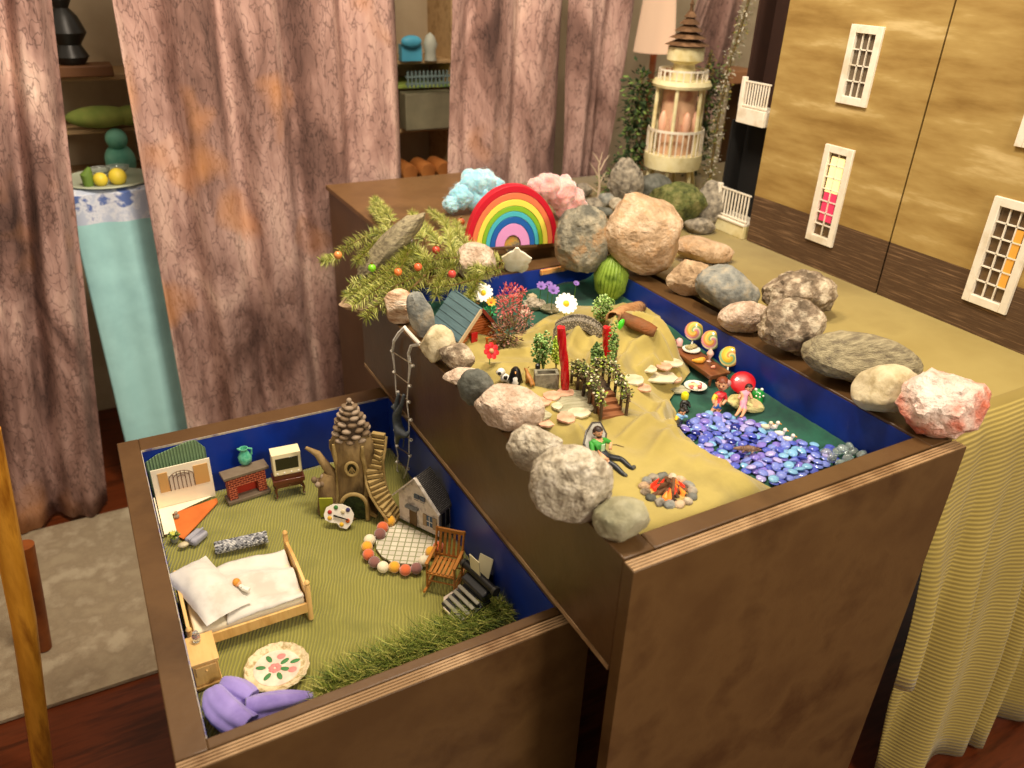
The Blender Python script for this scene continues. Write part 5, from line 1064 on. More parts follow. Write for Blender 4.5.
# ---------------------------------------------------------------- figures
skin_m = K('toy_skin', '#d9a078', .45); hairdk = K('toy_dark_hair', '#2e1c12', .5); blk = K('black_plastic', '#15130f', .4); wht = K('white_plastic', '#ece6da', .35)
def head(o, c, r, hair, face_rot, hat=None):
    """a toy head with eyes, nose, mouth, ears; looks along local -y turned by face_rot"""
    R0_ = Matrix.Translation(c) @ Matrix.Rotation(face_rot, 4, 'Z')
    h_ = MB(R0_); h_.ball((0, 0, 0), r, (.88, .95, 1.05), 14); h_.ball((0, -r * .98, -r * .08), r * .17, n=6); h_.ball((-r * .88, 0, -.05 * r), r * .2, n=6); h_.ball((r * .88, 0, -.05 * r), r * .2, n=6)
    hd = h_.build('head', skin_m, o)
    e_ = MB(R0_)
    e_.ball((-r * .32, -r * .86, r * .12), r * .12, n=6); hd2 = e_.build('eye', blk, hd); e_ = MB(R0_); e_.ball((r * .32, -r * .86, r * .12), r * .12, n=6); e_.build('eye', blk, hd)
    MB(R0_).tube([(-r * .25, -r * .84, -r * .42), (0, -r * .9, -r * .48), (r * .25, -r * .84, -r * .42)], r * .06, 5).build('mouth', K('toy_mouth', '#8a2a22', .5), hd)
    if hair:
        m = MB(R0_); vs, fs = ico(3); out = []
        for v in vs:
            q = 1.13 + .06 * fbm(v, 5, 3)
            w_ = V(v.x * .9 * q, v.y * q, v.z * 1.06 * q)
            if v.y < -.25 and v.z < .45: w_ = V(v.x * .7, v.y * .6, v.z * .7)
            if v.z < -.55: w_ = V(v.x * .6, v.y * .6, -.55)
            out.append(w_ * r)
        m.add(out, fs); m.build('hair', hair, o)
    return hd
def figure(name, label, cat, base, px_j, rad, edges, mats, zone, headpx, hr, hair, frot=0, hands=(), ground=True):
    """joints given in photo pixels with a depth offset in metres from the figure's base; the surface is one skinned body"""
    s = m_(1, base); o = thing(name, label, cat, base); J = {}
    for k, (x, y, off) in px_j.items():
        hp_ = hit(x, y); lim = dep(hp_) - dep(base) - rad[k] * s * 1.5 if ground else off
        J[k] = (pd(x, y, base, min(off, lim)) - base, rad[k] * s)
    skin(J, edges, 'body', mats, o, zone); hc = pd(headpx[0], headpx[1], base, headpx[2]) - base
    hd = head(o, hc, hr * s, hair, YAW + frot)
    for hx, hy, off, dx in hands:
        c = pd(hx, hy, base, min(off, dep(hit(hx, hy)) - dep(base) - 3 * s if ground else off)) - base; hm = MB(); hm.ball(c, 1.7 * s, (1, .7, 1.1), 8)
        for q in range(4): a = V(dx * (1.5 + .3 * (q in (1, 2))) * s, -.4 * s, (q - 1.5) * .75 * s); hm.tube([c, c + a * .8, c + a + V(0, -.5 * s, -.4 * s)], [.5 * s, .45 * s, .35 * s], 5)
        hm.tube([c, c + V(dx * .4 * s, -1.2 * s, 1.4 * s)], [.55 * s, .4 * s], 5); hm.build('hand', skin_m, o)
    return o, s
# reclining man in green
g = hit(606, 462)
gm = K('toy_green_shirt', '#2f8a2a', .5, col2='#3f9c38', ns=80); pants = K('toy_dark_pants', '#23262a', .4); boots = K('toy_grey_boots', '#4c4c46', .5)
man, s = figure('person', 'toy person in green shirt and black trousers reclining near the campfire', 'person', g,
    {'pelvis': (604, 457, .004), 'waist': (601, 451, .004), 'chest': (598, 443, .006), 'neck': (598.5, 438, .006), 'shl': (591.5, 443.5, .0), 'ell': (592.5, 452, -.006), 'wrl': (600, 457, -.010), 'hal': (606, 459, -.012), 'shr': (605, 440, .012), 'elr': (611, 443, .014), 'war': (610, 447.5, .004),
     'hil': (603, 460, -.004), 'knl': (615, 466, -.010), 'anl': (624, 475, -.012), 'tol': (628, 476, -.016), 'hir': (608, 457, .010), 'knr': (621, 459, .004), 'anr': (632, 469, .0), 'tor': (635, 466, -.001)},
    {'pelvis': 5, 'waist': 4.6, 'chest': 5.4, 'neck': 2.0, 'shl': 3.4, 'ell': 2.5, 'wrl': 1.6, 'hal': 1.2, 'shr': 3.2, 'elr': 2.3, 'war': 1.5, 'hil': 3.8, 'knl': 3.4, 'anl': 2.6, 'tol': 2.2, 'hir': 3.8, 'knr': 3.4, 'anr': 2.6, 'tor': 2.2},
    [('pelvis', 'waist'), ('waist', 'chest'), ('chest', 'neck'), ('chest', 'shl'), ('shl', 'ell'), ('ell', 'wrl'), ('wrl', 'hal'), ('chest', 'shr'), ('shr', 'elr'), ('elr', 'war'), ('pelvis', 'hil'), ('hil', 'knl'), ('knl', 'anl'), ('anl', 'tol'), ('pelvis', 'hir'), ('hir', 'knr'), ('knr', 'anr'), ('anr', 'tor')],
    [gm, skin_m, pants, boots], {('pelvis', 'waist'): 2, ('pelvis', 'hil'): 2, ('hil', 'knl'): 2, ('knl', 'anl'): 2, ('anl', 'tol'): 3, ('pelvis', 'hir'): 2, ('hir', 'knr'): 2, ('knr', 'anr'): 2, ('anr', 'tor'): 3, ('ell', 'wrl'): 1, ('wrl', 'hal'): 1, ('elr', 'war'): 1, ('chest', 'neck'): 1},
    (598, 432, .004), 5.4, hairdk, .5, hands=((607, 459.5, -.012, 1), (610, 448.5, .002, 1)))
hc = pd(598, 432, g, .004) - g
MB(Matrix.Translation(hc) @ Matrix.Rotation(YAW + .5, 4, 'Z')).ball((0, -2.6 * s, -3.3 * s), 3.2 * s, (1, .8, .8), 8).build('beard', hairdk, man)
m = MB(); ch = pd(600, 446, g, .0) - g; m.box((ch.x - 2.2 * s, ch.y - 5.6 * s, ch.z - 3 * s), (ch.x + 2.2 * s, ch.y - 4.6 * s, ch.z + 5 * s)); m.build('vest_front', K('pale_green_white', '#b9dcb0', .5), man, bev=.0005)
# backrest
bk = hit(592, 458); s = m_(1, bk); q = [pd(583.5, 446, bk, .006), pd(590, 457, bk, -.006), pd(604, 452, bk, .014), pd(606, 436, bk, .030), pd(600, 424.5, bk, .034), pd(592, 425, bk, .028), pd(586, 434, bk, .014)]
q = [p - bk for p in q]; nrm = (q[2] - q[0]).cross(q[4] - q[0]).normalized(); nrm = nrm if nrm.dot(FF) > 0 else -nrm; n = len(q)
q2 = [p + nrm * .005 for p in q]; o = thing('folding_backrest', 'grey panelled toy backrest behind the person in green', 'seat', bk)
q = [p + V(0, 0, max(0, -min(v.z for v in q2 + q))) * 1 for p in q]; q2 = [p + nrm * .005 for p in q]
MB().add(q + q2, [tuple(range(n)), tuple(reversed(range(n, 2 * n)))] + [(i, n + i, n + (i + 1) % n, (i + 1) % n) for i in range(n)]).build('panel', K('grey_plastic', '#a09c92', .4), o, smooth=False, bev=.0008)
MB().tube(q + [q[0]], 1.1 * s, 7).build('frame', K('dark_grey_plastic', '#4a443c', .4), o)
p = hit(616, 446); tag(MB().tube([(-.009, .004, .0015), (0, 0, .002), (.008, -.009, .0012)], [.0006, .001, .0005], 6).build('toy_stick', K('vine_stem', '', .6), loc=p), 'thin brown stick on the cloth beside the person in green', 'stick')
# campfire
g = hit(668, 492); s = m_(1, g); g = g - V(0, 0, .003); cf = thing('campfire', 'toy campfire of logs and glowing flames in a ring of grey stones', 'campfire', g, YAW); r_ = random.Random(5)
fsn = [RM['grey'], RM['bluegrey'], RM['tan'], RM['speckle'], RM['dark']]
MB().lathe([(27 * s, -.001), (29 * s, .0), (27 * s, 2 * s), (.1 * s, 2.6 * s)], 24).build('ash_bed', K('ash', '#4a3a2c', .9, col2='#2c1e14', ns=60), cf)
for k in range(15):
    a = 2 * pi * k / 15; vs, fs = rockmesh(6.3 * s * r_.uniform(.8, 1.2), 5.4 * s, 4.4 * s, k + 200, 6, .08, 3); m = MB(Matrix.Translation((24 * s * cos(a), 24 * s * sin(a), 4 * s)) @ Matrix.Rotation(r_.random() * 6, 4, 'Z')); m.add(vs, fs); m.build('stone', fsn[k % 5], cf)
lgm = mat('charred_log', '#4a3020', .8, col2=['#7a5434', '#241610'], ns=30, bump=.6)
for k in range(11):
    a = 2 * pi * k / 11 + .2; r0 = r_.uniform(13, 19) * s; m = MB(); q_ = r_.uniform(-.9, .9); m.tube([(r0 * cos(a), r0 * sin(a), 2.5 * s), (4.5 * s * cos(a + q_ + 2), 4.5 * s * sin(a + q_ + 2), (12 + 9 * r_.random()) * s)], [2.6 * s, 1.9 * s], 8); m.build('log', lgm, cf)
for k in range(6): a = r_.random() * 6.3; m = MB(); m.tube([(19 * s * cos(a), 19 * s * sin(a), 4 * s), (-6 * s * cos(a + 1), -6 * s * sin(a + 1), 5 * s)], 1.9 * s, 7); m.build('log', lgm, cf)
fl_ = [mat('flame_red', '#e0301a', .4, emit=.7), mat('flame_orange', '#f07a28', .4, emit=.7)]
for k in range(22):
    a = r_.random() * 6.3; q = r_.uniform(2, 15) * s; MB().tube([(q * cos(a), q * sin(a), 2 * s), (q * cos(a) * 1.05, q * sin(a), 6 * s), (q * cos(a) * .7, q * sin(a) * .8, r_.uniform(10, 17) * s)], [2.8 * s, 2.6 * s, .2 * s], 7).build('flame', fl_[k % 2], cf)
# boy in red
g = hit(717, 414)
boy, s = figure('toy_child', 'toy child in red top and blue shorts with reddish brown hair at the pond edge', 'person', g,
    {'pelvis': (717.5, 404, 0), 'chest': (720, 396, 0), 'neck': (722, 391, 0), 'shl': (715.5, 395, 0), 'ell': (713, 400, -.003), 'hal': (714, 404, -.005), 'shr': (725, 395, 0), 'elr': (726, 400, .0), 'har': (722, 405, -.004), 'knl': (714, 408, -.002), 'anl': (711, 412, -.001), 'tol': (709.5, 413, -.004), 'knr': (719, 409, 0), 'anr': (716, 414, .001), 'tor': (714.5, 415, -.002)},
    {'pelvis': 3.8, 'chest': 4.2, 'neck': 1.5, 'shl': 2.6, 'ell': 1.9, 'hal': 1.3, 'shr': 2.6, 'elr': 1.9, 'har': 1.3, 'knl': 2.0, 'anl': 1.5, 'tol': 1.4, 'knr': 2.0, 'anr': 1.5, 'tor': 1.4},
    [('pelvis', 'chest'), ('chest', 'neck'), ('chest', 'shl'), ('shl', 'ell'), ('ell', 'hal'), ('chest', 'shr'), ('shr', 'elr'), ('elr', 'har'), ('pelvis', 'knl'), ('knl', 'anl'), ('anl', 'tol'), ('pelvis', 'knr'), ('knr', 'anr'), ('anr', 'tor')],
    [K('toy_red', '#c0222a', .4), skin_m, K('toy_blue', '#2a5fa8', .4), K('toy_yellow', '#e8c43a', .4)],
    {('shl', 'ell'): 3, ('ell', 'hal'): 1, ('elr', 'har'): 1, ('pelvis', 'knl'): 2, ('pelvis', 'knr'): 2, ('knl', 'anl'): 1, ('knr', 'anr'): 1, ('anl', 'tol'): 1, ('anr', 'tor'): 1}, (722.5, 384, .0), 6.6, K('auburn_hair', '#7a3a1e', .5), -.4)
MB().ball(pd(728, 383, g, -.004) - g, 3.4 * s, n=8).build('hair_bow', K('mauve_bow', '#b88a80', .5), boy)
# yellow rock seat, girl in pink, red parasol, green frog
gk = hit(744, 411); s = m_(1, gk)
o = rock('yellow_rock', 'pale yellow toy rock at the pond edge with the child in pink on it', 745, 405, 38, 20, rockmat('yellow_green_rock', ['#b8ae6a', '#d6cc8a', '#c9a878'], 22, .5), gk.z, 301, .55, roll=-12, hh=13, cat='rock')
g = pd(742, 400, gk, -.022)
girl, s = figure('toy_child', 'toy child in pink dress sitting on the yellow rock under the red parasol', 'person', g,
    {'pelvis': (743, 402, 0), 'chest': (745, 394, 0), 'neck': (747, 389.5, 0), 'shl': (741.5, 393, 0), 'hal': (738, 399, -.006), 'shr': (749.5, 393, 0), 'har': (752, 399, -.004), 'knl': (741, 408, -.016), 'anl': (737, 414, -.020), 'tol': (735, 416, -.023), 'knr': (745, 409, -.016), 'anr': (742, 416, -.020), 'tor': (740, 417, -.022)},
    {'pelvis': 4.6, 'chest': 3.4, 'neck': 1.3, 'shl': 2.0, 'hal': 1.2, 'shr': 2.0, 'har': 1.2, 'knl': 2.6, 'anl': 1.4, 'tol': 1.2, 'knr': 2.6, 'anr': 1.4, 'tor': 1.2},
    [('pelvis', 'chest'), ('chest', 'neck'), ('chest', 'shl'), ('shl', 'hal'), ('chest', 'shr'), ('shr', 'har'), ('pelvis', 'knl'), ('knl', 'anl'), ('anl', 'tol'), ('pelvis', 'knr'), ('knr', 'anr'), ('anr', 'tor')],
    [K('toy_pink', '#d890a4', .5), skin_m], {('shl', 'hal'): 1, ('shr', 'har'): 1, ('knl', 'anl'): 1, ('anl', 'tol'): 1, ('knr', 'anr'): 1, ('anr', 'tor'): 1}, (749, 388, .0), 3.9, hairdk, .3, ground=False)
gp = hit(735, 402); s = m_(1, gp); c_ = pd(742, 382, gp, .0) - gp; o = thing('parasol', 'glossy red toy parasol tilted behind the child in pink', 'parasol', gp)
par = MB(); par.lathe([(12.5 * s, 0), (12 * s, .6 * s), (8 * s, 1.6 * s), (4 * s, 2.2 * s), (.1 * s, 2.5 * s), (.1 * s, 1.8 * s), (4 * s, 1.5 * s), (8 * s, 1.0 * s), (11.6 * s, 0)], 22)
pc_ = par.build('canopy', K('parasol_red', '#b8101a', .3, coat=.4), o, loc=c_ - V(0, .002, 0)); pc_.rotation_euler = (.62, -.30, YAW)
MB().tube([(0, 0, 0), c_ + V(0, 0, .003)], .9 * s, 7).build('handle', K('parasol_red', '', .2), o)
gf = hit(758, 406) + V(.004, .006, 0); s = m_(1, gf); c_ = pd(758, 394, gf) - gf; o = thing('toy_frog', 'green toy frog with white spots right of the child in pink', 'frog', gf)
MB().tube([(0, 0, 0), c_ * .5, c_], [5 * s, 5.5 * s, 5.6 * s], 12).ball(c_, 6.4 * s, (1, 1, .85), 12).build('body', K('frog_green', '#1f8a34', .35, coat=.4), o)
for dx, dz in ((-3, 4.5), (3, 4.5)): MB().ball(c_ + RR * dx * s + UU * dz * s - FF * 3 * s, 1.6 * s, n=7).build('eye', wht, o)
for dx, dz in ((-3.5, -2), (0, -3), (3.5, -2), (0, .5)): MB().ball(c_ + RR * dx * s + UU * dz * s - FF * 5.6 * s, 1.0 * s, n=6).build('spot', wht, o)
# two small figures at left edge of the pond
g = hit(684, 413)
f1, s = figure('toy_figure', 'small toy figure in black with a yellow head by the pond', 'figure', g, {'pelvis': (684.5, 408, 0), 'chest': (685, 402, 0), 'neck': (685, 399, 0), 'shl': (681.5, 403, 0), 'hal': (680.5, 408, -.003), 'shr': (688.5, 403, 0), 'har': (690, 408, -.003), 'anl': (682.5, 413, 0), 'anr': (687, 413, 0)},
    {'pelvis': 3, 'chest': 3.2, 'neck': 1.2, 'shl': 2, 'hal': 1.2, 'shr': 2, 'har': 1.2, 'anl': 1.8, 'anr': 1.8}, [('pelvis', 'chest'), ('chest', 'neck'), ('chest', 'shl'), ('shl', 'hal'), ('chest', 'shr'), ('shr', 'har'), ('pelvis', 'anl'), ('pelvis', 'anr')], [blk], None, (685, 396, 0), .6, None)
m = MB(); c_ = pd(685, 396, g) - g; m.lathe([(3.3 * s, -3.2 * s), (3.7 * s, -2.4 * s), (3.7 * s, 2.4 * s), (3 * s, 3.4 * s), (1.6 * s, 3.6 * s), (1.6 * s, 4.6 * s), (.1 * s, 4.6 * s)], 16, o=c_); m.build('yellow_head', K('yellow_plastic', '#e8dc28', .3), f1)
g = hit(679, 425)
f2, s = figure('toy_figure', 'small toy figure with black hair in light blue and yellow by the pond', 'figure', g, {'pelvis': (679, 421, 0), 'chest': (680.5, 416, 0), 'neck': (681, 412.5, 0), 'shl': (677, 416, 0), 'hal': (675.5, 421, -.003), 'shr': (684, 416, 0), 'har': (688, 417, -.004), 'anl': (677, 426, 0), 'anr': (682, 426, -.003)},
    {'pelvis': 3.2, 'chest': 3.4, 'neck': 1.2, 'shl': 2.2, 'hal': 1.3, 'shr': 2.1, 'har': 1.3, 'anl': 2, 'anr': 2}, [('pelvis', 'chest'), ('chest', 'neck'), ('chest', 'shl'), ('shl', 'hal'), ('chest', 'shr'), ('shr', 'har'), ('pelvis', 'anl'), ('pelvis', 'anr')], [K('toy_light_blue', '#7aa8d0', .4), K('toy_yellow', '', .4), blk], {('shl', 'hal'): 1, ('pelvis', 'anl'): 2, ('pelvis', 'anr'): 2}, (682, 412, 0), 3.9, K('toy_black_hair', '#1a120c', .5), .3)
# ducks and crocodile
def duck(px, py, label, mt, sc_=1):
    g = at(px, py + 2, -.074); s = m_(1, g) * sc_; o = thing('toy_duck', label, 'duck', (g.x, g.y, G(g.x, g.y) + .008), -.9)
    MB().tube([(-5 * s, 0, 3.4 * s), (-3 * s, 0, 2.4 * s), (0, 0, 2.2 * s), (3 * s, 0, 3 * s), (3.6 * s, 0, 5 * s), (4 * s, 0, 6.6 * s)], [.5 * s, 2.2 * s, 3 * s, 2.5 * s, 1.4 * s, 1.5 * s], 10).ball((4.2 * s, 0, 7.6 * s), 2.1 * s, n=9).build('body', mt, o)
    MB().tube([(6 * s, 0, 7.4 * s), (8 * s, 0, 7 * s)], [.8 * s, .4 * s], 6).build('beak', K('beak_orange', '#e09030', .4), o)
duck(766, 423, 'brownish white toy duck, furthest of the row beside the pond', K('duck_cream', '#d8cdb0', .5))
duck(773, 423, 'white toy duck, second from the yellow rock in the row', wht)
duck(780, 430, 'white toy duck, third from the yellow rock in the row', wht); duck(788, 436, 'white toy duck, last in the row and nearest the tray corner', wht)
g = at(748, 448, -.068); s = m_(1, g); o = thing('toy_crocodile', 'brown bumpy toy crocodile lying on the blue glass gems', 'crocodile', (g.x, g.y, G(g.x, g.y) + .016), YAW - .08)
cm = mat('croc_brown', '#8a6a56', .6, col2=['#6a4e3c', '#a88a70'], ns=60, bump=.6); m = MB(); m.tube([(-14 * s, 0, 2 * s), (-9 * s, 0, 2.4 * s), (-5 * s, 0, 2.6 * s), (0, 0, 3.2 * s), (5 * s, 0, 3 * s), (10 * s, 1 * s, 2 * s), (14 * s, 2 * s, 1.4 * s)], [1.2 * s, 2 * s, 2.2 * s, 3.6 * s, 3 * s, 1.8 * s, .5 * s], 10)
for k in range(9):
    for y_ in (-1.3, 1.3): m.lathe([(1.0 * s, 0), (.1 * s, 2 * s)], 5, o=((-7 + k * 2.2) * s, y_ * s, 4.6 * s - abs(k - 4) * .25 * s))
m.build('body', cm, o)
for x_, y_ in ((-4, -3.6), (-4, 3.6), (5, -3.4), (5, 3.4)): MB().tube([(x_ * s, y_ * .6 * s, 2 * s), (x_ * s - 1.5 * s, y_ * 1.2 * s, .6 * s)], [1.2 * s, .8 * s], 6).build('leg', cm, o)
# penguin, white puppy, brown animal, black figure, flower on the porch, stone planter
g = hit(515, 386); s = m_(1, g); o = thing('toy_penguin', 'black and white toy penguin beside the cabin porch', 'penguin', g, YAW)
MB().tube([(0, 0, 0), (0, 0, 3 * s), (0, 0, 9 * s), (0, 0, 14 * s), (0, -.5 * s, 18 * s), (0, -.6 * s, 21 * s)], [4 * s, 6.2 * s, 6.6 * s, 5.6 * s, 4.6 * s, 2.4 * s], 16).build('body', blk, o)
MB().tube([(0, -2.8 * s, 1 * s), (0, -3.8 * s, 6 * s), (0, -3.4 * s, 11 * s), (.6 * s, -3.2 * s, 15 * s)], [2.4 * s, 3.7 * s, 3.4 * s, 1.2 * s], 12).build('belly', wht, o)
for q in (-1, 1): MB().tube([(q * 5 * s, 0, 13 * s), (q * 7.4 * s, -.6 * s, 5 * s)], [1.8 * s, .8 * s], 8, flat=.5).build('flipper', blk, o)
MB().tube([(0, -4.4 * s, 17.6 * s), (0, -7 * s, 17 * s)], [1 * s, .2 * s], 6).build('beak', K('beak_orange', '', .4), o)
for q in (-1, 1): MB().ball((q * 2.4 * s, -4 * s, .8 * s), 2 * s, (1, 1.4, .5), 7).build('foot', K('beak_orange', '', .4), o)
g = hit(506, 383); s = m_(1, g); o = thing('toy_puppy', 'white and black toy puppy between the dark stone and the penguin', 'dog', g, YAW - .5)
J = {'hip': ((5 * s, 0, 4.5 * s), 3.8 * s), 'chest': ((-2 * s, 0, 5.5 * s), 4 * s), 'neck': ((-5 * s, 0, 8 * s), 2.6 * s), 'fl': ((-4 * s, -2.4 * s, 1 * s), 1.4 * s), 'fr': ((-4 * s, 2.4 * s, 1 * s), 1.4 * s), 'bl': ((6 * s, -2.6 * s, 1 * s), 1.5 * s), 'br': ((6 * s, 2.6 * s, 1 * s), 1.5 * s), 'tail': ((9.5 * s, 0, 7 * s), .8 * s)}
skin(J, [('hip', 'chest'), ('chest', 'neck'), ('chest', 'fl'), ('chest', 'fr'), ('hip', 'bl'), ('hip', 'br'), ('hip', 'tail')], 'body', [wht], o)
MB().ball((-6 * s, 0, 10 * s), 4.4 * s, n=12).ball((-9.6 * s, 0, 8.8 * s), 2 * s, n=8).build('head', wht, o)
MB().ball((-5.5 * s, -3.4 * s, 10.4 * s), 2 * s, n=8).build('ear', blk, o); MB().ball((-5.5 * s, 3.4 * s, 10.4 * s), 2 * s, n=8).build('ear', blk, o); MB().ball((-11.4 * s, 0, 9.2 * s), .8 * s, n=6).build('nose', blk, o); MB().ball((1 * s, -2.6 * s, 7 * s), 2.3 * s, n=8).build('black_patch', blk, o)
g = hit(529, 386); s = m_(1, g); o = thing('toy_deer', 'small brown toy animal right of the penguin', 'animal', g, YAW - 1.0)
J = {'hip': ((5 * s, 0, 7 * s), 2.8 * s), 'chest': ((-2 * s, 0, 8 * s), 3 * s), 'neck': ((-5 * s, 0, 12.5 * s), 1.7 * s), 'head': ((-6.2 * s, 0, 14.5 * s), 2.0 * s), 'nose': ((-9.4 * s, 0, 13.6 * s), 1.0 * s), 'fl': ((-3 * s, -1.8 * s, .8 * s), .9 * s), 'fr': ((-3 * s, 1.8 * s, .8 * s), .9 * s), 'bk': ((6.4 * s, -1.8 * s, 4 * s), 1.1 * s), 'bl': ((5.6 * s, -1.9 * s, .8 * s), .8 * s), 'ck': ((6.4 * s, 1.8 * s, 4 * s), 1.1 * s), 'br': ((5.6 * s, 1.9 * s, .8 * s), .8 * s)}
skin(J, [('hip', 'chest'), ('chest', 'neck'), ('neck', 'head'), ('head', 'nose'), ('chest', 'fl'), ('chest', 'fr'), ('hip', 'bk'), ('bk', 'bl'), ('hip', 'ck'), ('ck', 'br')], 'body', [K('deer_brown', '#b8803a', .5, col2='#8a5626', ns=60)], o)
for q in (-1, 1): MB().leaf((-6 * s, q * 1.2 * s, 15.6 * s), (.2, q, 1), (1, 0, 0), 3 * s, 1.6 * s).build('ear', K('deer_brown', '', .5), o)
g = hit(537, 380); o = MB().lathe([(3 * s, 0), (3.4 * s, 6 * s), (2 * s, 12 * s), (2.6 * s, 14 * s), (2.6 * s, 17 * s), (.1 * s, 19 * s)], 12).build('black_figurine', blk, loc=g); tag(o, 'tiny black figurine left of the grey stone planter', 'figurine')
g = hit(546, 386); s = m_(1, g); brkm = mat('grey_stone_bricks', '#77725f', .85, col2=['#8f8974', '#55503f'], ns=60, bump=.8)
o = thing('stone_planter', 'grey stone brick planter below the light green round-leaved bush', 'planter', g, YAW + .12)
for (a, b_) in (((-12, -5), (12, -2)), ((-12, 5), (12, 8)), ((-12, -1.9), (-9, 4.9)), ((9, -1.9), (12, 4.9))): MB().box((a[0] * s, a[1] * s, -.002), (b_[0] * s, b_[1] * s, 15 * s)).build('wall', brkm, o, bev=.0008)
MB().box((-8.9 * s, -1.9 * s, 0), (8.9 * s, 4.9 * s, 12 * s)).build('soil', K('soil', '#3a2c1c', .9), o)
flower('red_flower', 'red artificial flower hanging on the porch of the log cabin', 491, 351, .0, 8.5, 7, K('red_petal', '#c01c22', .5), K('tan_centre', '#c89a6a', .6), (.1, -.8, .5), pl=.8, cup=.1)
# ================================================================ LOWER TRAY
F0 = LF + .003
def lt(px, py, z=None): return at(px, py, F0 if z is None else z)
# ---------------------------------------------------------------- pop-up card in the back left corner
cd_ = thing('pop_up_card', 'white folded card room with an arched window and orange floor in the back left corner', 'card', (-.445, .80, F0), 0)
paper = K('cream_paper', '#efe0bf', .8, col2='#f4e8cc', ns=10)
yb_ = .800; 
wallc = [aty(x, y, .795) for x, y in ((166, 470), (211, 456.5), (217.5, 497), (158, 512))]
xa, xb = aty(160, 490, .795).x, aty(215, 490, .795).x; zt2 = aty(190, 463, .795).z
MB().box((0, -.003, 0), (xb + .445, -.001, zt2 - F0)).build('back_page', paper, cd_, smooth=False)
MB().box((-.004, -.085, 0), (-.002, -.004, (zt2 - F0) * .35)).build('side_page', paper, cd_, smooth=False)
tanp = K('tan_card', '#c99a58', .7); ww = xb + .445; hh_ = zt2 - F0
for u0, u1 in ((.10, .26), (.70, .95)): MB().box((ww * u0, -.0045, hh_ * .42), (ww * u1, -.0032, hh_ * .9)).build('wood_panel', tanp, cd_, smooth=False)
m = MB(); m.box((ww * .27, -.0045, hh_ * .42), (ww * .69, -.0036, hh_ * .80)); m.build('window', K('window_pale', '#cdbfa8', .6), cd_, smooth=False); m = MB(); cxw = ww * .48; rw_ = ww * .21
for k in range(7): x = cxw + rw_ * (k / 3 - 1) * .98; m.tube([(x, -.0052, hh_ * .42), (x, -.0052, hh_ * .70 + math.sqrt(max(0, 1 - (k / 3 - 1) ** 2)) * hh_ * .16)], .0006, 5)
for q in (1, .66, .33): m.tube([(cxw + rw_ * q * cos(pi * i / 12), -.0052, hh_ * .70 + hh_ * .17 * q * sin(pi * i / 12)) for i in range(13)], .0006, 5)
m.build('window_bars', K('bar_brown', '#6a4a34', .7), cd_)['kind'] = 'stuff'
fl2 = [lt(x, y) - V(-.445, .80, F0) for x, y in ((174, 514), (217, 499), (218, 503), (184, 540), (175, 536))]
m = MB(); m.prism([(fl2[i].x, fl2[i].y) for i in (4, 3, 2, 1, 0)], .0005, .0025); m.build('orange_floor', K('orange_card', '#d2702a', .7, col2='#c26220', ns=20), cd_, smooth=False)
m = MB(); m.prism([(.0, -.085), (.020, -.085), (.020, -.030), (.092, -.006), (.09, -.004), (0, -.004)], .0028, .0036); m.build('base_page', paper, cd_, smooth=False)
m = MB(); m.ball((.026, -.045, .007), .005, (1, .8, 1), 8); m.ball((.026, -.045, .015), .0032, n=8); m.build('paper_figure', K('grey_tan', '#9a8f78', .7), cd_)
# green ribbed cushion back
gx0, gx1 = aty(145, 480, .806).x, aty(212, 470, .806).x
m = MB(); n = 34; w2 = -.345 - (-.447); zt_r = aty(200, 442, .80).z - F0; zt_l = aty(150, 462, .80).z - F0; P_ = []
for i in range(n + 1):
    t = i / n; P_.append((w2 * t, zt_l + (zt_r - zt_l) * min(1, t * 1.35) - .02 * max(0, t - .86) / .14 - .006 * (1 - min(1, t * 5))))
vs = [(x, -.0, 0.001) for x, z in P_] + [(x, -.0, z) for x, z in P_] + [(x, .006 + .0015 * sin(i * 2), .001) for i, (x, z) in enumerate(P_)] + [(x, .006, z - .002) for x, z in P_]; q = n + 1
m.add(vs, [f_ for i in range(n) for f_ in ((i, i + 1, q + i + 1, q + i), (q + i, q + i + 1, 3 * q + i + 1, 3 * q + i), (2 * q + i + 1, 2 * q + i, 3 * q + i, 3 * q + i + 1))] + [(0, q, 3 * q, 2 * q), (n, 2 * q + n, 3 * q + n, q + n)])
sg = mat('sage_green_card', '#7f9a70', .8, col2=['#8aa87c', '#718c62'], ns=6); wave_bump(sg, 60, .003, .8, 'X', .3, band='#6a855c')
o = m.build('green_board', sg, loc=(-.449, .8095, F0)); tag(o, 'sage green ribbed rounded board standing behind the card room', 'board')
# ---------------------------------------------------------------- fireplace + jug
brick = bpy.data.materials.new('red_brick'); brick.use_nodes = True; N, L, b = nodes(brick); bt = N.new('ShaderNodeTexBrick'); bt.inputs['Scale'].default_value = 52; bt.inputs['Color1'].default_value = lin('#7a2a1a'); bt.inputs['Color2'].default_value = lin('#682014'); bt.inputs['Mortar'].default_value = lin('#d0704a'); bt.inputs['Mortar Size'].default_value = .035; bt.inputs['Mortar Smooth'].default_value = .2
tc = N.new('ShaderNodeTexCoord'); mp = N.new('ShaderNodeMapping'); mp.inputs['Rotation'].default_value = (pi / 2, 0, 0); L.new(tc.outputs['Object'], mp.inputs[0]); L.new(mp.outputs[0], bt.inputs[0]); L.new(bt.outputs[0], b.inputs['Base Color']); b.inputs['Roughness'].default_value = .8
A = lt(230, 505); B = lt(270, 492); rz_ = math.atan2(B.y - A.y, B.x - A.x); L_ = (B - A).length
fp = thing('toy_fireplace', 'small red brick fireplace with a grey mantel against the blue back wall', 'fireplace', A, rz_)
gst = K('grey_mantel', '#6b5a48', .7, col2='#7a6a56', ns=30); hm_ = .060
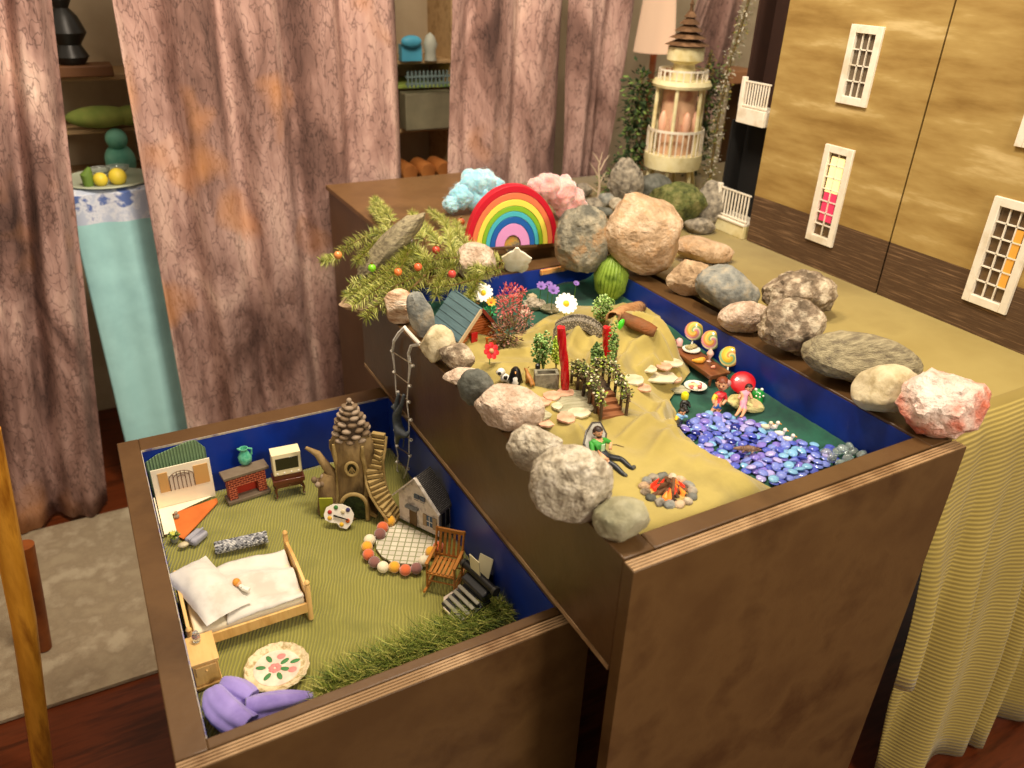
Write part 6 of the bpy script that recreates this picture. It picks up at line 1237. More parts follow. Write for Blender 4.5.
MB().box((-.002, -.002, .0), (L_ + .002, .026, .006)).build('hearth_slab', gst, fp, bev=.0006)
for a, b_ in ((.003, .018), (L_ - .018, L_ - .003)): MB().box((a, .003, .0062), (b_, .023, hm_ - .006)).build('brick_pier', brick, fp, smooth=False)
MB().box((.0181, .003, .032), (L_ - .0181, .023, hm_ - .006)).build('brick_lintel', brick, fp, smooth=False); MB().box((.0181, .018, .0062), (L_ - .0181, .023, .0319)).build('firebox_back', K('firebox_red', '#a82c12', .7), fp, smooth=False)
MB().box((-.004, -.002, hm_ - .0058), (L_ + .004, .027, hm_)).build('mantel', gst, fp, bev=.0008)
p = at(246, 464, F0 + hm_); jg = thing('green_jug', 'small teal green glazed jug on the brick fireplace mantel', 'jug', (p.x, p.y + .002, F0 + hm_ + .0006)); s = m_(1, p)
jm = mat('teal_glaze', '#3f9a7a', .25, col2=['#6fc09a', '#2f7a6a'], ns=50, coat=.5)
MB().lathe([(4 * s, 0), (6.5 * s, 3 * s), (6.8 * s, 8 * s), (4.4 * s, 13 * s), (3.4 * s, 15 * s), (4.4 * s, 18 * s), (3.6 * s, 18 * s), (2.8 * s, 15 * s), (.5 * s, 6 * s)], 18).build('body', jm, jg)
MB().tube([(3.5 * s, 0, 17 * s), (7.4 * s, 0, 15.5 * s), (6.8 * s, 0, 9 * s)], 1 * s, 7).build('handle', jm, jg); MB().tube([(-3.6 * s, 0, 17 * s), (-6 * s, 0, 19 * s)], [1.5 * s, .8 * s], 7).build('spout', jm, jg)
# ---------------------------------------------------------------- cream set on a dark table
A = lt(277, 499); B = lt(304, 493.5); rz_ = math.atan2(B.y - A.y, B.x - A.x) + .02; L_ = (B - A).length + .002; dk = K('mahogany', '#4f2414', .35, col2='#6a3420', ns=14, coat=.3)
tv = thing('toy_side_table', 'small dark mahogany table with curved legs holding the cream toy set', 'table', A, rz_); ht = .040
MB().box((-.003, -.002, ht - .010), (L_ + .003, .030, ht)).build('tabletop', dk, tv, bev=.001)
MB().box((.001, .0, ht - .018), (L_ - .001, .028, ht - .0102)).build('apron', dk, tv, bev=.0006); MB().ball((L_ / 2, -.002, ht - .0135), .0013, n=6).build('knob', K('dull_brass', '', .4), tv)
for x_, y_ in ((.002, .002), (L_ - .002, .002), (.002, .026), (L_ - .002, .026)):
    q = -1 if x_ < .01 else 1; MB().tube([(x_, y_, ht - .018), (x_ + q * .002, y_ - .001, ht * .35), (x_, y_, .004), (x_ + q * .002, y_ - .002, .001)], [.0028, .0022, .0014, .0022], 8).build('leg', dk, tv)
ts = thing('toy_television', 'cream toy television set with dark screen on the mahogany table', 'television', V(A.x, A.y, F0 + ht + .0006), rz_); crm = K('cream_plastic', '#eadbb0', .4)
MB().box((.0, .001, .0), (L_, .028, .009)).build('stand', dk, ts, bev=.0006)
MB().prism([(.0, .0), (L_, .0), (L_, .028), (0, .028)], .0092, .055).build('case', crm, ts, bev=.002)
MB().box((.0055, -.0010, .022), (L_ - .0055, -.0002, .047)).build('screen', K('dark_screen', '#1c1a12', .15, coat=.5), ts, bev=.001)
for k in range(4): MB(Matrix.Rotation(0, 4, 'X')).ball((.007 + k * (L_ - .014) / 3, -.0006, .0145), .0019, (1, .5, 1), 7).build('knob', K('white_plastic', '', .4), ts)
# ---------------------------------------------------------------- stump fairy house
sp = lt(357, 506); s = m_(1, sp); sh = thing('fairy_house', 'tree stump fairy house with pinecone roof, round window and curving stairs', 'toy house', sp, YAW + .1)
stm = mat('carved_bark', '#6b5334', .8, col2=['#94794c', '#453418'], ns=22, stretch=(1, 1, .35), bump=1.2, bs=70); lg_ = K('carved_light', '#b59a62', .75, col2='#8f7642', ns=40, bump=.5); q = 1.06 * s / .9
def H_(px_): return px_ * s / .88
prof = [(25, 0), (22.5, 4), (20, 14), (17.5, 26), (16.5, 38), (17.5, 48), (19.5, 58), (20, 66), (18, 73), (12, 78)]
m = MB(); n = 40; vs = []
for r0, z in prof:
    for j in range(n):
        a = 2 * pi * j / n; f_ = 1 + .08 * sin(a * 5 + z * .05) + .06 * fbm((cos(a) * 2, sin(a) * 2, z * .08), 1.5, 3) + (.25 * max(0, sin(a * 3 + 1)) if z < 8 else 0)
        vs.append((r0 * s * f_ * cos(a), r0 * s * f_ * sin(a) * .8, H_(z)))
m.add(vs, [(i * n + j, i * n + (j + 1) % n, (i + 1) * n + (j + 1) % n, (i + 1) * n + j) for i in range(len(prof) - 1) for j in range(n)] + [tuple((len(prof) - 1) * n + j for j in range(n)), tuple(reversed(range(n)))])
m.build('trunk', stm, sh, angle=60)
for k in range(11):
    a = 2 * pi * k / 11 + .25
    if abs(((a + pi / 2 + pi) % (2 * pi)) - pi) < .62: continue
    P2 = [(r0 * s * cos(a + .15 * sin(i * 1.3 + k)), r0 * s * .82 * sin(a + .15 * sin(i * 1.3 + k)), H_(z)) for i, (r0, z) in enumerate([(31, 1), (25, 5), (20, 14), (17.6, 26), (16.4, 38), (17.5, 50), (20, 62), (20, 70)])]
    MB().tube(P2, [2.2 * s, 3 * s, 2.8 * s, 2.4 * s, 2.2 * s, 2.0 * s, 2.2 * s, 1.4 * s], 7).build('root', stm if k % 3 else lg_, sh)
# arch frame of door and the round window
ya_ = -16.5 * s
m = MB(); m.tube([(12.5 * s * cos(pi * i / 16), ya_ - 4 * s, H_(13) + 15 * s * sin(pi * i / 16)) for i in range(17)], 2.0 * s, 8); m.tube([(12.5 * s, ya_ - 5.5 * s, 0), (12.5 * s, ya_ - 4 * s, H_(13))], 2.0 * s, 8); m.tube([(-12.5 * s, ya_ - 5.5 * s, 0), (-12.5 * s, ya_ - 4 * s, H_(13))], 2.0 * s, 8); m.build('door_arch', lg_, sh)
dpoly = [(-12 * s, 0), (12 * s, 0), (12 * s, H_(13))] + [(12 * s * cos(pi * i / 12), H_(13) + 14.5 * s * sin(pi * i / 12)) for i in range(1, 12)] + [(-12 * s, H_(13))]
m = MB(Matrix.Translation((0, ya_ - 2.6 * s, .001)) @ Matrix.Rotation(pi / 2, 4, 'X')); m.prism(dpoly, 0, 1.4 * s); m.build('door_opening', K('dark_green_leaf_paint', '#161c0c', .8, col2='#3a4a22', ns=120), sh)
wz = H_(50); m = MB(); m.tube([(5.6 * s * cos(2 * pi * i / 20), -17.5 * s, wz + 7.4 * s * sin(2 * pi * i / 20)) for i in range(21)], 1.5 * s, 8); m.build('window_ring', lg_, sh)
m = MB(Matrix.Translation((0, -15.6 * s, wz)) @ Matrix.Rotation(pi / 2, 4, 'X')); m.prism([(5.4 * s * cos(2 * pi * i / 20), 7.2 * s * sin(2 * pi * i / 20)) for i in range(20)], 0, .8 * s); m.build('window_pane', K('near_black', '#1a130c', .3), sh)
m = MB()
for k in range(4): a = -pi / 2 + (k - 1.5) * .5; m.tube([(0, -17.2 * s, wz + 2 * s), (5.2 * s * cos(a) , -17.2 * s, wz + 6.6 * s * sin(a))], .6 * s, 6)
m.build('window_bars', lg_, sh)
# pinecone roof
pcn = [K('pinecone_scale', '#6f5a42', .75), K('pinecone_tip', '#94806a', .75), K('pinecone_dark', '#3f2f1e', .85)]
rf = MB().lathe([(12 * s, H_(72)), (13.5 * s, H_(77)), (11.5 * s, H_(85)), (7 * s, H_(95)), (3 * s, H_(103)), (.3 * s, H_(106))], 16).build('roof', pcn[2], sh)
for r_i, (z, rr, k_) in enumerate([(73, 14, 8), (78, 14.5, 8), (83, 13, 7), (88, 10.8, 7), (93, 8.2, 6), (97, 5.4, 5), (101, 3.2, 4)]):
    for k in range(k_):
        a = 2 * pi * (k + .5 * (r_i % 2)) / k_; MB(Matrix.Translation((rr * s * cos(a), rr * s * sin(a) * .9, H_(z))) @ Matrix.Rotation(a, 4, 'Z') @ Matrix.Rotation(-.35, 4, 'Y')).ball((0, 0, 0), 4.9 * s, (1, .95, .5), 7).build('roof_scale', pcn[(k + r_i) % 2], rf)
MB().ball((0, 0, H_(107)), 2.6 * s, n=8).build('finial', pcn[1], sh)
# stairs curving down on the right
path = [(25, 2, 74), (24, -1, 64), (21.5, -4, 54), (20, -8, 45), (21, -12, 36), (24, -16, 27), (29, -20, 19), (35, -23, 11), (40, -25, 4)]
m = MB(); m.tube([(x * s, (y + 3) * s, max(2 * s, H_(z) - 10 * s)) for x, y, z in path], [6 * s, 6 * s, 6 * s, 6.5 * s, 7 * s, 7.5 * s, 8 * s, 6 * s, 3 * s], 8, flat=.7); m.build('stair_mass', stm, sh)
NS = 19
for k in range(NS):
    t = k / (NS - 1) * (len(path) - 1); i = min(int(t), len(path) - 2); p = Vector(path[i]).lerp(Vector(path[i + 1]), t - i); d = Vector(path[i + 1]) - Vector(path[i]); a = math.atan2(d.y, d.x); wd_2 = 6.5 + 3.5 * k / NS
    MB(Matrix.Translation((p.x * s, p.y * s, H_(p.z))) @ Matrix.Rotation(a, 4, 'Z')).box((-2.4 * s, -wd_2 * s, -3.5 * s), (2.4 * s, wd_2 * s, 0)).build('stair', lg_, sh, bev=.0005)
for sd in (-1, 1):
    m = MB(); P2 = []
    for i, (x, y, z) in enumerate(path): d = Vector(path[min(i + 1, len(path) - 1)]) - Vector(path[max(i - 1, 0)]); nn = V(-d.y, d.x, 0).normalized(); wq = 8 + 3 * i / 8; P2.append(((x + nn.x * sd * wq) * s, (y + nn.y * sd * wq) * s, H_(z) - 2.5 * s))
    m.tube(P2, 1.3 * s, 7); m.build('stair_rim', lg_, sh)
# branch, little tower and green door at left
m = MB(); m.tube([(-18 * s, 0, H_(30)), (-26 * s, 0, H_(42)), (-34 * s, 0, H_(56)), (-44 * s, 0, H_(62))], [6 * s, 4.5 * s, 3.4 * s, 1.6 * s], 10); m.build('branch', stm, sh)
m = MB(); m.tube([(-26 * s, -6 * s, 0), (-26 * s, -5 * s, H_(16)), (-26 * s, -4 * s, H_(30)), (-24 * s, -2 * s, H_(36))], [12 * s, 10 * s, 9 * s, 6 * s], 14); m.build('side_tower', stm, sh)
for k in range(7): a = k * .9; MB().ball((-33 * s + 5 * s * cos(a), -7 * s + 4 * s * sin(a), H_(32) + 3 * s * sin(k * 2)), 3 * s, n=7).build('carved_rose', pcn[k % 2], sh)
m = MB(Matrix.Translation((-27 * s, -16.6 * s, .001))); m.box((-6.5 * s, -1 * s, 0), (6.5 * s, .6 * s, H_(20))); m.build('green_door', K('lime_door', '#a3a62c', .6, col2='#8f9224', ns=30), sh, bev=.0008)
MB().ball((-23 * s, -18.2 * s, H_(9)), 1.2 * s, n=6).build('door_knob', lg_, sh)
g = lt(410, 456, -.24)
# palette
g = lt(342, 519) - V(.43, .76, 0) * .030; s = m_(1, g); g = g + UU * 0; o = thing('paint_palette', 'white toy paint palette with brush and colour dabs leaning on the fairy house', 'palette', g, YAW); Tt = Matrix.Translation((0, 0, .001)) @ Matrix.Rotation(1.15, 4, 'X')
poly = [(x * s * 15, z * s * 12 + 12 * s) for x, z in ((-1, .1), (-.85, .7), (-.4, 1), (.2, 1.02), (.75, .75), (1, .2), (.9, -.5), (.55, -1.05), (.1, -.95), (-.1, -.6), (-.55, -.55), (-.9, -.35))]
MB(Tt).prism(poly, 0, 1.6 * s).build('board', K('palette_white', '#efe6d6', .5), o, bev=.0005)
for k, (x, z, c_) in enumerate([(-9, 16, '#b02c22'), (-3, 21, '#3f7a3c'), (4, 17, '#d8c8a0'), (9, 19, '#3f3a6a'), (-9, 10, '#e0b040'), (9, 8, '#d86a2a'), (3, 4, '#e8b830')]): MB(Tt).ball((x * s, z * s, 2 * s), 2.3 * s, (1, 1, .4), 7).build('paint_dab', mat('paint_dab%d' % k, c_, .4), o)
MB(Tt).tube([(-5 * s, 13 * s, 3 * s), (10 * s, 9 * s, 3 * s)], [.9 * s, .6 * s], 6).build('brush', blk, o)
# ---------------------------------------------------------------- stone cottage with patio
C0 = V(-.018, .499, F0); dirf = V(-.040, .074, 0).normalized(); rz_ = math.atan2(-dirf.y, -dirf.x)   # local +x runs along the front toward the camera side
Wf = .090; Df = .033
ctg = thing('stone_cottage', 'whitewashed stone cottage with grey slate roof, brown door and blue window', 'toy house', C0 + V(0, 0, .004), rz_)
# local: x from -Wf..0 along the front, y from 0 (front) to Df (back)
plm = mat('whitewashed_stone', '#d4c8b8', .85, col2=['#e4dacb', '#a89c8c'], ns=55, bump=.8); he, ha = .060, .108
def pent(y, t): return [(-Wf, y, 0), (0, y, 0), (0, y, he), (-Wf / 2, y, ha), (-Wf, y, he), (-Wf, y + t, 0), (0, y + t, 0), (0, y + t, he), (-Wf / 2, y + t, ha), (-Wf, y + t, he)]
PF = [(0, 1, 2, 3, 4), (9, 8, 7, 6, 5), (0, 5, 6, 1), (1, 6, 7, 2), (2, 7, 8, 3), (3, 8, 9, 4), (4, 9, 5, 0)]
MB().add(pent(0, .003), PF).build('front_wall', plm, ctg, smooth=False); MB().add(pent(Df - .003, .003), PF).build('back_wall', plm, ctg, smooth=False)
gw = mat('grey_side_stone', '#7a7a78', .85, col2=['#8f8f8a', '#5f5f5e'], ns=40, bump=.6)
MB().box((-.003, .003, 0), (0, Df - .003, he)).build('side_wall', gw, ctg, smooth=False); MB().box((-Wf, .003, 0), (-Wf + .003, Df - .003, he)).build('side_wall', gw, ctg, smooth=False)
slt = bpy.data.materials.new('grey_slates'); slt.use_nodes = True; N, L, b = nodes(slt); bt = N.new('ShaderNodeTexBrick'); bt.inputs['Scale'].default_value = 120; bt.inputs['Color1'].default_value = lin('#6f6a64'); bt.inputs['Color2'].default_value = lin('#4a4642'); bt.inputs['Mortar'].default_value = lin('#1e1b1a'); bt.inputs['Mortar Size'].default_value = .08
tc = N.new('ShaderNodeTexCoord'); mp = N.new('ShaderNodeMapping'); mp.inputs['Rotation'].default_value = (0, 0, pi / 2); L.new(tc.outputs['Object'], mp.inputs[0]); L.new(mp.outputs[0], bt.inputs[0]); L.new(bt.outputs[0], b.inputs['Base Color']); b.inputs['Roughness'].default_value = .8
for sgn in (-1, 1):
    e0 = V(-Wf / 2 + sgn * (Wf / 2 + .007), 0, he - .007); r0 = V(-Wf / 2, 0, ha + .001); m = MB(); y0, y1 = -.007, Df + .002; up_ = V(0, 0, .004)
    m.add([(e0.x, y0, e0.z), (e0.x, y1, e0.z), (r0.x, y1, r0.z), (r0.x, y0, r0.z), (e0.x, y0, e0.z + .004), (e0.x, y1, e0.z + .004), (r0.x, y1, r0.z + .0045), (r0.x, y0, r0.z + .0045)], [(0, 1, 2, 3), (7, 6, 5, 4), (0, 4, 5, 1), (1, 5, 6, 2), (2, 6, 7, 3), (3, 7, 4, 0)])
    m.build('roof_panel', slt, ctg, smooth=False)
    MB().bar(e0 + V(0, -.008, .002), r0 + V(0, -.008, .003), .003, .006, up=(0, 1, 0)).build('gable_trim', plm, ctg)
MB().box((-.066, -.0015, 0), (-.049, -.0002, .036)).build('door', K('brown_door', '#6a5230', .6, col2='#59431f', ns=30), ctg, bev=.0006)
MB().box((-.071, -.008, .038), (-.044, -.0002, .043)).build('door_canopy', gw, ctg, bev=.0008)
wn = MB().box((-.026, -.0015, .014), (-.013, -.0002, .036)).build('window', K('blue_window', '#2c4a66', .2), ctg, smooth=False); m = MB(); m.box((-.0200, -.0024, .014), (-.0190, -.0016, .036)); m.box((-.026, -.0024, .0245), (-.013, -.0016, .0255)); m.build('bars', wht, wn, smooth=False)
for x_ in (-.0345, -.0125): MB().box((x_, -.002, .012), (x_ + .008, -.0002, .037)).build('shutter', K('tan_shutter', '#a08a68', .6), ctg, smooth=False)
for x0_ in (-.053, -.040): MB(Matrix.Translation((0, -.002, 0))).prism([(x0_, 0), (x0_ + .011, 0)] + [(x0_ + .011 * (1 - t / 4), .0) for t in (1,)], .060, .061).box((x0_, -.0008, .064), (x0_ + .011, .0016, .072)).build('attic_window', K('attic_blue', '#4a5a6a', .3), ctg, smooth=False)
for k in range(2): MB().box((.0002, .008 + k * .013, .012), (.0016, .016 + k * .013, .044)).build('side_window', blk, ctg, smooth=False)
# patio: pale tiles, scalloped outline
pts_ = [lt(x, y, F0 + .003) for x, y in ((399, 521), (440, 541), (441, 547), (432, 553), (425, 560), (413, 564), (402, 563), (392, 562), (382, 556), (376, 548), (376, 540), (385, 530), (390, 522))]
ptc = sum(pts_, V(0, 0, 0)) / len(pts_); tm = bpy.data.materials.new('pale_patio_tiles'); tm.use_nodes = True; N, L, b = nodes(tm); bt = N.new('ShaderNodeTexBrick'); bt.offset = 0; bt.inputs['Scale'].default_value = 42; bt.inputs['Brick Width'].default_value = .5; bt.inputs['Row Height'].default_value = .5
bt.inputs['Color1'].default_value = lin('#d9d0ba'); bt.inputs['Color2'].default_value = lin('#c4bba6'); bt.inputs['Mortar'].default_value = lin('#8a8a66'); bt.inputs['Mortar Size'].default_value = .045; tc = N.new('ShaderNodeTexCoord'); mp = N.new('ShaderNodeMapping'); mp.inputs['Rotation'].default_value = (0, 0, .55); L.new(tc.outputs['Object'], mp.inputs[0]); L.new(mp.outputs[0], bt.inputs[0]); L.new(bt.outputs[0], b.inputs['Base Color']); b.inputs['Roughness'].default_value = .8
m = MB(); m.prism([((p - ptc).x, (p - ptc).y) for p in reversed(pts_)], -.0015, .0025); o = m.build('patio_slab', tm, loc=(ptc.x, ptc.y, F0), bev=.0005, smooth=False); tag(o, 'pale tiled patio slab in front of the stone cottage', 'patio')
# felt ball garland
gl_ = thing('felt_ball_garland', 'garland of orange, yellow, mauve and cream felt balls curled round the patio', 'garland', lt(383, 548)); fm = {'y': mat('felt_yellow', '#e6a82a', 1, sheen=.6), 'o': mat('felt_orange', '#dc6a38', 1, sheen=.6), 'm': mat('felt_mauve', '#8a5a52', 1, sheen=.6), 'c': mat('felt_cream', '#efe2c0', 1, sheen=.6)}
bl = [(390, 521, 'y'), (382.6, 527.5, 'o'), (380, 534, 'm'), (369.7, 540, 'c'), (367, 547, 'y'), (368.4, 554.6, 'o'), (374.4, 562, 'm'), (383, 567, 'c'), (394.4, 567, 'y'), (405.4, 570, 'o'), (416.3, 568.4, 'm'), (424, 561, 'c'), (431, 552, 'y'), (438.5, 547, 'o')]; st_ = []
for x, y, k in bl:
    p = lt(x, y, F0 + .0075) - lt(383, 548); st_.append(p); s = m_(1, p + lt(383, 548)); MB().ball(p, 5.9 * s, n=12).build('felt_ball', fm[k], gl_)
MB().tube(st_, .0007, 5).build('string', K('white_stick', '', .6), gl_)
# ---------------------------------------------------------------- rocking chair
oakm = mat('golden_oak', '#9a5f24', .45, col2=['#b0722e', '#7f4a18'], ns=12, stretch=(1, 1, 5))
rc = thing('rocking_chair', 'small brown slatted wooden rocking chair by the cottage', 'chair', lt(445, 582), -.75)
rc.scale = (1.22, 1.22, 1.22); w3, d3 = .019, .017; sh_ = .030
for q in (-1, 1):
    x = q * w3; MB().tube([(x, -.030, .0045), (x, -.018, .0016), (x, 0, .0010), (x, .018, .0024), (x, .034, .0075)], .0019, 7).build('rocker', oakm, rc)
    MB().tube([(x, -d3, .0022), (x, -d3, sh_ + .012)], .0016, 7).build('leg', oakm, rc); MB().tube([(x, d3 - .002, .003), (x, d3, sh_)], .0016, 7).build('leg', oakm, rc)
    MB().tube([(x, d3 - .002, sh_ - .002), (x, d3 + .008, sh_ + .042)], .0017, 7).build('back_post', oakm, rc)
    MB().box((x - .0022, -d3 - .003, sh_ + .012), (x + .0022, d3 + .004, sh_ + .0145)).build('armrest', oakm, rc, bev=.0004)
    MB().tube([(x, -d3, .014), (x, d3 - .001, .014)], .0011, 6).build('stretcher', oakm, rc)
for y_ in (-d3, d3 - .001): MB().tube([(-w3, y_, .014), (w3, y_, .014)], .0011, 6).build('stretcher', oakm, rc)
for k in range(6): x = -w3 + .004 + k * (2 * w3 - .008) / 5; MB().box((x - .0021, -d3 - .001, sh_ - .002), (x + .0021, d3 - .001, sh_)).build('seat_slat', oakm, rc, bev=.0003)
MB().box((-w3 - .001, -d3 - .002, sh_ - .0045), (w3 + .001, -d3 + .002, sh_ - .0021)).build('seat_rail', oakm, rc); MB().box((-w3 - .001, d3 - .004, sh_ - .0045), (w3 + .001, d3, sh_ - .0021)).build('seat_rail', oakm, rc)
for k in range(5): x = -w3 + .006 + k * (2 * w3 - .012) / 4; MB().bar((x, d3 - .0005, sh_ + .003), (x, d3 + .0065, sh_ + .036), .0036, .0013, up=(0, 1, 0)).build('back_slat', oakm, rc)
MB().bar((-w3 - .002, d3 + .0078, sh_ + .0385), (w3 + .002, d3 + .0078, sh_ + .0385), .003, .006).build('top_rail', oakm, rc, bev=.0005); MB().bar((-w3, d3, sh_ + .0025), (w3, d3, sh_ + .0025), .002, .003).build('lower_rail', oakm, rc)
# ---------------------------------------------------------------- typewriter on pale base
tpz = F0 + .001; A = lt(470, 610, F0 + .012); rzt = -1.38
ty = thing('toy_typewriter', 'black toy typewriter with cream paper, tilted against the blue wall', 'typewriter', V(-.043, .322, F0), rzt)
ty.scale = (1.12, 1.12, 1.12)
bs2 = [(x * .034, y * .030) for x, y in ((-1, -.7), (-.5, -1.1), (.3, -1.15), (.95, -.8), (1, .2), (.6, .8), (-.6, .8), (-1.1, .2))]
m = MB(); m.prism(bs2, .0, .007); m.build('pale_base', mat('shell_pink_stone', '#cdb9a6', .5, col2=['#e2d2c2', '#a89482'], ns=30), ty, bev=.003)
Tt = Matrix.Translation((0, 0, .0075)) @ Matrix.Rotation(.35, 4, 'X'); gun = K('gunmetal', '#3c3a34', .35, .3)
MB(Tt).box((-.026, -.030, .0), (.026, .022, .012)).build('case', K('black_enamel', '#1c1b1a', .3, coat=.4), ty, bev=.002)
for k in range(4): MB(Tt @ Matrix.Translation((0, -.024 + k * .0095, .0125 + k * .0016))).box((-.023, -.0028, 0), (.023, .0028, .003)).build('key_row', K('key_grey', '#8f8a78', .4), ty, bev=.001)
MB(Tt).box((-.026, .012, .0122), (.026, .028, .028)).build('type_basket', K('black_enamel', '', .3), ty, bev=.003)
MB(Tt).tube([(-.033, .030, .033), (.033, .030, .033)], .0058, 14).build('platen', blk, ty)
for q in (-1, 1): MB(Tt).tube([(q * .033, .030, .033), (q * .038, .030, .033)], .0068, 12).build('platen_knob', gun, ty)
MB(Tt).add([(-.018, .029, .036), (.004, .029, .036), (.004, .036, .064), (-.018, .036, .064), (-.018, .0302, .036), (.004, .0302, .036), (.004, .0372, .064), (-.018, .0372, .064)], [(0, 1, 2, 3), (7, 6, 5, 4), (0, 4, 5, 1), (1, 5, 6, 2), (2, 6, 7, 3), (3, 7, 4, 0)]).build('paper', K('cream_sheet', '#eadfb4', .7), ty, smooth=False)
p = lt(506, 572, -.25)
o = MB().box((-.013, -.001, 0), (.013, .001, .034)).build('paper_card', K('cream_sheet', '', .7), loc=(-.006, .352, F0 + .0285), rz=-1.1, smooth=False); o.rotation_euler[0] = -.35
o.parent = None; tag(o, 'cream paper card standing behind the toy typewriter', 'card')
o = MB().box((-.015, -.008, 0), (.015, .008, .028)).build('black_box', blk, loc=(-.003, .355, F0 + .0), rz=-1.1, bev=.002); tag(o, 'black box behind the typewriter holding up the cream paper card', 'box')
# ---------------------------------------------------------------- plastic grass strip along the front
r_ = random.Random(8); m = MB(); gmats = [K('grass_blade', '#7f8a34', .6), K('grass_blade_dark', '#4f6024', .6), K('grass_blade_pale', '#b9b45a', .6)]
GP = [lt(*q) for q in ((330, 695), (365, 676), (400, 660), (435, 643), (470, 628), (505, 610), (545, 600))]
for k in range(3800):
    t = r_.random(); q_ = t * 6; i_ = min(int(q_), 5); c = GP[i_].lerp(GP[i_ + 1], q_ - i_); p = c + V(r_.gauss(0, .011), r_.gauss(0, .011), 0)
    if p.y < iy0 + .004 or p.x > ix1 - .006: continue
    d = V(r_.gauss(0, .7), r_.gauss(0, .7), 1).normalized(); l = r_.uniform(.020, .046); x_ = d.orthogonal().normalized() * .0007; e_ = p + d * l + V(d.x, d.y, -.3) * l * .35
    if e_.y < iy0 + .002: e_.y = iy0 + .002
    if e_.x > ix1 - .003: e_.x = ix1 - .003
    y_ = d.cross(x_).normalized() * .0004; mid = p + d * l * .55; m.add([p + x_, p - x_, p + y_, mid + x_, mid - x_, mid + y_, e_], [(0, 1, 4, 3), (1, 2, 5, 4), (2, 0, 3, 5), (3, 4, 6), (4, 5, 6), (5, 3, 6)], r_.choice((0, 0, 1, 2)))
o = m.build('artificial_grass', gmats, smooth=False); tag(o, 'strip of olive artificial grass along the front of the lower tray', 'grass', kind='stuff')
# ---------------------------------------------------------------- woven plate with flower
g = lt(277, 667, F0 + .006); s = m_(1, g); pt = thing('decorated_plate', 'round cream woven plate painted with pink flower and green leaves', 'plate', (g.x, g.y, F0 + .0008), -.1)
r0 = .0455; n = 48; vs = []; prof = [(.6, 0), (.92, .003), (1.0, .007), (.97, .0085), (.9, .006), (.78, .0035), (.02, .0030)]
for i, (q, z) in enumerate(prof):
    for j in range(n): a = 2 * pi * j / n; f_ = 1 + (.02 * sin(a * 16) if i in (2, 3) else 0); vs.append((r0 * q * f_ * cos(a), r0 * q * f_ * sin(a), z))
m = MB(); m.add(vs, [(i * n + j, i * n + (j + 1) % n, (i + 1) * n + (j + 1) % n, (i + 1) * n + j) for i in range(len(prof) - 1) for j in range(n)] + [tuple(reversed(range(n))), tuple((len(prof) - 1) * n + j for j in range(n))])
m.build('dish', mat('woven_cream', '#c9b088', .7, col2=['#e2cfa6', '#a8905f'], ns=90, bump=.5), pt)
MB().lathe([(.0002, .0032), (r0 * .72, .0032), (r0 * .72, .0042), (.0002, .0042)], 40).build('painted_disc', mat('plate_cream_pink', '#ead9c0', .6, col2=['#e4b8a4'], ns=60), pt)
pk_ = K('plate_pink', '#d9827a', .6); gr_ = K('plate_green', '#3f7a40', .6)
for k in range(7): a = k * .9; MB().ball((.0055 * cos(a) - .003, .0055 * sin(a), .0046), .0042, (1, .8, .25), 7).build('pink_petal', pk_, pt)
for k, (a, rr) in enumerate(((.5, .016), (1.9, .020), (2.8, .021), (3.9, .018), (4.9, .017), (5.8, .014), (.1, .028))): MB(Matrix.Translation((rr * cos(a) - .002, rr * sin(a), .0046)) @ Matrix.Rotation(a, 4, 'Z')).ball((0, 0, 0), .0075, (1, .5, .12), 7).build('green_leaf', gr_, pt)
for k, a in enumerate((1.2, -.6)): MB().ball((.024 * cos(a), .02 * sin(a), .0046), .0065, (1, .8, .15), 7).build('pink_bloom', pk_, pt)
# ---------------------------------------------------------------- purple cloth bundled in the corner
pur = mat('lilac_cloth', '#8f7cc0', .85, col2=['#a08ed0', '#7d6ab0'], ns=8, sheen=.4, bump=.1)
def roll_cloth(path, r, n=22, hollow=True, flat=.75, seed=0):
    m = MB(); P = [Vector(p) for p in path]; k = len(P); vs = []
    for i in range(k):
        t = (P[min(i + 1, k - 1)] - P[max(i - 1, 0)]).normalized(); x = t.cross(V(0, 0, 1)).normalized(); y = x.cross(t)
        for j in range(n): a = 2 * pi * j / n; f_ = 1 + .16 * sin(a * 3 + i * .7 + seed) + .08 * sin(a * 7 + seed); vs.append(P[i] + (x * cos(a) + y * sin(a) * flat) * r[i] * f_)
    fs = [(i * n + j, i * n + (j + 1) % n, (i + 1) * n + (j + 1) % n, (i + 1) * n + j) for i in range(k - 1) for j in range(n)]
    m.add(vs, fs); return m
def lc(px, py, z): return at(px, py, F0 + z)
pc = thing('lilac_cloth_bundle', 'crumpled lilac cloth bundled in the front left corner of the lower tray', 'cloth', lc(230, 705, 0)); b0 = lc(230, 705, 0)
for nm, pth, rr, sd in (('fold', [(205, 692, .03), (215, 700, .028), (226, 712, .024), (240, 722, .022), (250, 727, .02)], [.010, .018, .021, .020, .017], 1), ('fold', [(222, 682, .026), (232, 686, .026), (244, 692, .024), (252, 698, .02)], [.008, .015, .017, .012], 2), ('fold', [(246, 708, .018), (262, 706, .018), (280, 702, .016), (298, 699, .012), (314, 696, .008)], [.016, .019, .017, .012, .004], 3)):
    P = [lc(*q) - b0 for q in pth]; P = [V(max(p.x, ix0 - b0.x + .022), max(p.y, iy0 - b0.y + .020), max(p.z, rr[i] * .8)) for i, p in enumerate(P)]
    o = roll_cloth(P, rr, seed=sd).build(nm, pur, pc, angle=180); sm_ = o.modifiers.new('t', 'SOLIDIFY'); sm_.thickness = .0014; sb = o.modifiers.new('s', 'SUBSURF'); sb.levels = 1; sb.render_levels = 1
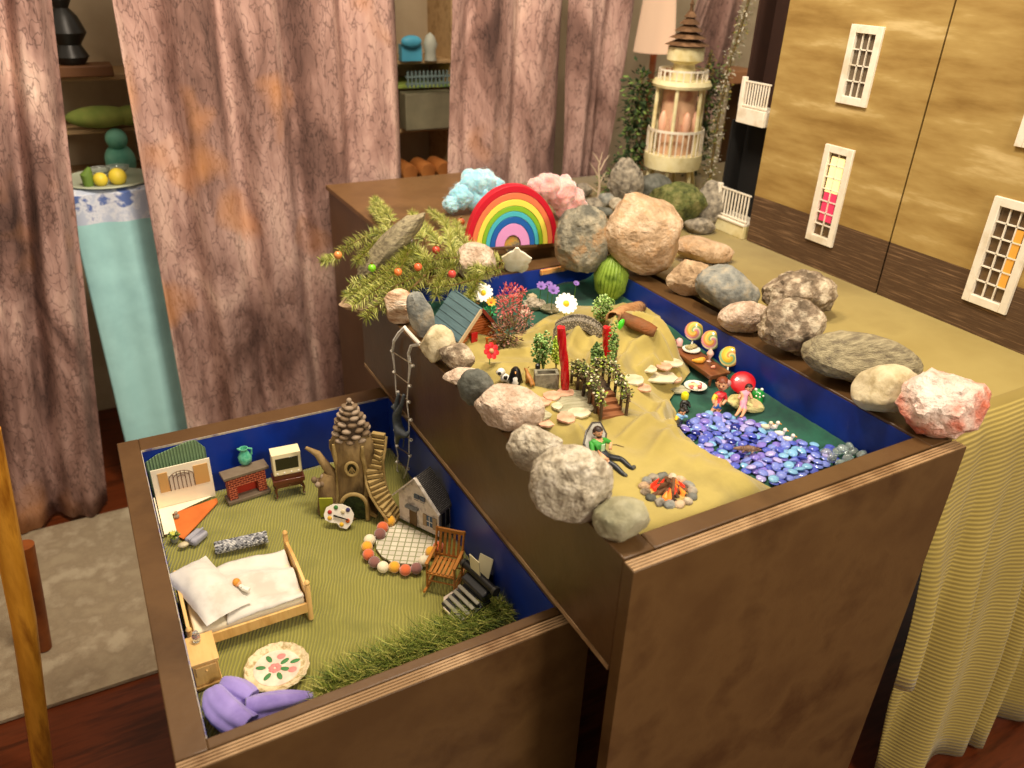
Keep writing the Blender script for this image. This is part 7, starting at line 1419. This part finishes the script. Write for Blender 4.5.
# ---------------------------------------------------------------- bed
pine = mat('pale_pine', '#d9ab64', .5, col2=['#e2b872', '#c99a54'], ns=8, stretch=(5, 1, 1)); bw0, bw1, bxh, bxf = .412, .542, -.443, -.272; hp = .075
bd = thing('toy_bed', 'pale pine toy bed with posts along the left wall of the lower tray', 'bed', (bxf, bw0, F0)); def_w = bw1 - bw0; Lb = bxf - bxh
for x_, h_ in ((0, hp), (-Lb, hp - .018)):
    for y_ in (0, def_w): MB().lathe([(.0042, 0), (.0042, h_ - .008), (.003, h_ - .006), (.0044, h_ - .002), (.003, h_ + .001), (.0003, h_ + .003)], 12, o=(x_, y_, 0)).build('post', pine, bd)
for x_, h_, nm in ((0, hp - .012, 'footboard'), (-Lb, hp - .018, 'headboard')):
    n = 14; pf = [(0.004, .016)] + [(def_w - .004, .016)] + [(def_w - .004 - (def_w - .008) * i / n, h_ - .006 + .006 * sin(pi * i / n)) for i in range(n + 1)]
    m = MB(); k = len(pf); m.add([(x_ - .0025, y, z) for y, z in pf] + [(x_ + .0025, y, z) for y, z in pf], [tuple(reversed(range(k))), tuple(range(k, 2 * k))] + [(i, (i + 1) % k, k + (i + 1) % k, k + i) for i in range(k)]); m.build(nm, pine, bd, smooth=False, bev=.0006)
for y_ in (.0, def_w): MB().box((-Lb + .003, y_ - .002, .016), (-.003, y_ + .002, .034)).build('side_rail', pine, bd, bev=.0006)
MB().box((-Lb + .004, .003, .020), (-.004, def_w - .003, .024)).build('slat_base', pine, bd)
cot = mat('white_cotton', '#cfc8ba', .9, col2=['#dad3c6', '#c2bbac'], ns=14, bump=.15, sheen=.3); shet = mat('cream_sheet_fabric', '#dfd3b4', .9)
o = MB().box((bxh + .006, bw0 + .004, 0), (bxf - .005, bw1 - .004, .016)).build('toy_mattress', shet, loc=(0, 0, F0 + .0245), bev=.004); o.modifiers['b'].segments = 3; tag(o, 'cream mattress on the pale pine bed', 'mattress')
zt3 = F0 + .041
m = MB(); nx, ny = 34, 30; vs = []; x0_, x1_ = -.392, bxf - .006
for j in range(ny + 1):
    for i in range(nx + 1):
        u, v = i / nx, j / ny; x = x0_ + (x1_ - x0_) * u; y = bw0 + .004 + (def_w - .006) * v; e_ = min(v, 1 - v) * 2; z = zt3 + .003 + .009 * math.exp(-((v - .45) / .16) ** 2) * (1 - u * .75) + .0065 * sin(v * 12 + u * 2.4) * (.4 + .6 * u) + .002 * fbm((x, y, 0), 40, 2) - .006 * math.exp(-min(v, 1 - v) * 18)
        vs.append((x + .010 * sin(v * 4) * (1 - u), y + .008 * sin(u * 5) * v, z))
m.add(vs, [(j * (nx + 1) + i, j * (nx + 1) + i + 1, (j + 1) * (nx + 1) + i + 1, (j + 1) * (nx + 1) + i) for j in range(ny) for i in range(nx)]); o = m.build('toy_blanket', cot, angle=180); so = o.modifiers.new('t', 'SOLIDIFY'); so.thickness = .003; so.offset = 1; tag(o, 'rumpled white blanket spread over the pale pine bed', 'blanket')
# pillow
m = MB(Matrix.Rotation(.30, 4, 'Z')); n = 22; pw, pl_ = .033, .068; vt = []; vb = []
for j in range(n + 1):
    for i in range(n + 1):
        u, v = i / n * 2 - 1, j / n * 2 - 1; x = u * pw * (1 - .10 * (1 - abs(v)) ** 2 * 0 + .06 * v * v); y = v * pl_ * (1 + .05 * u * u); h_ = .021 * (max(0, (1 - u * u) * (1 - v * v))) ** .6
        vt.append((x, y, h_ + .0015 * fbm((x, y, 0), 60, 2))); vb.append((x, y, -h_ * .6))
q = (n + 1) ** 2; fs = [(j * (n + 1) + i, j * (n + 1) + i + 1, (j + 1) * (n + 1) + i + 1, (j + 1) * (n + 1) + i) for j in range(n) for i in range(n)]
m.add(vt + vb, fs + [tuple(q + k for k in reversed(f_)) for f_ in fs]); o = m.build('pillow', cot, loc=(-.4065, .486, zt3 + .013), angle=180); tag(o, 'large white pillow at the head of the pale pine bed', 'pillow')
# tiny doll with orange hair under the blanket
g = V(-.362, .474, zt3 + .014); o = thing('toy_doll', 'tiny doll with orange hair tucked in the bed beside the pillow', 'doll', g)
MB().ball((0, 0, .002), .0052, n=10).build('head', skin_m, o); MB().ball((-.0018, .0018, .004), .0060, n=9).build('hair', K('ginger_hair', '#cf8a2c', .6), o); MB().tube([(.002, -.004, 0), (.005, -.012, .0), (.012, -.018, -.002)], [.003, .004, .0045], 8).build('dress', K('white_print', '#e4dfcf', .8, col2='#6a6a66', ns=240, lo=.6, hi=.66), o)
# nightstand with jar
ns_ = thing('nightstand', 'pale pine nightstand between the bed and the lilac cloth', 'nightstand', (-.4325, .378, F0)); MB().box((-.017, -.027, .004), (.0165, .025, .043)).build('body', pine, ns_, bev=.0006); MB().box((-.0185, -.029, .0432), (.0185, .027, .0475)).build('top', pine, ns_, bev=.0008)
o = MB().box((-.014, -.0295, .024), (.0135, -.0272, .040)).build('drawer', pine, ns_, bev=.0006); MB().ball((0, -.0305, .032), .0016, n=6).build('knob', pine, o); MB().box((-.018, -.031, .0), (.0175, .026, .004)).build('plinth', pine, ns_)
p = (-.436, .392, F0 + .048); o = thing('toy_lantern', 'tiny glass jar of orange flowers on the nightstand', 'jar', p); MB().lathe([(.004, 0), (.0055, .003), (.0055, .011), (.0035, .014), (.004, .017), (.0003, .017)], 14).build('glass', clr, o)
r_ = random.Random(1)
for k in range(6): MB().ball((r_.gauss(0, .0016), r_.gauss(0, .0016), .006 + k * .0012), .0019, n=6).build('flower', K('tiny_orange', '#c86a2a', .6), o)
# knitted grey roll, grey box, succulent
A = lt(216, 548, F0 + .010); B = lt(266, 537, F0 + .010); d = B - A; m = MB(); r_ = random.Random(3)
for i in range(40):
    for j in range(11): t = i / 39; a = 2 * pi * j / 11 + i * .3; c_ = A.lerp(B, t) - A; x_ = d.cross(V(0, 0, 1)).normalized(); rr = .0095; m.ball(c_ + x_ * cos(a) * rr * 1.15 + V(0, 0, sin(a) * rr * .8), .0026, (1.1, .8, .8), 4, r_.choice((0, 0, 1, 2)))
m.tube([(0, 0, 0), d], [.009, .009], 10); o = m.build('knitted_roll', [K('knit_grey', '#8f8f92', .9), K('knit_light', '#c4c2be', .9), K('knit_dark', '#4f4f52', .9)], loc=A); tag(o, 'rolled grey knitted blanket lying behind the bed', 'blanket')
g = lt(197, 540); o = thing('grey_striped_pouch', 'small grey striped cloth pouch between the card room and the bed', 'pouch', g, .7); gp_ = mat('grey_stripe_cloth', '#8a8894', .8, col2=['#a5a3aa', '#6f6d78'], ns=10, stretch=(1, 12, 1)); MB().box((-.017, -.012, 0), (.017, .012, .013)).build('body', gp_, o, bev=.004); MB().tube([(-.018, 0, .0135), (.018, 0, .0135)], .002, 6).build('fold', gp_, o)
g = lt(175, 541); s = m_(1, g); o = thing('toy_succulent', 'small green succulent by the left wall above the pillow', 'plant', g); m = MB(); r_ = random.Random(6)
for k in range(60): a = r_.random() * 6.3; m.leaf((0, 0, .010), (cos(a), sin(a), r_.uniform(.1, 1.2)), (0, 0, 1), .012, .0045, r_.choice((0, 1, 2)))
m.build('leaves', [K('succ_a', '#7f8f3a', .6), K('succ_b', '#4f6a34', .6), K('succ_c', '#c8c45a', .6)], o, smooth=False)['kind'] = 'stuff'; MB().lathe([(.006, 0), (.008, .009), (.007, .0105), (.001, .0105)], 12).build('pot', K('pot_grey', '#8a8a7a', .6), o)
g = lt(184, 547); tag(MB().ball((0, 0, 0), .006, (1.6, 1, .8), 8).build('yellow_pebble', RM['cream'], loc=g + V(0, 0, .005)), 'cream pebble between the succulent and the pillow', 'pebble')
# ---------------------------------------------------------------- rope ladder hanging over the board
XB = -.0045; ld = thing('rope_ladder', 'white twig and cord ladder hanging down the dark side board', 'ladder', (XB, .66, 0)); L0 = V(XB, .66, 0)
pipe = mat('white_pipe_cleaner', '#e4ddd0', 1, col2=['#d4ccba', '#efeae0'], ns=60, bump=.8, sheen=.6); rung = K('grey_twig', '#7a6a54', .7)
def lx(px, py, dx=0): return atx(px, py, XB - dx) - L0
lp_ = [(405, 327), (399, 333), (394, 341), (392.5, 351), (395, 372), (396, 390), (398, 405), (396, 425), (395, 440), (398, 455), (397, 470), (400, 476)]
rp_ = [(420, 344), (411, 346), (408.5, 354), (410, 366), (408, 386), (407, 402), (409, 420), (409, 440), (409, 458), (407, 470), (404, 478)]
def thick(P, a, b_): return [a if i < 4 else b_ for i in range(len(P))]
MB().tube([lx(x, y, .002 + .0 * i) for i, (x, y) in enumerate(lp_)], thick(lp_, .0028, .0013), 8).build('cord', pipe, ld); MB().tube([lx(x, y, .002) for x, y in rp_], thick(rp_, .0028, .0013), 8).build('cord', pipe, ld)
MB().tube([lx(405, 328, .002), lx(412, 336, .003), lx(420, 344, .002)], [.003, .0034, .0028], 8).build('top_loop', pipe, ld)
for (a, b_) in (((392, 351), (413, 366)), ((394, 372), (410, 386)), ((398, 392), (409, 402)), ((397, 412), (411, 420)), ((395, 430), (411, 440)), ((397, 446), (410, 456)), ((397, 462), (408, 469))):
    MB().tube([lx(a[0] - 1, a[1], .003), lx(b_[0] + 1.5, b_[1], .003)], .0012, 6).build('rung', rung, ld)
    for q in (a, b_): MB().ball(lx(q[0], q[1], .003), .0036, (1, 1, .8), 8).build('knot', pipe, ld)
gm_ = V(XB - .009, 0, 0); o = thing('toy_monkey', 'grey toy monkey climbing the white ladder', 'monkey', atx(400, 430, XB - .006)); b0 = atx(400, 430, XB - .006)
def mk(x, y, d=.008): return atx(x, y, XB - d) - b0
s = m_(1, b0); skin({'pelvis': (mk(399, 431), 5.5 * s), 'chest': (mk(396, 417), 4.6 * s), 'neck': (mk(396, 409), 3 * s), 'hal': (mk(399, 393, .005), 1.6 * s), 'ela': (mk(397, 401), 2.2 * s), 'elb': (mk(402, 404), 2 * s), 'hab': (mk(404, 394, .005), 1.6 * s), 'kna': (mk(406, 436, .012), 2.6 * s), 'foa': (mk(409, 431, .006), 1.7 * s), 'knb': (mk(398, 438, .012), 2.6 * s), 'fob': (mk(397, 444, .006), 1.7 * s)},
    [('pelvis', 'chest'), ('chest', 'neck'), ('chest', 'ela'), ('ela', 'hal'), ('chest', 'elb'), ('elb', 'hab'), ('pelvis', 'kna'), ('kna', 'foa'), ('pelvis', 'knb'), ('knb', 'fob')], 'body', [K('monkey_grey', '#4c5256', .6, col2='#5f666a', ns=40)], o)
MB().ball(mk(396, 407), 4 * s, n=10).ball(mk(392.5, 407), 1.5 * s, n=6).ball(mk(399.5, 406.5), 1.5 * s, n=6).build('head', K('monkey_grey', '', .6), o); MB().tube([mk(400, 433), mk(404, 440, .012), mk(403, 447, .012)], [1.2 * s, 1 * s, .6 * s], 6).build('tail', K('monkey_grey', '', .6), o)
# bits round the fairy house
o = rock('bark_chip', 'pale wedge of bark lying in the dark corner under the side board', 430, 458, 34, 12, RM['tan'], LF + .003, 401, .6, n=3); o.location.z = F0 + .001; o['category'] = 'bark'
